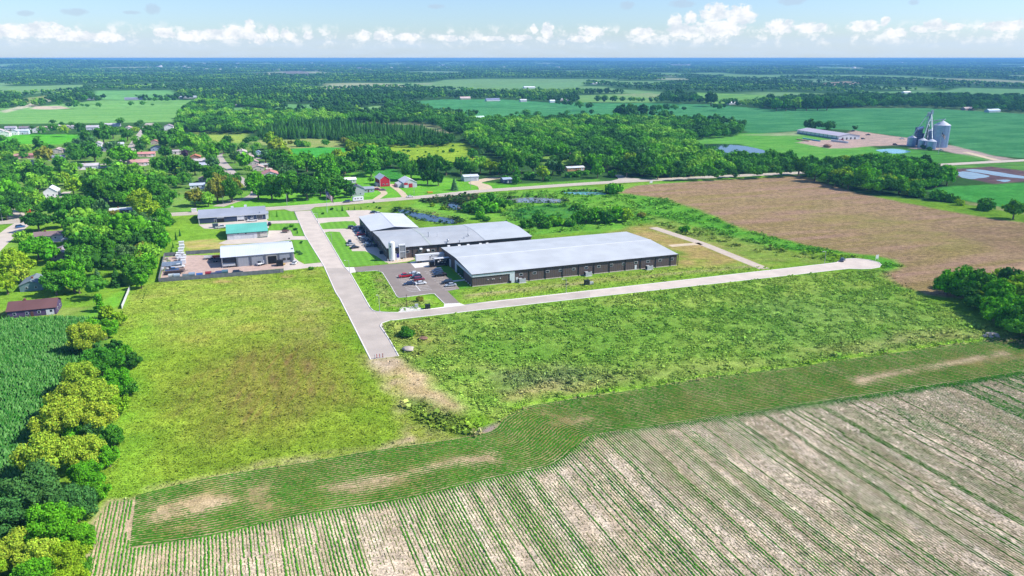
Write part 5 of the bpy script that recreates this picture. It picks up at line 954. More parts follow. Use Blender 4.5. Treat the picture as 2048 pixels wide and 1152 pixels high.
# ---- west side of the road
def pxu(px, py, z=0): return uv(px, py, z)
GR = gable('workshop', 'grey block workshop with pale metal roof and open carport', 'workshop', UV(-99.6, 72.6), ROTB, 27.4, 25, 5.3, 7.4, mat('grey_block', C('a6abb4'), .85, var=.06, scale=2, stripes=(0, 1.2, .05)), roofm('e2e9f2', .8, .08))
CP = empty('carport', (*UV(-106.4, 72.6), 0), ROTB, label='open carport bay joined to the left end of the grey block workshop', cat='carport')
MB().prof([(-.5, 5.29), (12.5, 7.5), (25.5, 5.29), (25.5, 5.42), (12.5, 7.63), (-.5, 5.42)], -.5, 6.4).obj('roof', roofm('e2e9f2', .8, .08), CP)
for y in (.1, 12.5, 24.7): MB().box(-.1, .15, y - .15, y + .15, 0, 5.4 if y != 12.5 else 7.4).obj('post', mat('steel_post', C('c8ccd2'), .5, var=.05), CP)
MB().box(.1, 6.6, 24.6, 24.75, 0, 5.3).obj('back_panel', mat('dark_panel', C('3c4048'), .8), CP)
for px in (475.4, 502.9, 531.5, 558.5, 584.5): u = pxu(px, 534 - (px - 445) * .08)[0] + 99.6; slab(GR, 'pilaster', u - .35, u + .35, -.35, -.02, 0, 5.2, mat('pilaster', C('6c727c'), .85))
u = pxu(544.5, 524)[0] + 99.6; d_ = slab(GR, 'garage_opening', u - 2.1, u + 2.1, -.1, -.02, .05, 4.1, mat('dark_interior', (.012, .012, .014), .9)); slab(GR, 'opening_frame', u - 2.9, u - 2.1, -.16, -.02, 0, 4.4, mat('tan_frame', C('b4b0ac'), .8)); slab(GR, 'opening_frame', u + 2.1, u + 2.9, -.16, -.02, 0, 4.4, mat('tan_frame', C('b4b0ac'), .8)); slab(GR, 'lintel', u - 2.1, u + 2.1, -.16, -.02, 4.1, 4.6, mat('tan_frame', C('b4b0ac'), .8))
u = pxu(528.5, 526)[0] + 99.6; slab(GR, 'door', u - .55, u + .55, -.1, -.02, .05, 2.3, WTRIM)
for px in (568.3, 577.7): win(GR, pxu(px, 523)[0] + 99.6, -.02, 1.9, 1.5, 1.2, fm=DTRIM)
for k in range(4): slab(GR, 'roof_hook', 26.6, 27.4, 3 + k * 6, 3.5 + k * 6, 6.0 + .45 * min(k, 3), 6.5 + .45 * min(k, 3), DTRIM)
GN = gable('teal_roofed_shed', 'pale shed with teal metal roof between the two grey buildings', 'shed', UV(-104, 135), ROTB, 22, 24, 3.7, 6.4, wallm('dcdfe6', 1.0, .05), roofm('6fc7b6', .9, .06, var=.1))
slab(GN, 'gutter', -.4, 22.4, -.6, -.42, 3.45, 3.75, mat('teal_trim', C('2c5f62'), .6))
for f_, w_ in ((.12, 3.4), (.62, 3.4)): u = 22 * f_ + .8; slab(GN, 'garage_door', u, u + w_, -.1, -.02, 0, 3.2, mat('garage_white', C('e8eaf0'), .6, stripes=(2, .6, .08)))
slab(GN, 'skirt', 16.2, 21.6, -.16, -.02, .0, .45, mat('teal_trim', C('2c5f62'), .6)); slab(GN, 'overhead_door', 16.2, 21.6, -.1, -.02, .5, 3.2, mat('cream_door', C('dcd6cc'), .7, stripes=(2, .5, .08)))
for f_ in (.27, .46, .88): win(GN, 22 * f_, -.02, 3.1, .9, .5, fm=DTRIM)
BL = gable('blue_store', 'dark blue store with grey shingle roof at the highway corner', 'shop', UV(-120.6, 188), ROTB, 40.2, 27, 3.7, 6.2, wallm('3f4c68', .8, .06), roofm('a9afbd', .5, .05, rough=.8, var=.1))
for f_, w_, nm, m_ in ((.27, 4.0, 'garage_opening', mat('dark_interior', (.012, .012, .014), .9)),): slab(BL, nm, 40 * f_, 40 * f_ + w_, -.1, -.02, 0, 2.6, m_)
slab(BL, 'white_bay', 10.6, 15, -.12, -.02, 2.62, 3.6, WTRIM); slab(BL, 'garage_door', 22.6, 27, -.12, -.02, 0, 3.5, mat('garage_white', C('e8eaf0'), .6)); slab(BL, 'bay_opening', 22.9, 26.7, -.16, -.12, 0, .8, DTRIM)
for f_, w_, z0_ in ((.24, 1.3, 1.2), (.70, 1.2, 1.2)): win(BL, 40 * f_, -.02, z0_, w_, 2.2)
for f_, w_ in ((.80, .9), (.905, 3.6)): win(BL, 40 * f_, -.02, 1.9, w_, 2.4)
slab(BL, 'corner_trim', -.06, .3, -.1, -.02, 0, 3.6, WTRIM); slab(BL, 'corner_trim', 39.9, 40.3, -.1, -.02, 0, 3.6, WTRIM); slab(BL, 'eave_trim', -.4, 40.6, -.55, -.42, 3.4, 3.68, WTRIM)
MB().prof([(0, 3.7), (4.6, 3.7), (2.3, 5.1)], 36.6, 41.9, 0).obj('porch_roof', roofm('a9afbd', .5, .05, rough=.8), BL)
slab(BL, 'porch_wall', 40.21, 41.6, .5, 4.2, 0, 3.7, WTRIM)
for x, y in ((840, 285), (975, 270)):
    u, v = uv(300 + x / 5.12, 360 + y / 5.12, 5.9); o = slab(BL, 'cupola', u + 119.9, u + 121.5, v - 189, v - 187.4, 5.0, 6.9, WTRIM)
# ---- houses
HOUSES = []
def house(px, py, Lx, Dy, rc, wc, label, short, ax='b', eave=2.9, rh=1.7, ridge='x', two=False, cat='house', g=None, chim=None, doors=True, z=None):
    if two: eave = 5.2
    c = P(px, py, eave * .6 if z is None else z); rz = ROTB + (math.pi / 2 if ax == 'a' else 0); ca, sa = math.cos(rz), math.sin(rz)
    org = (c[0] - ca * Lx / 2 + sa * Dy / 2, c[1] - sa * Lx / 2 - ca * Dy / 2)
    k_ = 1.0; t = gable('house' if cat == 'house' else cat.replace(' ', '_'), label, cat, org, rz, Lx, Dy, eave, eave + rh, wallm(wc, .4, .06, 0, 1.0), roofm(rc, .35, .06, 0 if ridge == 'x' else 1, .8, .12, 1.02), axis=ridge, group=g)
    HOUSES.append((c[0], c[1], max(Lx, Dy) * .5, short))
    if doors:
        f = 'f' if ax == 'b' else 'r'
        for r_ in range(2 if two else 1):
            for k in range(max(2, int(Lx / 3.6))):
                if f == 'f': win(t, Lx * (k + .6) / max(2, int(Lx / 3.6)) - .1, -.02, 1.6 + 2.6 * r_, 1.1, 1.1)
            for k in range(2):
                if f == 'r': win(t, Lx * (.3 + .4 * k), -.02, 1.6 + 2.6 * r_, 1.1, 1.1)
                win(t, -.02 if f == 'r' else Lx + .02, Dy * (.3 + .4 * k), 1.6 + 2.6 * r_, 1.0, 1.1, 'l' if f == 'r' else 'r')
        dd = slab(t, 'door', Lx * .5 - .5, Lx * .5 + .5, -.08, -.02, .1, 2.2, mat('house_door', C('6a4a40'), .6)); 
        if Lx > 13 and not two: slab(t, 'garage_door', Lx - 3.6, Lx - .8, -.09, -.02, .05, 2.3, mat('garage_white', C('e8eaf0'), .6))
    if chim: MB().box(Lx * chim, Lx * chim + .8, Dy * .5 - .4, Dy * .5 + .4, eave, eave + rh + .9).obj('chimney', mat('brick', C('8a5a4c'), .9, scale=4), t)
    return t
HL = [
 (70, 616, 17, 11, '6b4c4c', '59486a', 'brown roofed plum house on the lawn above the corn field', 'the brown roofed plum house', 'b', 3.0, 2.3),
 (69, 567, 13, 9, '7d8a92', '6f8a90', 'grey green house half hidden under trees with a parked car', 'the grey green house', 'a', 2.8, 1.8),
 (125, 507, 15, 9, 'a39aa0', 'b0aaa8', 'grey roofed house deep in trees left of the truck yard', 'the grey house deep in trees', 'a', 2.8, 1.7),
 (104, 472, 17, 9, '8a7676', 'c8c4c4', 'brown roofed bungalow with white patio beside the concrete street', 'the brown bungalow', 'b', 2.8, 1.7),
 (246, 421, 15, 8, 'd4d6da', '5c6270', 'flat pale roofed garage with dark windows among the left trees', 'the pale roofed garage', 'b', 2.8, .8),
 (188, 402, 18, 10, 'a48a88', '4c6a86', 'brown roofed blue house in deep shade by the left street', 'the shaded blue house', 'b', 2.9, 1.9),
 (104, 385, 12, 9, 'd8dee6', 'eef0f4', 'white steep gabled house among yellow green trees', 'the white steep gabled house', 'a', 4.2, 3.2),
 (395, 372, 11, 6, 'b8c2d6', 'e6ecf6', 'small white and blue cottage behind the olive trees', 'the small white cottage', 'b', 2.8, 1.3),
 (405, 359, 7, 6, 'b49a92', 'd8ccc4', 'small tan shed beside the olive trees', 'the small tan shed', 'a', 2.5, 1.2),
 (178, 333, 17, 10, 'c4bcc0', 'e8e6e6', 'cream house with pale grey roof and white drive', 'the cream house', 'b', 3.2, 1.8),
 (277, 326, 18, 11, 'c49a94', 'd0c0b8', 'pink brown roofed house right of the wide green tree', 'the pink brown roofed house', 'b', 3.0, 2.2),
 (291, 309, 19, 9, 'cc8f8a', 'c8b0a4', 'pink roofed brick ranch with white garage front', 'the pink roofed ranch', 'b', 2.9, 1.6),
 (351, 304, 13, 9, 'b8b0b0', 'c8c4c0', 'low grey roofed house beside the purple tree', 'the low grey house', 'b', 2.8, 1.3),
 (312, 297, 13, 10, '34405c', '9aa8c8', 'navy roofed house below the red roofed one', 'the navy roofed house', 'a', 3.0, 1.9),
 (310, 285, 11, 9, 'c08078', 'c8b4ac', 'red roofed house on the right of the long straight street', 'the red roofed house', 'a', 3.0, 2.0),
 (325, 268, 14, 10, 'b0a8b0', 'd8d4d8', 'mauve grey roofed house below the tall pale house', 'the mauve roofed house', 'a', 3.0, 2.0),
 (338, 255, 17, 12, 'a898a8', 'f0eef2', 'tall white house with mauve roof at the street end', 'the tall white house', 'a', 5.2, 2.4),
 (257, 257, 15, 10, 'ccb0b0', 'e4dcd8', 'tan roofed house left of the straight street end', 'the tan roofed corner house', 'a', 3.0, 2.2),
 (225, 250, 22, 9, 'c8c4cc', 'dcdcdc', 'long low pale roofed house at the hayfield edge', 'the long low pale house', 'b', 2.9, 1.6),
 (186, 256, 16, 11, 'b8b4bc', 'd8dce4', 'grey gabled house with white chimney at the hayfield edge', 'the grey gabled house', 'b', 3.6, 2.4),
 (151, 254, 10, 8, 'b0a8ac', 'c8c4c4', 'small grey house peeping above the dark trees', 'the small grey house', 'b', 2.9, 1.6),
 (134, 254, 9, 8, 'bcb2b4', 'c8c0c0', 'small pale roofed house between round trees at the hayfield', 'the small pale roofed house', 'a', 2.9, 1.6),
 (117, 254, 10, 8, 'd0c8c8', 'e4e0e0', 'pale gabled house behind the yellowish tree', 'the pale gabled house', 'a', 3.0, 1.8),
 (96, 257, 12, 9, 'c4b4ac', 'dcd4cc', 'tan roofed house second from the left field corner', 'the tan hayfield house', 'b', 3.2, 2.0),
 (75, 260, 15, 10, 'bfa8a0', 'f0ece8', 'white house with tan roof right of the dark tree', 'the white house with tan roof', 'a', 4.8, 2.2),
 (50, 257, 14, 8, '8a8088', 'c0bcc0', 'dark roofed house behind the pale blue house', 'the dark roofed house', 'b', 3.0, 2.0),
 (46, 264, 15, 9, 'c0c8d4', 'cfe0ec', 'pale blue house with long grey roof', 'the pale blue house', 'b', 4.6, 2.0),
 (30, 265, 12, 9, 'b8b8c4', 'f0f0f0', 'white house with grey roof left of the pale blue house', 'the white grey roofed house', 'a', 4.8, 2.2),
 (22, 257, 14, 9, 'a8a4b0', 'd8d8dc', 'grey roofed house in the back row at the far left', 'the back row grey house', 'b', 3.2, 2.0),
 (12, 268, 12, 10, 'c8c0b8', 'f4eee4', 'cream two storey house in the far left row', 'the cream two storey house', 'a', 5.0, 2.0),
 (0, 264, 12, 10, 'c4bcbc', 'f2f0f0', 'white house cut by the left edge of the photo', 'the white house at the photo edge', 'a', 5.0, 2.0),
 (196, 289, 14, 9, 'b4b0b4', 'eeeeee', 'white walled house with grey roof among dark trees', 'the white walled house', 'a', 3.4, 2.2),
 (231, 290, 18, 9, 'bcc0c8', 'c8ccd4', 'long blue grey roofed house left of the straight street', 'the long blue grey house', 'b', 3.0, 1.9),
 (206, 298, 14, 8, 'c8ccd0', 'd4d8dc', 'pale roofed garage in front of the long blue grey house', 'the pale garage', 'b', 2.8, 1.2),
 (116, 302, 16, 11, 'bcaaa8', 'c8bcb8', 'broad tan roofed house in front of the bright green strip', 'the broad tan house', 'a', 3.0, 2.2),
 (114, 316, 14, 9, '8e90a0', 'd8d8dc', 'slate roofed house with white garage front', 'the slate roofed house', 'b', 2.9, 1.8),
 (60, 312, 11, 8, 'b8807a', '8c7068', 'rust roofed brick house between two big trees', 'the rust roofed house', 'b', 2.9, 1.7),
 (34, 313, 9, 8, 'b89088', '9c8078', 'rust roofed house end left of the round tree', 'the rust house end', 'b', 2.8, 1.6),
 (64, 325, 10, 7, 'c8b0ac', 'b8b4b8', 'small pink roofed garage below the rust roofed house', 'the small pink garage', 'b', 2.7, 1.4),
 (391, 315, 12, 10, 'bf7c60', 'a88474', 'orange roofed house beside the dark purple tree', 'the orange roofed house', 'a', 2.9, 2.0),
 (401, 323, 13, 9, 'c4bcbc', 'c8c4c0', 'pale roofed house below the orange roofed one', 'the pale cul-de-sac house', 'b', 2.9, 1.7),
 (407, 331, 12, 9, 'b8bcd0', 'c8ccd8', 'lavender roofed house at the left of the curved street', 'the lavender roofed house', 'b', 2.9, 1.7),
 (484, 305, 17, 10, 'c8bcb4', 'd8d0c8', 'long pale tan roof at the far end of the curved street', 'the far tan roofed duplex', 'a', 3.0, 1.9),
 (497, 315, 14, 10, 'c0aaa8', 'd0c8c0', 'rose grey roof second from the far end of the curved street', 'the rose grey duplex', 'a', 3.0, 1.9),
 (506, 325, 14, 10, 'b89ca0', 'd0c4c0', 'mauve brown roof in the middle of the curved street row', 'the mauve duplex', 'a', 3.0, 1.9),
 (516, 336, 14, 10, 'c0a8a4', 'ccc0b8', 'dusty pink roof above the gabled pink house', 'the dusty pink duplex', 'a', 3.0, 1.9),
 (540, 349, 17, 13, 'c48c88', 'e2e4e8', 'pink roofed house with broad white gable under the big trees', 'the pink roofed gabled house', 'a', 3.2, 2.6),
 (517, 306, 8, 6, '9ab0cc', 'b8c8dc', 'little blue gabled shed among spruces', 'the little blue shed', 'a', 2.5, 1.6),
 (531, 331, 9, 6, 'b8bcb8', '8c8480', 'open porch roof behind the pink duplexes', 'the open porch', 'b', 2.7, .8),
 (694, 361, 14, 8, 'eef0f4', 'c8c8cc', 'long white roofed outbuilding behind the grey farmhouse', 'the white outbuilding', 'b', 3.0, 1.2),
 (735, 379, 9, 8, '9aa2b0', 'a8b0bc', 'low grey annex right of the grey farmhouse', 'the low grey annex', 'b', 2.7, 1.2),
 (1149, 337, 17, 7, 'cfd4da', 'c89a6c', 'tan timber house with pale metal roof in the trees by the road bend', 'the tan timber house', 'b', 2.9, 1.0),
 (1148, 303, 14, 9, 'c8c8d0', '8c8080', 'pale roofed house in the deep wood', 'the pale roofed wood house', 'b', 3.0, 1.6),
 (1204, 314, 12, 9, '8c6c74', '6c5c60', 'maroon roofed house in the deep wood', 'the maroon roofed wood house', 'b', 3.0, 1.5),
 (1660, 337, 12, 9, 'f2f6f8', 'c8ccd0', 'bright white roofed barn among the trees by the plowed field', 'the bright white barn', 'a', 3.6, 1.2),
 (1717, 346, 12, 9, 'cfdde8', 'b8c0c8', 'pale blue roof half hidden in the tree belt', 'the half hidden pale roof', 'b', 3.0, 1.5),
]
for q in HL:
    px, py, Lx, Dy, rc, wc, lb, sh, ax, ev, rh = q
    c_ = P(px, py + 2) - AA * (Dy * .5 + 5) + AB * (Lx * .3) if ax == 'b' else P(px, py + 2) + AB * (Dy * .5 + 5)
    if px < 560 and py < 580 and py > 280: sheet('driveway', [c_ - AB * 3 - AA * 5.5, c_ + AB * 3 - AA * 5.5, c_ + AB * 3 + AA * 5.5, c_ - AB * 3 + AA * 5.5], .012 + len(HOUSES) * .0004, CONC)
    house(px, py, Lx, Dy, rc, wc, lb, sh, ax, ev, rh, chim=(.3 if Lx > 12 else None), two=False)
FH = house(714, 381, 10, 9, '6c7484', 'b8bcc4', 'two storey grey farmhouse with white trim beside the road', 'the two storey farmhouse', 'a', 5.4, 2.4, chim=.4)
# red barn and white barn
def px_gable(name, label, cat, FL, FR, depth, eave, rh, wc, rc, short, wm=None):
    a = P(*FL); b = P(*FR); d = b - a; L_ = np.hypot(*d); t = gable(name, label, cat, a, math.atan2(d[1], d[0]), L_, depth, eave, eave + rh, wm or wallm(wc, .9, .1, 0), roofm(rc, .8, .06, 1), axis='y', oh=.35); c = (a + b) / 2 + np.array([-d[1], d[0]]) / L_ * depth / 2
    HOUSES.append((c[0], c[1], max(L_, depth) * .5, short)); return t, L_
RB, l_ = px_gable('red_barn', 'bright red barn with white roof beside the farmhouse', 'barn', (760.4, 373.5), (780.2, 372.2), 17, 5.6, 3.0, 'd2293c', 'f0f2f6', 'the red barn')
for x0, x1 in ((-.1, .18), (l_ - .18, l_ + .1)): slab(RB, 'corner_trim', x0, x1, -.12, -.02, 0, 5.5, WTRIM)
win(RB, l_ * .36, -.02, 1.9, 1.4, 1.0); win(RB, l_ * .7, -.02, 1.9, 1.4, 1.0)
MB().prof([(0, 0), (2.4, 0), (2.4, 2.4), (0, 2.9)], 2, 9, 1).obj('lean_to', wallm('c8ccd2', .6, .08), RB).location = (-2.45, 0, 0)
WB, l_ = px_gable('white_barn', 'white metal roofed barn with red double doors', 'barn', (808, 375.8), (834.2, 374.2), 19, 3.9, 2.7, 'e4e6ec', 'f2f4f8', 'the barn with red doors')
slab(WB, 'door', l_ * .36, l_ * .66, -.1, -.02, 0, 3.2, mat('red_door', C('cf3340'), .6)); slab(WB, 'side_panel', l_ * .02, l_ * .30, -.1, -.02, 2.2, 4.0, mat('red_door', C('cf3340'), .6)); slab(WB, 'garage_door', l_ * .05, l_ * .24, -.12, -.02, 0, 2.1, WTRIM)
MB().prof([(0, 0), (4.2, 0), (4.2, 3.4), (0, 2.3)], 3, 15, 1).obj('lean_to', wallm('d8dade', .6, .08), WB).location = (-4.25, 0, 0)
def px_long(name, label, cat, FL, FR, depth, eave, rh, wc, rc, short, wm=None, oh=.4):
    a = P(*FL); b = P(*FR); d = b - a; L_ = np.hypot(*d); t = gable(name, label, cat, a, math.atan2(d[1], d[0]), L_, depth, eave, eave + rh, wm or wallm(wc, .9, .08, 0), roofm(rc, .8, .05, 0), oh=oh); c = (a + b) / 2 + np.array([-d[1], d[0]]) / L_ * depth / 2
    HOUSES.append((c[0], c[1], L_ * .5, short)); return t, L_
SG, l_ = px_long('garden_shed', 'long pale grey shed behind the blue spruce', 'shed', (928.5, 363), (957.5, 361.5), 10, 3.8, 1.1, 'c2ccda', 'e6ecf4', 'the long pale shed')
slab(SG, 'door', l_ * .86, l_ * .93, -.1, -.02, 0, 2.2, WTRIM); win(SG, l_ * .75, -.02, 2.0, .9, .8)
SB, l_ = px_long('blue_shed', 'small slate blue shed at the end of the gravel drive', 'shed', (1007, 366.5), (1024, 365.5), 8, 3.0, 1.0, '5c7490', 'b8c8e0', 'the slate blue shed')
slab(SB, 'door', l_ * .4, l_ * .6, -.1, -.02, 0, 2.2, WTRIM)
LS, l_ = px_long('machine_shed', 'very long white machine shed with mauve roof at the grain yard', 'shed', (1594, 266.8), (1677, 279.6), 31, 4.6, 2.6, 'e8ecf4', 'cfc6d2', 'the long machine shed', oh=.6)
slab(LS, 'lower_panel', 0, l_, -.12, -.02, 0, 1.5, mat('blue_grey_panel', C('7c93ac'), .7))
for k in range(10): slab(LS, 'bay_post', l_ * (k + .5) / 10 - .25, l_ * (k + .5) / 10 + .25, -.2, -.12, 1.2, 4.5, DTRIM)
for k in range(4): slab(LS, 'door', l_ + .02, l_ + .12, 5 + 6 * k, 7 + 6 * k, 0, 2.6, DTRIM)
for px, py, Lx, Dy, rc, wc, lb, sh in ((985, 200, 34, 14, '8c90b4', 'd8d8e0', 'lavender roofed farm building at the far edge of the green field', 'the lavender farm building'), (930, 196.5, 26, 10, 'd8c0bc', 'd8c8c0', 'pinkish farmhouse far beyond the green field', 'the pinkish farmhouse'), (1046, 201.5, 16, 9, 'ccd0d8', 'c0c4cc', 'little pale shed at the far field edge', 'the little pale far shed'),
        (1104, 203, 12, 8, 'd8e0e8', 'd0d8e0', 'small pale house left of the tall tree group', 'the small far pale house'), (1128, 200, 26, 12, 'b8b4b8', 'b0acb0', 'grey farmhouse behind the tall tree group', 'the grey far farmhouse'), (1468, 206.5, 34, 12, 'f0f2f4', 'd0d4d8', 'white roofed barn alone on the upper right field', 'the lone white barn'), (269, 198, 44, 12, '8c90a4', 'a8acb8', 'long grey farmhouse on the upper left hayfield', 'the long grey hayfield house'),
        (383, 194.5, 60, 16, 'b8c4cc', 'c8ccd0', 'wide pale roofed building at the hayfield tree edge', 'the wide pale building'), (121, 194, 46, 14, '5c5058', '6c5c60', 'dark farm building by the pale lane at upper left', 'the dark far farm building'), (183, 198, 22, 10, '98a0b4', 'a8acb8', 'grey cottage behind the round far trees', 'the grey far cottage'), (469, 208, 18, 12, 'd8d8e0', 'e8e8f0', 'white house in the woods above the far clearing', 'the white wood house'),
        (705, 188, 30, 14, 'b89ca4', 'd0ccd0', 'mauve roofed estate house in the far woods', 'the mauve estate house'), (1058, 175, 40, 18, 'e8ecf0', 'd8dce0', 'white shed in the distant fields', 'the distant white shed'), (1195, 167, 50, 20, 'f0f0f4', 'e0e0e4', 'white farmstead near the far skyline woods', 'the far white farmstead'), (1812, 185, 26, 14, 'e8e8ec', 'd8d8dc', 'white house among far trees at the right', 'the far right white house'), (1985, 222, 30, 10, 'c8d8ec', 'a8b4c4', 'pale blue roofed shed at the right field edge', 'the pale blue far shed'),
        (1935, 218, 24, 10, 'b8a8a8', '8c7c7c', 'dull brown farmhouse in the right tree belt', 'the dull brown farmhouse'), (955, 236.5, 22, 9, 'bfe0d0', 'a8c0b4', 'mint roofed shelter by the single field tree', 'the mint roofed shelter')):
    house(px, py, Lx, Dy, rc, wc, lb, sh, 'b', 3.6, 2.4, doors=False)
# ---- grain elevator
BIN = mat('corrugated_steel', C('a4bce4'), .35, .55, var=.12, scale=.4, stripes=(2, 1.1, .16)); BINR = mat('steel_roof', C('dfe2ec'), .4, .3, var=.05)
def binn(px, py, r, h, rh, label, name='grain_bin', legs=0):
    X, Y = P(px, py); Y += r; t = empty(name, (X, Y, 0), 0, label=label, cat='grain bin')
    MB().cyl((0, 0, legs), (0, 0, legs + h), r, r, 28).obj('wall', BIN, t); MB().cyl((0, 0, legs + h), (0, 0, legs + h + rh), r * 1.03, r * .06, 28).obj('roof', BINR, t); MB().cyl((0, 0, legs + h + rh - .3), (0, 0, legs + h + rh + .6), r * .09, r * .09, 10).obj('cap', BINR, t)
    for k in range(3): a = -1.2 - .5 * k; MB().cyl((math.cos(a) * (r + .1), math.sin(a) * (r + .1), 0), (math.cos(a) * (r + .1), math.sin(a) * (r + .1), legs + h), .12, .12, 6).obj('stiffener', BIN, t)
    return t
binn(1886, 295.5, 8.8, 25, 5.0, 'tallest and widest steel grain bin at the right of the elevator')
binn(1848.5, 296, 5.0, 8.4, 2.6, 'small conical steel bin at front left of the elevator')
binn(1866, 299, 5.2, 8.8, 2.6, 'small conical steel bin at front right of the elevator')
binn(1864, 291, 4.6, 17, 2.5, 'mid height steel bin between the small bins and the tallest bin')
binn(1826, 293, 4.8, 10, 2.2, 'broad squat steel bin at the left of the elevator')
DRY = empty('grain_dryer', (*P(1836, 291), 0), 0, label='tall dark blue grain dryer tower left of the elevator leg', cat='dryer')
MB().box(-3, 3, 0, 6, 0, 21).obj('body', mat('dryer_blue', C('5c7298'), .6, .2, var=.25, scale=.5, stripes=(2, 2.2, .3)), DRY); MB().cyl((-3, 0, 19), (3, 0, 21), 1.8, 1.8, 12).obj('hood', BIN, DRY); MB().box(3.1, 6, 1, 5, 0, 14).obj('column', mat('dryer_dark', C('34466c'), .7, .2, var=.2), DRY)
LEG = empty('bucket_elevator', (*P(1850, 291), 0), 0, label='tall lattice bucket elevator with slanting spouts above the grain bins', cat='elevator')
STL = mat('pale_steel', C('c4d2dc'), .45, .3, var=.08)
f_ = MB()
for x in (-1.4, 1.4):
    for y in (-1.4, 1.4): f_.box(x - .18, x + .18, y - .18, y + .18, 0, 37)
for k in range(12):
    z = k * 3.1; s_ = 1 if k % 2 else -1
    f_.cyl((-1.4 * s_, -1.4, z), (1.4 * s_, -1.4, z + 3.1), .12, .12, 4); f_.cyl((1.4, -1.4 * s_, z), (1.4, 1.4 * s_, z + 3.1), .12, .12, 4); f_.box(-1.6, 1.6, -1.6, 1.6, z + 2.95, z + 3.1)
f_.obj('lattice_tower', STL, LEG); MB().box(-2.4, 0, -1.2, 1.2, 34, 38.5).obj('head', STL, LEG); MB().box(1.4, 3.4, -1.2, 1.2, 36, 41).obj('head', STL, LEG); MB().box(-.5, .5, -.5, .5, 0, 36).obj('leg_casing', mat('leg_casing', C('6c6c60'), .7, var=.2), LEG)
L0 = np.array(P(1850, 291)); 
for tx, ty, tz, w_ in ((1866, 291, 19, .55), (1848.5, 296, 10.5, .45), (1886, 295.5, 32, .5), (1826, 293, 12, .4), (1866, 299, 11, .4)):
    e = P(tx, ty) - L0; sz = 30 if tz == 32 else 37
    MB().cyl((1.8 if tz != 12 else -1.8, 0, sz if tz != 32 else 28), (e[0], e[1] + 5, tz), w_, w_, 8).obj('spout', STL, LEG)
# ------------------------------------------------------------------ vehicles
CPAINT = bpy.data.materials.new('car_paint'); CPAINT.use_nodes = True; _b = CPAINT.node_tree.nodes['Principled BSDF']; _oi = CPAINT.node_tree.nodes.new('ShaderNodeObjectInfo'); CPAINT.node_tree.links.new(_oi.outputs['Color'], _b.inputs['Base Color']); _b.inputs['Roughness'].default_value = .25; _b.inputs['Specular IOR Level'].default_value = .6
TYRE = mat('tyre', (.02, .02, .022), .8); RIM = mat('rim', C('a8acb0'), .4, .6); LAMPW = mat('lamp_lens', C('e8ecf0'), .2); LAMPR = mat('red_lens', C('a02020'), .3)
def car_proto(kind):
    L_, W_, H_ = {'sedan': (4.8, 1.85, 1.45), 'suv': (4.8, 1.95, 1.78), 'pickup': (5.8, 2.05, 1.9)}[kind]
    t = empty('parked_car' if kind != 'pickup' else 'pickup_truck', (0, 0, 0)); hl = L_ / 2; hw = W_ / 2; bz = {'sedan': .92, 'suv': 1.08, 'pickup': 1.15}[kind]
    b = MB(); 
    if kind == 'pickup': pr = [(-hl, .42), (-hl, 1.12), (-.55, 1.15), (-.5, bz), (hl - 1.3, bz), (hl - .1, bz - .12), (hl, .45)]
    else: pr = [(-hl, .35), (-hl + .05, bz - .05), (-hl + .9, bz + .02), (hl - 1.5, bz), (hl - .12, bz - .22), (hl, .38)]
    n = len(pr); v = []
    for y, ins in ((-hw, .0), (-hw + .08, 1), (hw - .08, 1), (hw, 0)):
        for x, z in pr: v.append((x, y, z if ins or z < .6 else z - .06))
    f = [tuple(range(n))[::-1], tuple(range(3 * n, 4 * n))] + [(r_ * n + i, r_ * n + (i + 1) % n, (r_ + 1) * n + (i + 1) % n, (r_ + 1) * n + i) for r_ in range(3) for i in range(n)]
    b.add(v, f).obj('body', CPAINT, t)
    cab = {'sedan': (-1.75, -1.0, .55, 1.25), 'suv': (-2.25, -1.95, .55, 1.3), 'pickup': (-.75, -.5, 1.0, 1.7)}[kind]; c = MB(); w1 = hw - .1; w2 = hw - .28; z1, z2 = bz - .02, H_ - .07
    c.add([(cab[0], -w1, z1), (cab[3], -w1, z1), (cab[3], w1, z1), (cab[0], w1, z1), (cab[1], -w2, z2), (cab[2], -w2, z2), (cab[2], w2, z2), (cab[1], w2, z2)], [(0, 3, 2, 1), (4, 5, 6, 7), (0, 1, 5, 4), (1, 2, 6, 5), (2, 3, 7, 6), (3, 0, 4, 7)]).obj('window', GLASS, t)
    MB().box(cab[1] - .03, cab[2] + .05, -w2 - .02, w2 + .02, z2 - .01, H_).obj('roof', CPAINT, t)
    for x in (-hl + .95, hl - .95):
        for s in (-1, 1): w = MB().cyl((x, s * (hw - .22), .36), (x, s * (hw + .02), .36), .36, .36, 14).obj('wheel', TYRE, t); MB().cyl((x, s * (hw + .02), .36), (x, s * (hw + .05), .36), .2, .18, 10).obj('rim', RIM, w)
    for s in (-1, 1): MB().box(hl - .06, hl + .03, s * (hw - .3) - .18, s * (hw - .3) + .18, bz - .42, bz - .26).obj('headlight', LAMPW, t); MB().box(-hl - .03, -hl + .06, s * (hw - .22) - .14, s * (hw - .22) + .14, bz - .36, bz - .16).obj('taillight', LAMPR, t)
    if kind == 'pickup': MB().box(-hl + .15, -.75, -hw + .15, hw - .15, 1.1, 1.17).obj('bed_floor', DTRIM, t)
    return t
PROTO = {}
CARC = {'red': 'c01828', 'dark red': '8c1c34', 'white': 'eef0f2', 'silver': 'b4bcc4', 'grey': '7c848c', 'navy': '2c3c5c', 'black': '16181c', 'blue': '3c6ca8', 'slate': '4c5c74', 'dark': '23272f', 'steel blue': '6c8cb0', 'tan': 'b8a890'}
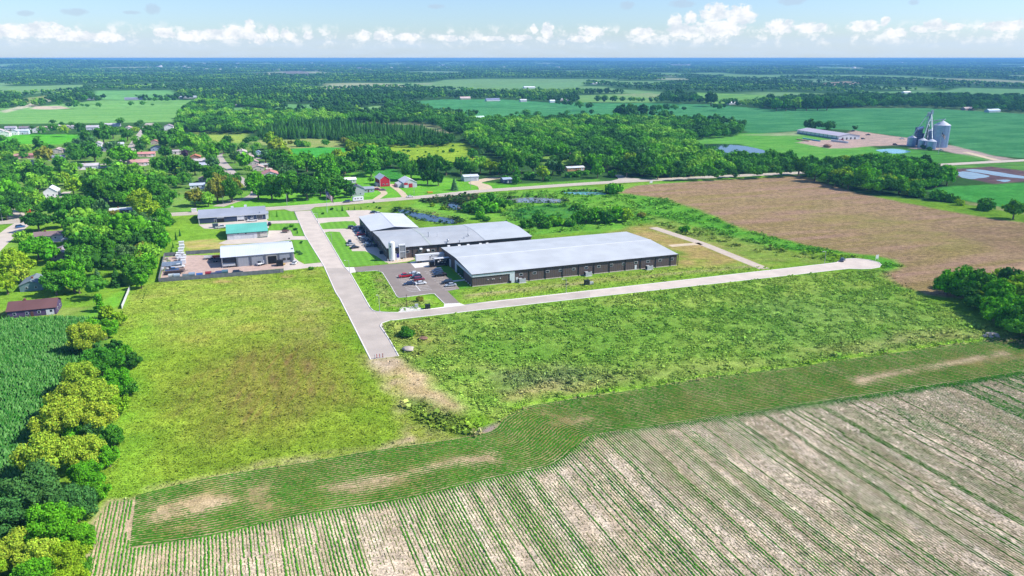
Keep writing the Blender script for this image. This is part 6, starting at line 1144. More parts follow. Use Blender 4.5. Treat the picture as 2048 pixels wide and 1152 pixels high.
def car(px, py, kind, colr, label, rz=ROTB, group=None, z=.7, xy=None):
    c = P(px, py, z) if xy is None else xy
    if kind not in PROTO: PROTO[kind] = t = car_proto(kind)
    else: t = dup(PROTO[kind], (0, 0, 0))
    t.location = (c[0], c[1], .03); t.rotation_euler = (0, 0, rz); t.scale = (1.08, 1.08, 1.08); t['label'] = label; t['category'] = 'pickup' if kind == 'pickup' else 'car'
    if group: t['group'] = group
    elif 'group' in t: del t['group']
    col = (*C(CARC[colr], 1.2), 1)
    for ch in t.children: ch.color = col
    return t
G1_ = 'cars parked in the asphalt car park'; G2_ = 'cars parked along the west wall'
A3 = lambda x, y: (770 + x / 12.8, 530 + y / 12.8)
A1 = lambda x, y: (690 + x / 12.8, 440 + y / 12.8)
for (x, y), kd, cl_, lb, rr_ in [
  (A3(515, 275), 'pickup', 'red', 'bright red pickup at the left end of the car park centre row', math.pi), (A3(760, 205), 'sedan', 'white', 'white car at the back of the car park centre row', 0), (A3(715, 245), 'sedan', 'silver', 'silver sedan just behind the black one in the centre row', math.pi),
  (A3(800, 305), 'suv', 'dark', 'black suv between the silver sedan and the dark red suv', math.pi), (A3(875, 358), 'suv', 'dark red', 'dark red suv in the centre row above the white sedan', 0), (A3(915, 455), 'sedan', 'white', 'white sedan nearest the camera in the centre row', 0), (A3(620, 470), 'sedan', 'navy', 'navy sedan nearest the camera left of the stall line', math.pi),
  (A3(1330, 140), 'suv', 'slate', 'slate suv first in the row by the shaded lawn', math.pi), (A3(1360, 195), 'suv', 'navy', 'navy suv second in the row by the shaded lawn', math.pi), (A3(1410, 250), 'pickup', 'black', 'black pickup third in the row by the shaded lawn', math.pi), (A3(1590, 435), 'suv', 'dark', 'dark suv by the lawn footpath', math.pi), (A3(1680, 505), 'sedan', 'silver', 'silver car nearest the lawn corner of the lot', math.pi)]:
    car(x, y, kd, cl_, lb, ROTB + rr_, G1_)
for (x, y), kd, cl_, lb, rr_ in [
  (A1(180, 190), 'suv', 'black', 'black suv furthest north along the west wall', 0), (A1(270, 200), 'sedan', 'silver', 'silver sedan second from the north along the west wall', 0), (A1(335, 262), 'sedan', 'steel blue', 'pale blue sedan north of the red suv', 0), (A1(410, 365), 'suv', 'red', 'red suv parked against the west wall', 0),
  (A1(500, 500), 'suv', 'grey', 'grey suv third from the south end of the wall row', 0), (A1(560, 545), 'pickup', 'slate', 'slate pickup second from the south end of the wall row', 0), (A1(575, 608), 'sedan', 'silver', 'silver sedan beside the southernmost wall row car', 0), (A1(640, 650), 'suv', 'slate', 'slate suv at the south end of the wall row', 0), (A1(400, 205), 'sedan', 'dark', 'dark sedan tucked in the shade by the north wall', 0),
  (A1(455, 300), 'sedan', 'navy', 'navy car in the wall shade behind the pale blue sedan', 0)]:
    car(x, y, kd, cl_, lb, ROTB + rr_, G2_)
car(*A1(120, 560), 'suv', 'navy', 'navy suv at the grass edge of the west car park', ROTB + math.pi / 2.2); car(*A1(150, 620), 'sedan', 'silver', 'silver motor trike sized car behind the navy suv', ROTB + .3); car(*A1(250, 695), 'sedan', 'black', 'black coupe on the corner of the west car park', ROTB + .3)
car(748, 424, 'sedan', 'navy', 'navy sedan at the top corner behind the white roofed hall', ROTB); car(757, 426.3, 'sedan', 'white', 'white sedan at the top corner behind the white roofed hall', ROTB)
hd = lambda px: math.atan2(*(P(px + 8, np.interp(px + 8, [640, 838, 950], [410, 394.5, 383])) - P(px, np.interp(px, [640, 838, 950], [410, 394.5, 383])))[::-1])
car(693.5, 403.2, 'suv', 'slate', 'dark suv towing the white caravan on the highway', hd(693) + math.pi); car(820, 392.8, 'sedan', 'white', 'white sedan driving alone on the highway', hd(820))
car(1685, 519.3, 'sedan', 'slate', 'dark car parked at the rim of the turning circle', ROTB + .6)
car(589, 525, 'sedan', 'white', 'white hatchback in front of the workshop end wall', ROTB + 1.2); car(40.5, 453, 'suv', 'blue', 'blue suv at the left street corner', .9); car(57, 566, 'sedan', 'silver', 'silver car beside the grey green house', .3); car(539, 448, 'suv', 'black', 'black suv at the gap right of the teal roofed shed', ROTB + 1.5)
car(505, 440.5, 'pickup', 'white', 'white utility pickup in front of the blue store', ROTB + math.pi); car(442, 454, 'pickup', 'white', 'white pickup left of the teal roofed shed', ROTB); car(475.6, 545, 'suv', 'black', 'black suv behind the yard fence', ROTB); car(755, 378.5, 'suv', 'dark red', 'maroon suv in front of the red barn', .4); car(766, 379.5, 'sedan', 'grey', 'grey sedan in front of the red barn', .1)
car(356, 533, 'pickup', 'white', 'white pickup beside the long white trailer in the yard', ROTB); car(345, 540.5, 'pickup', 'blue', 'blue pickup at the left end of the yard', ROTB); car(142, 393, 'suv', 'black', 'black suv by the shaded blue house', .2); car(1683, 280, 'pickup', 'red', 'red pickup at the machine shed gable', -.3); car(1726, 277.5, 'suv', 'black', 'black tractor sized suv in the middle of the grain yard', .2); car(1790, 288.8, 'suv', 'dark', 'dark car near the gravel edge of the grain yard', .2)
car(1736, 269.5, 'pickup', 'black', 'black pickup at the back of the grain yard', .1); car(1706, 261.8, 'pickup', 'dark', 'dark pickup behind the machine shed gable', .3); car(1804, 277.5, 'pickup', 'white', 'white pickup left of the grain bins', 0); car(1882, 299.5, 'sedan', 'white', 'white car under the tallest grain bin', 0)
# trailers
WHT = mat('white_panel_van', C('f0f2f6'), .4, var=.03); BLK = mat('black_panel_van', C('15161a'), .35, var=.05); LOGO = mat('logo_dark', C('1c1e24'), .5); LOGOW = mat('logo_white', C('f4f4f6'), .5)
def trailer(org, rz, L_, body, label, lm, cab=None, name='box_trailer', logo=(.52, .9)):
    t = empty(name, (*org, .03), rz, label=label, cat='trailer' if not cab else 'truck')
    MB().box(0, L_, 0, 2.6, 1.1, 4.05).obj('body', body, t); MB().box(.1, L_ - .1, .3, 2.3, .85, 1.08).obj('frame', DTRIM, t)
    for x in (1.2, 2.5):
        for y in (.35, 2.25): MB().cyl((x if not cab else L_ - x, y - .2, .5), (x if not cab else L_ - x, y + .2, .5), .5, .5, 12).obj('wheel', TYRE, t)
    for y in (.5, 2.1): MB().box(L_ * .74, L_ * .74 + .15, y - .08, y + .08, 0, .9).obj('landing_leg', DTRIM, t) if not cab else None
    MB().box(-.04, L_ + .04, -.04, 2.64, 4.05, 4.12).obj('roof', WHT, t)
    x0 = L_ * logo[0]                                                  # angular emblem over two lines of lettering
    e = MB().add([(x0 + .9, -.03, 3.55), (x0 + 1.6, -.03, 3.55), (x0 + 1.6, -.03, 2.7), (x0 + 1.25, -.03, 3.0)], [(0, 1, 2, 3)]).add([(x0, -.03, 2.9), (x0 + .5, -.03, 3.15), (x0 + .95, -.03, 2.85), (x0 + .8, -.03, 2.4), (x0 + .15, -.03, 2.4)], [(0, 1, 2, 3, 4)]); e.obj('emblem', lm, t)
    return t
TX = uv(832.5, 522.8, 1.1)
T1 = trailer(UV(*TX), ROTB, 15.4, WHT, 'long white box trailer backed along the factory hall', LOGO, logo=(.44, .9))
def words(t, txt, x, z, size, m):
    c = bpy.data.curves.new('lettering', 'FONT'); c.body = txt; c.size = size; c.extrude = .01; c.materials.append(m)
    o = bpy.data.objects.new('lettering_source', c); S.collection.objects.link(o); dg = bpy.context.evaluated_depsgraph_get(); me = bpy.data.meshes.new_from_object(o.evaluated_get(dg)); bpy.data.objects.remove(o); o = bpy.data.objects.new('lettering', me); link(o, parent=t); o.location = (x, -.06, z); o.rotation_euler = (math.pi / 2, 0, 0)
words(T1, 'precision', 15.4 * .44 + 2.2, 3.0, .75, LOGO); words(T1, '608 . 884 . 8700', 15.4 * .44, 1.55, .62, LOGO)
TB = uv(870, 530, 1.1)
T2 = trailer(UV(*TB), ROTB, 8.4, BLK, 'black box truck parked beside the warehouse end wall', LOGOW, cab=True, name='box_truck', logo=(.16, .9))
words(T2, 'precision', 3.4, 3.0, .72, LOGOW); words(T2, '608 . 884', 3.3, 1.9, .62, LOGOW)
MB().box(-2.6, -.35, .2, 2.4, .5, 2.7).obj('cab', BLK, T2); MB().box(-2.66, -2.6, .4, 2.2, 1.7, 2.5).obj('windscreen', GLASS, T2); MB().box(-.06, -.02, 0, 2.6, 1.1, 4.05).obj('front_edge', WHT, T2)
for y in (.3, 2.3): MB().cyl((-1.8, y - .18, .5), (-1.8, y + .18, .5), .5, .5, 12).obj('wheel', TYRE, T2)
RVt = empty('caravan', (*P(716, 402.3), .05), hd(716) + math.pi, label='white caravan with dark windows towed on the highway', cat='caravan')
MB().prof([(-4, .5), (-4, 3.0), (-3.7, 3.15), (3.2, 3.15), (3.9, 2.4), (3.9, .9), (3.5, .5)], -1.25, 1.25, 1).obj('body', WHT, RVt)
for x in (-2.2, .2, 2.2): MB().box(x - .45, x + .45, 1.25, 1.29, 1.7, 2.4).obj('window', GLASS, RVt); MB().box(x - .45, x + .45, -1.29, -1.25, 1.7, 2.4).obj('window', GLASS, RVt)
for x in (-.9, .1):
    for y in (-1.05, 1.05): MB().cyl((x, y - .12, .36), (x, y + .12, .36), .36, .36, 12).obj('wheel', TYRE, RVt)
MB().box(3.9, 5.2, -.08, .08, .45, .6).obj('drawbar', DTRIM, RVt)
# ------------------------------------------------------------------ campus equipment
TK = empty('storage_tank', (*P(784.7, 521.3), 0), ROTB, label='tall white cylindrical gas tank in front of the factory hall', cat='tank')
TW = mat('tank_white', C('f4f6fa'), .35, var=.03)
MB().cyl((0, 0, .5), (0, 0, 9.6), 1.6, 1.6, 24).obj('shell', TW, TK); MB().cyl((0, 0, 9.6), (0, 0, 10.2), 1.6, .7, 24).obj('dome', TW, TK)
for k in range(3): a = k * 2.1; MB().box(math.cos(a) * 1.1 - .12, math.cos(a) * 1.1 + .12, math.sin(a) * 1.1 - .12, math.sin(a) * 1.1 + .12, 0, .6).obj('leg', TW, TK)
o = MB().box(-1.28, -.72, -1.52, -1.44, 7.3, 8.3).obj('emblem', LOGO, TK)
TS_ = empty('heat_exchanger_tower', (*P(805, 517.5), 0), ROTB, label='grey finned vaporiser tower right of the white gas tank', cat='vaporiser')
FIN = mat('fins', C('a8acb2'), .5, .3, var=.15, stripes=(0, .4, .35)); MB().box(-1.5, 1.5, -.8, .8, .8, 7.2).obj('fin_pack', FIN, TS_); MB().box(-1.7, 1.7, -1, 1, 7.2, 7.7).obj('top_frame', WTRIM, TS_); MB().box(-1.7, 1.7, -1, 1, 3.8, 4.05).obj('mid_frame', WTRIM, TS_)
for x in (-1.6, 1.6):
    for y in (-.9, .9): MB().box(x - .1, x + .1, y - .1, y + .1, 0, 7.2).obj('leg', WTRIM, TS_)
PS = empty('pump_skid', (*P(795.8, 518.8), 0), ROTB, label='small blue and white pump skid between tank and tower', cat='pump')
MB().box(-.8, .8, -.6, .6, 0, 1.0).obj('base', WTRIM, PS); MB().box(-.7, .7, -.5, .5, 1.0, 3.0).obj('cabinet', mat('violet_cabinet', C('3c3c8c'), .5), PS); MB().box(-1.1, -.8, -.5, .5, 0, 3.2).obj('side_frame', WTRIM, PS); MB().box(.8, 1.1, -.5, .5, 0, 3.2).obj('side_frame', WTRIM, PS)
for k, (x, y) in enumerate([(1050, 1000), (1100, 1060), (1180, 1080), (1260, 1075), (1340, 1060), (1420, 1050), (1500, 1040), (1560, 1010)]):
    o = MB().cyl((0, 0, 0), (0, 0, 1.3), .14, .14, 8).obj('bollard', WTRIM); c = P(*A1(x, y)); o.location = (c[0], c[1], .02); o['label'] = ['leftmost', 'second', 'third', 'fourth', 'fifth', 'sixth', 'seventh', 'rightmost'][k] + ' white safety bollard from the left round the gas tank pad'; o['category'] = 'bollard'; o['group'] = 'bollards round the gas tank pad'
sheet('tank_pad', pl([A1(1010, 1030), A1(1100, 960), A1(1420, 950), A1(1700, 930), A1(1800, 1000), A1(1620, 1060), A1(1120, 1120)]), .026, mat('tan_pad', C('e2ceb4'), .9, var=.08))
UT = mat('unit_grey', C('c4c8cc'), .5, var=.06, stripes=(0, .3, .1))
def hvac(px, py, label, w=3.2, d=1.8, h=2.0, dup_from=[None]):
    if dup_from[0] is None:
        t = empty('rooftop_style_unit', (0, 0, 0)); t.name = 'cooling_unit'; MB().box(-w / 2, w / 2, -d / 2, d / 2, .15, h).obj('cabinet', UT, t); MB().box(-w / 2 - .12, -w / 2, -d / 2, d / 2, .4, h - .2).obj('grille', DTRIM, t)
        MB().cyl((w * .2, 0, h), (w * .2, 0, h + .15), .7, .7, 16).obj('fan', DTRIM, t); MB().box(-w / 2 - .2, w / 2 + .2, -d / 2 - .2, d / 2 + .2, 0, .15).obj('pad', CONCW, t); dup_from[0] = t
    else: t = dup(dup_from[0], (0, 0, 0))
    c = P(px, py); t.location = (c[0], c[1], .01); t.rotation_euler = (0, 0, ROTB); t['label'] = label; t['category'] = 'cooling unit'; t['group'] = 'cooling units along the long warehouse front'
hvac(1044, 565, 'grey cooling unit nearest the white panelled corner'); hvac(1176, 551.5, 'grey cooling unit halfway along the long warehouse'); hvac(1298.5, 539, 'grey cooling unit at the far right of the long warehouse')
def boxobj(name, px, py, w, d, h, m, label, cat, rz=ROTB, top=None, group=None, z=0):
    c = P(px, py); t = empty(name, (c[0], c[1], z), rz, label=label, cat=cat, group=group)
    MB().box(-w / 2, w / 2, -d / 2, d / 2, 0, h * .88).obj('body', m, t); MB().box(-w / 2 - .08, w / 2 + .08, -d / 2 - .08, d / 2 + .08, h * .88, h).obj('lid', top or m, t); return t
GA_ = mat('green_black', C('2c342c'), .6); 
g = boxobj('generator', 1173.5, 569.5, 2.2, 1.6, 2.3, GA_, 'black generator on a pad between warehouse and cross street', 'generator'); MB().box(1.3, 3.2, -.5, .5, 0, 1.2).obj('meter_cabinet', UT, g)
boxobj('transformer_box', 855.5, 617.5, 1.9, 1.6, 1.9, mat('transformer_green', C('20302c'), .6), 'dark green transformer box beside the car park exit', 'transformer'); boxobj('utility_cabinet', 833, 614.5, 1.2, .8, 1.4, UT, 'pale utility cabinet on the white slab by the road', 'cabinet')
for x, y, lb in ((1608, 912, 'black planter nearest the warehouse corner'), (1677, 905, 'black planter second from the warehouse corner'), (1745, 898, 'black planter in the middle of the storefront'), (1812, 890, 'black planter fourth from the warehouse corner'), (1945, 893, 'black planter beside the white pier')):
    boxobj('planter', 640 + x / 5.12, 391.5 + y / 5.12, 1.0, 1.0, 1.2, DTRIM, lb, 'planter', group='black planters along the storefront')
for x, y, lb in ((580, 400, 'dark waste bin behind the red suv'), (790, 665, 'dark waste bin south of the wall row cars'), (940, 845, 'black waste bin near the tank end of the west wall')): boxobj('waste_bin', *A1(x, y + 20), 2.0, 1.4, 1.5, mat('bin_dark', C('2c3442'), .7), lb, 'waste bin')
boxobj('dumpster', *A1(395, 490), 1.8, 1.4, 1.7, mat('dumpster_green', C('3c4c44'), .7), 'green dumpster with white lid at the west car park', 'dumpster', top=WTRIM)
boxobj('dumpster', 559.8, 531, 3.2, 3.4, 2.6, mat('dumpster_black', C('1c1e20'), .7), 'black dumpster before the workshop opening', 'dumpster'); boxobj('pallet_stack', 567, 529, 1.6, 2.6, .5, mat('pallet_wood', C('c8a868'), .9), 'yellow pallet stack right of the black dumpster', 'pallet')
boxobj('lumber_bundle', 482, 531.5, 5.0, 1.0, .8, mat('lumber', C('d8bc8c'), .9), 'bundle of pale lumber against the workshop wall', 'lumber'); boxobj('sign_panel', 900.5, 532.5, .5, 3.4, 3.6, WHT, 'white upright panel beside the black box truck', 'sign')
SK = empty('skid_loader', (*P(519.5, 531), 0), ROTB + .5, label='white and black skid loader parked by the workshop', cat='loader')
MB().box(-1.4, .9, -.8, .8, .4, 1.4).obj('body', WHT, SK); MB().box(-.6, .5, -.6, .6, 1.4, 2.3).obj('cab', GLASS, SK); MB().box(1.5, 2.2, -1, 1, .1, .8).obj('bucket', DTRIM, SK)
for y in (-1.05, .75): MB().box(-1.3, 1.7, y, y + .3, .9, 1.15).obj('lift_arm', WHT, SK)
for x in (-.9, .5):
    for y in (-.95, .95): MB().cyl((x, y - .15, .45), (x, y + .15, .45), .45, .45, 12).obj('wheel', TYRE, SK)
def flat(name, px, py, L_, col, label, rz=ROTB, side=.5, h=.9):
    c = P(px, py); t = empty(name, (c[0], c[1], 0), rz, label=label, cat='trailer'); m = mat('deck_' + col, C(col), .7, var=.15)
    MB().box(-L_ / 2, L_ / 2, -1.2, 1.2, h - .15, h).obj('deck', m, t)
    for s in (-1, 1): MB().box(-L_ / 2, L_ / 2, s * 1.2 - .05, s * 1.2 + .05, h, h + side).obj('side_rail', m, t)
    for x in (-.9, .3):
        for y in (-1.0, 1.0): MB().cyl((x, y - .15, .4), (x, y + .15, .4), .4, .4, 10).obj('wheel', TYRE, t)
    MB().box(L_ / 2, L_ / 2 + 1.4, -.1, .1, h - .3, h - .1).obj('drawbar', DTRIM, t)
flat('utility_trailer', 458.5, 534, 6.0, 'c8ccd0', 'grey flatbed with white load beside the carport post', side=.9); flat('utility_trailer', 351, 545, 8.5, '8c7c78', 'rust brown gooseneck flatbed near the yard corner'); flat('utility_trailer', 345, 534, 9, 'a8bcd4', 'long pale blue sided dump trailer in the yard', side=1.6); flat('utility_trailer', 347, 548.5, 8, '3c3030', 'dark low trailer in front of the blue pickup', side=.3)
flat('utility_trailer', 428, 517, 5.5, 'c85040', 'red trailer in the shade behind the carport'); flat('utility_trailer', 432, 523.5, 6.5, '6c7078', 'grey trailer in the carport shadow'); flat('utility_trailer', 417, 518, 4, 'e0e0e0', 'white trailer left of the red one', side=.8); flat('utility_trailer', 571, 465, 4, '7c6460', 'brown equipment trailer on the concrete beside the teal roofed shed', side=.6)
TOT = mat('tote_white', C('eceef2'), .5, var=.05)
for k, (x, y) in enumerate([(810, 235), (820, 320), (800, 400), (790, 470), (740, 520), (830, 525), (720, 580), (800, 590), (870, 580), (760, 640), (850, 650), (860, 715)]):
    boxobj('storage_tote', 300 + x / 12.8, 471 + y / 12.8, 2.6 if k < 3 else 2.2, 1.9, 1.9, TOT, 'white plastic storage tote stacked at the yard corner', 'tote', group='white totes at the yard corner')
for x, y, cl_, lb in ((1275, 1060, '3c6cb4', 'bright blue tank by the yard fence'), (1075, 1045, '8ca4bc', 'pale blue tank by the yard fence'), (920, 1085, '6c7c84', 'grey green tank by the yard fence'), (1500, 1020, '9c3444', 'red tank by the yard fence'), (1640, 1045, '44506c', 'slate tank right of the red tank'), (1765, 1005, '4c5884', 'violet blue tank by the yard fence'), (1925, 975, '5c8094', 'teal grey tank nearest the black suv'), (690, 1075, 'a8b8c8', 'silver blue tank near the left fence corner'), (560, 1080, 'c0c8cc', 'white grey tank at the left fence corner')):
    c = P(300 + x / 12.8, 471 + y / 12.8); t = empty('drum_tank', (c[0], c[1], 0), ROTB, label=lb, cat='tank'); m = mat('drum_' + cl_, C(cl_), .5, var=.1)
    MB().cyl((-1.4, 0, 1.1), (1.4, 0, 1.1), .9, .9, 16).obj('shell', m, t); MB().box(-1.1, -.8, -.7, .7, 0, .6).obj('cradle', DTRIM, t); MB().box(.8, 1.1, -.7, .7, 0, .6).obj('cradle', DTRIM, t)
rs = np.random.default_rng(3); JC = ['b8b4a8', '8c7c6c', 'd8ccb4', 'c8905c', '7c8c6c', 'c8ccd0', '6c5c50']
for k in range(22):
    x, y = rs.uniform(345, 480), rs.uniform(620, 1010); x += (700 - y) * .12
    c = P(300 + x / 12.8, 470 + y / 12.8); m = mat('scrap_' + JC[k % 7], C(JC[k % 7]), .8, var=.2); s_ = rs.uniform(.5, 1.1); q = rs.uniform(0, 3)
    o = MB().prism([(math.cos(a + q) * s_ * rs.uniform(.7, 1.2), math.sin(a + q) * s_ * rs.uniform(.7, 1.2)) for a in np.linspace(0, 5.2, 6)], 0, s_ * 1.1).obj('scrap_heap', m); o.location = (c[0], c[1], .01); o['label'] = ['pale grey', 'dull brown', 'cream', 'rust orange', 'grey green', 'silver', 'dark brown'][k % 7] + ' scrap lump in the heap along the yard fence'; o['category'] = 'scrap'; o['group'] = 'scrap heap along the yard fence'
def fence(name, pts, h, m, label, cat, post=3.0, pm=None, slat=True):
    p = pl(pts); t = empty(name, (*p[0], 0), 0, label=label, cat=cat); b = MB()
    for i in range(len(p) - 1):
        a = p[i] - p[0]; e = p[i + 1] - p[0]; d = e - a; L_ = np.hypot(*d); d = d / L_; n = np.array([-d[1], d[0]]) * .03
        b.add([(*(a - n), .05), (*(e - n), .05), (*(e + n), .05), (*(a + n), .05), (*(a - n), h), (*(e - n), h), (*(e + n), h), (*(a + n), h)], [(0, 3, 2, 1), (4, 5, 6, 7), (0, 1, 5, 4), (1, 2, 6, 5), (2, 3, 7, 6), (3, 0, 4, 7)])
        for k in range(int(L_ / post) + 1):
            q = a + d * min(k * post, L_); MB().box(q[0] - .07, q[0] + .07, q[1] - .07, q[1] + .07, 0, h + .1).obj('post', pm or m, t)
    b.obj('panel', m, t)
fence('yard_fence', [(567, 545), (560, 546), (317.8, 564.5), (329.3, 513), (352, 511.5)], 2.0, mat('slat_fence', C('7f8288'), .7, var=.2, scale=.8), 'grey slatted fence round the truck yard', 'fence', 6)
fence('yard_fence', [(372, 509.5), (441, 505)], 2.0, mat('slat_fence', C('7f8288'), .7), 'short grey fence run behind the truck yard', 'fence', 6)
fence('vinyl_fence', [(244, 618), (260.2, 578.5)], 1.8, mat('vinyl', C('e8e6ea'), .6, stripes=(1, 2.4, .06)), 'white vinyl fence at the lawn of the plum house', 'fence', 2.4)
GRD = mat('weathered_timber', C('9c8a7c'), .9)
q = pl([(846, 398.5), (880, 395.5), (920, 391.8), (958, 388)]); fence('guardrail', [(846, 398.5), (880, 395.5), (920, 391.8), (958, 388)], .75, GRD, 'brown guardrail above the cattail pond', 'guardrail', 2.0)
# poles
GALV = mat('galvanised_pole', C('b8bcc2'), .5, .4, var=.05); WOODP = mat('pole_wood', C('6c5848'), .9)
def lamp(px, py, h, label, side=-1):
    c = P(px, py); t = empty('street_lamp', (c[0], c[1], 0), ROTB, label=label, cat='street lamp', group='street lamps along the new streets')
    MB().cyl((0, 0, 0), (0, 0, h), .12, .08, 8).obj('pole', GALV, t); MB().cyl((0, 0, h - .1), (side * 1.8, 0, h + .1), .06, .05, 6).obj('arm', GALV, t); MB().box(side * 1.8 - .35, side * 1.8 + .35, -.14, .14, h, h + .16).obj('lamp_head', WTRIM, t); MB().cyl((0, 0, 0), (0, 0, .4), .25, .22, 8).obj('base', CONC, t)
lamp(664, 490.6, 6.5, 'street lamp on the striped lawn of the west car park'); lamp(699, 546.5, 6.5, 'street lamp beside the asphalt car park entrance'); lamp(759.3, 622.8, 7, 'street lamp at the junction corner', -.4); lamp(1132, 586, 6.5, 'street lamp halfway along the cross street'); lamp(1649, 528, 6.5, 'street lamp near the turning circle'); lamp(635.8, 447, 6.5, 'street lamp beside the flag lawn')
def upole(px, py, ty, label, arm=True, m=WOODP, r=.17):
    c = P(px, py); h = max(5, hgt(px, py, ty)); t = empty('utility_pole', (c[0], c[1], 0), ROTB, label=label, cat='utility pole', group='utility poles')
    MB().cyl((0, 0, 0), (0, 0, h), r, r * .7, 8).obj('pole', m, t)
    if arm: MB().box(-.06, .06, -1.2, 1.2, h - .9, h - .7).obj('crossarm', m, t); [MB().cyl((0, y, h - .7), (0, y, h - .5), .06, .05, 6).obj('insulator', WTRIM, t) for y in (-1.1, 0, 1.1)]
    return np.array([c[0], c[1], h - .5])
PL = [upole(574.3, 411, 387, 'utility pole on the lawn north of the junction', m=GALV), upole(706, 396, 373.7, 'utility pole behind the caravan', m=GALV), upole(828.5, 389, 368, 'utility pole right of the barn drives', m=GALV), upole(941, 376.5, 352, 'utility pole before the long pale shed', m=GALV), upole(1042, 366, 340, 'utility pole by the slate blue shed'), upole(1215, 353, 331, 'utility pole at the side road mouth'), upole(1338, 349, 331.8, 'tall utility pole with line crossing the dark wood', m=GALV), upole(1454, 344.5, 327, 'utility pole halfway along the wood edge'), upole(1562, 338.5, 322, 'utility pole by the end of the wood')]
upole(446.5, 408, 391, 'utility pole left of the striped shade', m=GALV); upole(484, 399, 384, 'utility pole by the entrance to the curved street', m=GALV); upole(42, 436, 408, 'utility pole at the left street corner', m=GALV); upole(5, 442, 415, 'utility pole cut close to the left photo edge', m=GALV)
upole(813.6, 613, 589, 'bare brown pole by the white utility slab', arm=False)
wire = mat('wire', C('8c9094'), .5)
for i in range(len(PL) - 1):
    a, b = PL[i], PL[i + 1]; m = MB(); pv = a
    for k in range(1, 9):
        t_ = k / 8; q = a + (b - a) * t_ - np.array([0, 0, 1.6 * 4 * t_ * (1 - t_)]); m.cyl(tuple(pv), tuple(q), .035, .035, 4); pv = q
    m.obj('power_line', wire, label='overhead wire span %s' % ['past the junction', 'above the farmhouse lawn', 'beside the barns', 'above the long pale shed', 'along the road bend trees', 'across the side road mouth', 'in front of the dark wood', 'at the end of the wood'][i], cat='power line')
def flagpole(px, py, ty, label, fw, r=.14):
    c = P(px, py); h = hgt(px, py, ty); t = empty('flagpole', (c[0], c[1], 0), 0, label=label, cat='flagpole'); MB().cyl((0, 0, 0), (0, 0, h), r, r * .5, 8).obj('pole', WTRIM, t); MB().cyl((0, 0, h), (0, 0, h + .3), .18, .05, 8).obj('finial', GALV, t)
    fh = fw * .55; F_ = empty('flag', (0, 0, 0)) ; bpy.data.objects.remove(F_)
    nx, nz = 12, 13; V = []; 
    for i in range(nx + 1):
        for j in range(nz + 1): x = fw * i / nx; V.append((x * .62 + .1, -.35 * math.sin(x * 1.6) - .1 * x, h - .6 - fh * j / nz - .62 * x))
    fr, fwh, fbl = MB(), MB(), MB(); fr.v = list(V); fwh.v = list(V); fbl.v = list(V)
    for i in range(nx):
        for j in range(nz):
            q = (i * (nz + 1) + j, (i + 1) * (nz + 1) + j, (i + 1) * (nz + 1) + j + 1, i * (nz + 1) + j + 1)
            (fbl if (i < 5 and j < 7) else (fr if j % 2 == 0 else fwh)).f.append(q)
    fo = fr.obj('flag', mat('flag_red', C('b04050'), .8), t); fwh.obj('white_stripe', mat('flag_white', C('e8e4ea'), .8), fo); fbl.obj('blue_canton', mat('flag_blue', C('3c4474'), .8), fo)
flagpole(654.5, 425, 378.6, 'tall white flagpole with drooping flag on the corner lawn', 7.5); flagpole(1876.5, 308, 263, 'white flagpole with flag before the grain bins', 7, .2)
# small things
BR = empty('barricade', (*P(758, 716.5), 0), ROTB, label='red and white striped barricade at the dead end of the road', cat='barricade')
for z in (.5, 1.0, 1.45):
    for k in range(6): MB().box(-1.5 + k * .5, -1 + k * .5, -.03, .03, z - .12, z + .12).obj('plank', mat('barricade_red', C('c05048'), .6) if k % 2 else WTRIM, BR)
for x in (-1.4, 1.4): MB().box(x - .05, x + .05, -.35, .35, 0, .1).obj('foot', DTRIM, BR); MB().box(x - .04, x + .04, -.08, -.035, .1, 1.6).obj('upright', DTRIM, BR)
SGN = empty('turning_circle_sign', (*P(1753.5, 521), 0), ROTB, label='white square sign standing behind the turning circle', cat='sign'); MB().box(-.9, .9, -.05, .05, 1.0, 3.0).obj('board', WHT, SGN)
for x in (-.8, .8): MB().box(x - .06, x + .06, -.06, .04, 0, 1.0).obj('post', WTRIM, SGN)
SG2 = empty('roadside_sign', (*P(1302, 367.5), 0), ROTB, label='small white sign at the top edge of the plowed field', cat='sign'); MB().box(-1.3, 1.3, -.05, .05, .6, 2.4).obj('board', WHT, SG2); MB().box(-1.2, -1.05, -.05, .05, 0, .6).obj('post', WTRIM, SG2); MB().box(1.05, 1.2, -.05, .05, 0, .6).obj('post', WTRIM, SG2)
ROCK = mat('field_stone', C('c4b8ac'), .9, var=.2, scale=1.5)
def rock(px, py, r, label, group=None, m=ROCK, flat_=.6):
    c = P(px, py); v, f = I1; rr_ = np.random.default_rng(int(px * 7 + py)); V = v * r * rr_.uniform(.75, 1.15, (len(v), 1)); V[:, 2] *= flat_
    o = nobj('boulder', V, np.c_[f], m, label=label, cat='boulder', group=group); o.location = (c[0], c[1], r * .3)
for k, (dx, dy, r) in enumerate([(0, 0, 1.5), (7, -2, 1.2), (13, 1, 1.3), (-8, 2, 1.0), (4, 4, .9), (17, 3, .8)]): rock(1978 + dx, 671.5 + dy, r, 'pale field boulder piled at the corner of the vacant lot', 'boulder pile at the corner of the vacant lot')
DIRT = mat('dug_earth', C('8c6c5c'), .95, var=.25, scale=.6)
rock(1654, 294.5, 5, 'brown earth mound on the grain yard edge', m=DIRT, flat_=.45); rock(817, 701, 2.2, 'grey rubble lump near the road end', flat_=.35); rock(846, 679, 1.8, 'dark earth scrape beside the lone bush', m=DIRT, flat_=.2); rock(209, 678, 1.4, 'white rock beneath the hedgerow trees')
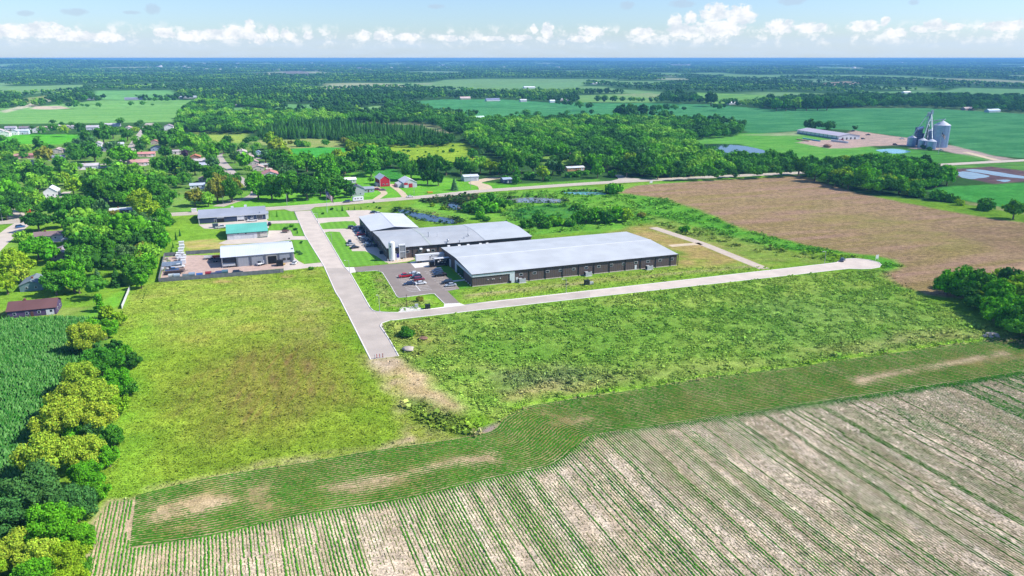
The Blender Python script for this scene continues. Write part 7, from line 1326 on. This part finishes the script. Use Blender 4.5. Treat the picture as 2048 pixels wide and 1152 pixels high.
YB = boxobj('hay_wagon', 860, 386, 4, 2, 1.0, mat('yellow_paint_wagon', C('e0a838'), .6), 'yellow wagon parked on the lawn by the highway', 'wagon'); MB().box(-2.2, -2.0, -1, 1, 1, 1.6).obj('end_rack', mat('yellow_paint_wagon', C('e0a838'), .6), YB)
OT = boxobj('orange_sign_board', 58.5, 425, 2.2, .3, 3.4, mat('orange_board', C('e8703c'), .6), 'orange board standing among the left trees', 'sign')
for x, y, cl_, lb in ((431, 455, '50606c', 'slate container left of the teal roofed shed'), (415.5, 444.5, '4c5c88', 'blue container before the blue store wall'), (388.5, 424, 'eceae8', 'white box trailer behind the blue store corner')): boxobj('shipping_box', x, y, 3.2, 2.2, 2.4, mat('cont_' + cl_, C(cl_), .6), lb, 'container')
NTH = ['leftmost', 'second', 'third', 'fourth', 'fifth', 'sixth', 'seventh', 'eighth', 'ninth', 'tenth']
for k in range(10): boxobj('grain_hopper', 1664 + k * 3.4, 282.5 + k * .42, 2.2, 2, 2.2, WTRIM, NTH[k] + ' white hopper from the left in the row before the machine shed', 'hopper', group='white hoppers before the machine shed', rz=-.3)
for k, (a, b, cl_) in enumerate((((1606, 277.5), (1632, 281.5), '8cc8d8'), ((1594, 279.5), (1618, 283), 'd8a890'), ((1625, 281), (1640, 283), '5c9cc0'))):
    p, q = P(*a), P(*b); d = q - p; o = MB().box(0, np.hypot(*d), -.8, .8, 0, 1.3).obj('pipe_rack', mat('rack_' + cl_, C(cl_), .6)); o.location = (*p, 0); o.rotation_euler = (0, 0, math.atan2(d[1], d[0])); o['label'] = ['pale turquoise rack of stacked parts left of the grain yard', 'salmon rack of stacked parts left of the grain yard', 'blue rack of stacked parts left of the grain yard'][k]; o['category'] = 'rack'
# white specks of towns on the skyline
rw = np.random.default_rng(8); V = []; F = []
for k in range(130):
    a_ = rw.uniform(-.62, .62); 
    if rw.random() < .5: a_ = rw.normal(-.32, .09)
    D = rw.uniform(6500, 17000); x, y = D * math.sin(a_), D * math.cos(a_); z = float(hill(np.array([x]), np.array([y]))[0]); w = rw.uniform(10, 34); h = rw.uniform(9, 15); n = len(V)
    V += [(x - w, y, z), (x + w, y, z), (x + w, y + 20, z), (x - w, y + 20, z), (x - w, y, z + h), (x + w, y, z + h), (x + w, y + 20, z + h), (x - w, y + 20, z + h)]; F += [(n + 4, n + 5, n + 6, n + 7), (n, n + 1, n + 5, n + 4), (n + 1, n + 2, n + 6, n + 5), (n + 3, n, n + 4, n + 7)]
nobj('distant_town', np.array(V), np.array(F), mat('town_white', C('e8e6ea'), .7), kind='stuff', label='pale roofs of distant towns below the skyline', cat='town')
# ------------------------------------------------------------------ put the trees in
ORD = ['nearest', 'second nearest', 'third nearest', 'fourth nearest', 'fifth nearest', 'sixth nearest', 'seventh nearest', 'eighth nearest', 'ninth nearest', 'tenth nearest', '11th nearest', '12th nearest', '13th nearest', '14th nearest', '15th nearest', '16th nearest', '17th nearest', '18th nearest', '19th nearest', '20th nearest'] + ['%dth nearest' % k for k in range(21, 99)]
def blocked(t):
    return any(math.hypot(t[0] - h[0], t[1] - h[1]) < t[2] * .55 + h[2] for h in HOUSES)
clearpts = np.concatenate([smooth_line(pl(q), 8) for q in ([(436, 413), (500, 395), (512, 380), (470, 352), (448, 330), (436, 312)], [(246, 324), (262, 300), (300, 246)], [(60, 400), (133, 393), (190, 396)], [(-40, 520), (0, 482), (48, 446)], [(86, 338), (230, 332)], [(1185, 368), (1237, 358), (1232, 348)])] + [HWs])
TX_ = np.array([(t[0], t[1], t[2]) for t in TREES])
STR = pl([(330, 600), (352, 470), (345, 440), (400, 400), (600, 300), (1300, 600)])
WOODS = [t for t in WOODS if not (t[1] < 780 and t[0] < -60 and ((np.hypot(TX_[:, 0] - t[0], TX_[:, 1] - t[1]) < .66 * (TX_[:, 2] + t[2])).any() or rng.random() < .08))]
def hides(t):
    a = math.atan2(t[0], t[1]); d = math.hypot(t[0], t[1])
    for h in HOUSES:
        hd = math.hypot(h[0], h[1]); g = hd - d
        if 0 < g < 13 * hd / 100 and abs(a - math.atan2(h[0], h[1])) * hd < h[2] * .85 + t[2] * .8: return True
    for p in clearpts[::2]:
        hd = math.hypot(p[0], p[1]); g = hd - d
        if 0 < g < 9 * hd / 100 and abs(a - math.atan2(p[0], p[1])) * hd < t[2] * .9: return True
    return False
WOODS = [t for t in WOODS if not (t[1] < 900 and t[0] < -60 and hides(t))]
WOODS = [t for t in WOODS if not blocked(t) and np.hypot(clearpts[:, 0] - t[0], clearpts[:, 1] - t[1]).min() > t[2] + 4]
def app(t): return t[2] * FOC / math.hypot(t[0], t[1])
NAME = {'thicket': 'tree', 'round': 'tree', 'wide': 'tree', 'tall': 'tree', 'bush': 'shrub', 'spruce': 'spruce_tree'}
WORD = {'thicket': 'tree', 'round': 'tree', 'wide': 'spreading tree', 'tall': 'upright tree', 'bush': 'shrub', 'spruce': 'spruce'}
ind = []; rest = []
dec = sorted([t for t in TREES if NAME[t[3]] == 'tree'], key=lambda t: -app(t)); ind = dec[:290]; rest = dec[290:]
ind += [t for t in TREES if NAME[t[3]] != 'tree']
SHORT = {'the housing at the left': 1, 'the gardens round the cul-de-sac houses': 1}
groups = {}
for t in ind:
    reg = t[5]; cw = COLS[t[4]][0]; wd = WORD[t[3]]
    if reg in SHORT:
        h = min(HOUSES, key=lambda h: math.hypot(h[0] - t[0], h[1] - t[1])); dx, dy = t[0] - h[0], t[1] - h[1]
        rel = ('right of' if dx > 0 else 'left of') if abs(dx) > abs(dy) * .8 else ('behind' if dy > 0 else 'in front of'); key = (cw, wd, rel, h[3]); d = math.hypot(dx, dy)
    else: key = (cw, wd, 'in', reg); d = math.hypot(t[0], t[1])
    groups.setdefault(key, []).append((d, t))
rt = np.random.default_rng(21); nmade = 0
for key, lst in groups.items():
    lst.sort(key=lambda q: q[0])
    for i, (d, t) in enumerate(lst):
        x, y, r, kd, ck, reg = t; cw, wd, rel, where = key
        lb = (ORD[i] + ' ' if len(lst) > 1 else '') + '%s %s %s %s' % (cw, wd, rel, where)
        hi = app(t) > 17; ms = CROWNS[kd]['near' if app(t) > 26 and d < 330 and kd != 'spruce' else 'hi' if hi else 'lo']; me = ms[rt.integers(len(ms))]; cz = KINDS_[kd][0]; s = r / (1.0 if kd != 'spruce' else 1.05)
        e = empty(NAME[kd], (x, y, 0), rt.uniform(0, 6.28), label=lb, cat={'tree': 'tree', 'shrub': 'shrub', 'spruce_tree': 'spruce'}[NAME[kd]], group={'tree': 'broadleaf trees ', 'shrub': 'shrubs ', 'spruce_tree': 'spruces '}[NAME[kd]] + 'in ' + reg)
        if kd == 'spruce': e.scale = (s, s, s * rt.uniform(.68, .85) if reg != SM else s * 1.5)
        else: e.scale = (s * rt.uniform(1.05, 1.2), s * rt.uniform(1.05, 1.2), s * (rt.uniform(1.0, 1.15) if kd != 'thicket' else rt.uniform(1.05, 1.25)))
        c = bpy.data.objects.new('crown', me); link(c, parent=e); c.location = (0, 0, cz * (1.08 if kd == 'spruce' else 1)); c.scale = (1, 1, 1.14 if kd in ('round', 'wide') else 1); b = COLS[ck][1]; j = rt.normal(1, .07); c.color = (b[0] * j * rt.normal(1, .05), b[1] * j, b[2] * j, 1)
        if kd != 'bush': link(bpy.data.objects.new('trunk', TRUNKS[kd]), parent=e)
        nmade += 1
# the remaining woods as masses
def template(seed, nl, sub, nleaf, leaf):
    r = np.random.default_rng(seed); V = []; F = []; n = 0; v0, f0 = (I1 if sub else I0)
    for k in range(nl):
        d = r.normal(size=3); d /= np.linalg.norm(d); d[2] = d[2] * .7 + .1; q = r.uniform(.3, .7) if nl > 1 else 0; rad = (r.uniform(.3, .48) if nl < 12 else r.uniform(.2, .38)) if nl > 1 else 1
        V.append(d * q * 1.1 + v0 * rad * r.uniform(.8, 1.2, (len(v0), 1)) * np.array([1, 1, .9])); F.append(f0 + n); n += len(v0)
    V = np.concatenate(V); F = np.concatenate(F); C_ = r.uniform(.75, 1.2, (len(V), 1))
    if nleaf:
        d = r.normal(size=(nleaf, 3)); d /= np.linalg.norm(d, axis=1)[:, None]; d[:, 2] = np.abs(d[:, 2]) * .9 - .15; p = d * r.uniform(.8, 1.15, (nleaf, 1)) * np.array([1, 1, .85]); a = r.normal(size=(nleaf, 3)) * leaf; b = r.normal(size=(nleaf, 3)) * leaf
        q = np.stack([p - a, p + a, p + b], 1).reshape(-1, 3); F = np.r_[F, np.arange(3 * nleaf).reshape(-1, 3) + n]; V = np.r_[V, q]; C_ = np.r_[C_, np.repeat(r.uniform(.6, 1.45, (nleaf, 1)), 3, 0)]
    return V, F, C_
def mass(name, lst, temps, label, zf, seed):
    r = np.random.default_rng(seed); VV, FF, CC = [], [], []; base = 0; T = np.array([(x, y, rad, z) for x, y, rad, z, c in lst]); CL = np.array([c for *_, c in lst]); ti = r.integers(len(temps), size=len(T))
    for k, (V, F, C_) in enumerate(temps):
        m = np.flatnonzero(ti == k); n = len(m)
        if not n: continue
        a = r.uniform(0, 2 * math.pi, n); ca, sa = np.cos(a)[:, None], np.sin(a)[:, None]; s = T[m, 2][:, None]; sz = s * zf * r.uniform(.85, 1.2, (n, 1))
        X = (V[:, 0] * ca - V[:, 1] * sa) * s + T[m, 0][:, None]; Y = (V[:, 0] * sa + V[:, 1] * ca) * s + T[m, 1][:, None]; Z = V[:, 2] * sz + T[m, 3][:, None]
        VV.append(np.stack([X, Y, Z], -1).reshape(-1, 3)); FF.append((F[None] + (np.arange(n) * len(V))[:, None, None]).reshape(-1, 3) + base); base += n * len(V)
        CC.append((CL[m][:, None] * C_[None] * r.normal(1, .07, (n, 1, 1))).reshape(-1, 3))
    return nobj(name, np.concatenate(VV), np.concatenate(FF), M_LEAF, np.clip(np.concatenate(CC), 0, 1), kind='stuff', label=label, cat='woodland')
tm = [template(200 + k, 16, 0, 230, .085) for k in range(5)]
pine = []
for k in range(3):
    V, F, c = crown_mesh(300 + k, 'spruce', 0, 0)[:3]; F3 = np.r_[F[:, [0, 1, 2]], F[:, [0, 2, 3]]]; pine.append((V * np.array([1, 1, .95]), F3, c[:, :1]))
mid = [(x, y, r, r * 1.2, COLS[ck][1]) for x, y, r, kd, ck, *_ in WOODS + rest if kd != 'spruce']
pn = [(x, y, r, r * 1.7, COLS[ck][1]) for x, y, r, kd, ck, *_ in WOODS if kd == 'spruce']
mass('woodland', mid, tm, 'mixed broadleaf woodland round the farms and fields', 1.05, 1)
mass('pine_plantation', pn, pine, 'dense dark pine plantation at the upper middle', 1.15, 2)
# far woods out to the skyline: wider groves with distance
r = np.random.default_rng(77); far = []; D = 1080.0
NOF = [q[0] for q in PAINT if len(q[0]) and q[0][:, 1].mean() > 1000]
xs, ys = [], []
while D < 21000:
    dx = 9.5 + .0022 * D; dy = 11 + .0125 * D; x = np.arange(-.78 * D, .78 * D, dx); x = x + r.normal(0, dx * .28, len(x)); xs.append(x); ys.append(D + r.normal(0, dy * .35, len(x))); D += dy
X = np.concatenate(xs); Y = np.concatenate(ys); R_ = np.hypot(X, Y); k = np.ones(len(X), bool)
for p in NOF: k &= ~inside(X, Y, p)
k &= farfield(X, Y) < .3
zone = pl([(-500, 238), (345, 238), (352, 220), (370, 236), (378, 210), (400, 200), (460, 214), (640, 224), (690, 240), (760, 252), (930, 236), (1150, 233), (1370, 238), (1480, 262), (1590, 262), (1700, 262), (1840, 280), (2048, 318), (2600, 380), (2600, 800), (-500, 800)])
k &= ~inside(X, Y, zone)
X, Y, R_ = X[k], Y[k], R_[k]; Z = hill(X, Y); n = fbm(X / 130, Y / 130, 5); cols = [tuple(.8 * q for q in COLS[c][1]) for c in ('d', 't', 'd', 'd', 'm', 'm', 'l')]
rad = (4.6 + .0013 * R_) * r.lognormal(0, .16, len(X)); ci = np.clip((n - .5) * 2.0 + .5 + r.normal(0, .2, len(X)), 0, .999)
def pack(m): return [(X[i], Y[i], rad[i], Z[i] + min(rad[i], 8) * 1.05, cols[int(ci[i] * 7)]) for i in np.flatnonzero(m)]
mass('far_woodland', pack(R_ < 2300), [template(220 + k, 7, 0, 40, .12) for k in range(4)], 'wooded country beyond the green fields', 1.0, 3)
mass('far_woodland', pack(R_ >= 2300), [template(230 + k, 3, 0, 0, 0) for k in range(4)], 'blue green woods rolling out to the skyline', .8, 4)

# ------------------------------------------------------------------ air
hmat = bpy.data.materials.new('haze')
hz = MB().box(-38000, 38000, -3000, 38000, -32, 101).obj('haze', hmat, kind='stuff'); hm = hz.data.materials[0]; hm.use_nodes = True; t = hm.node_tree; t.nodes.clear(); o = t.nodes.new('ShaderNodeOutputMaterial'); v = t.nodes.new('ShaderNodeVolumePrincipled')
v.inputs['Color'].default_value = (.22, .56, 1.0, 1); v.inputs['Density'].default_value = 9e-5; v.inputs['Anisotropy'].default_value = 0; t.links.new(v.outputs[0], o.inputs['Volume'])
print('TREES', nmade, 'mid', len(mid), 'pine', len(pn), 'far', len(X))
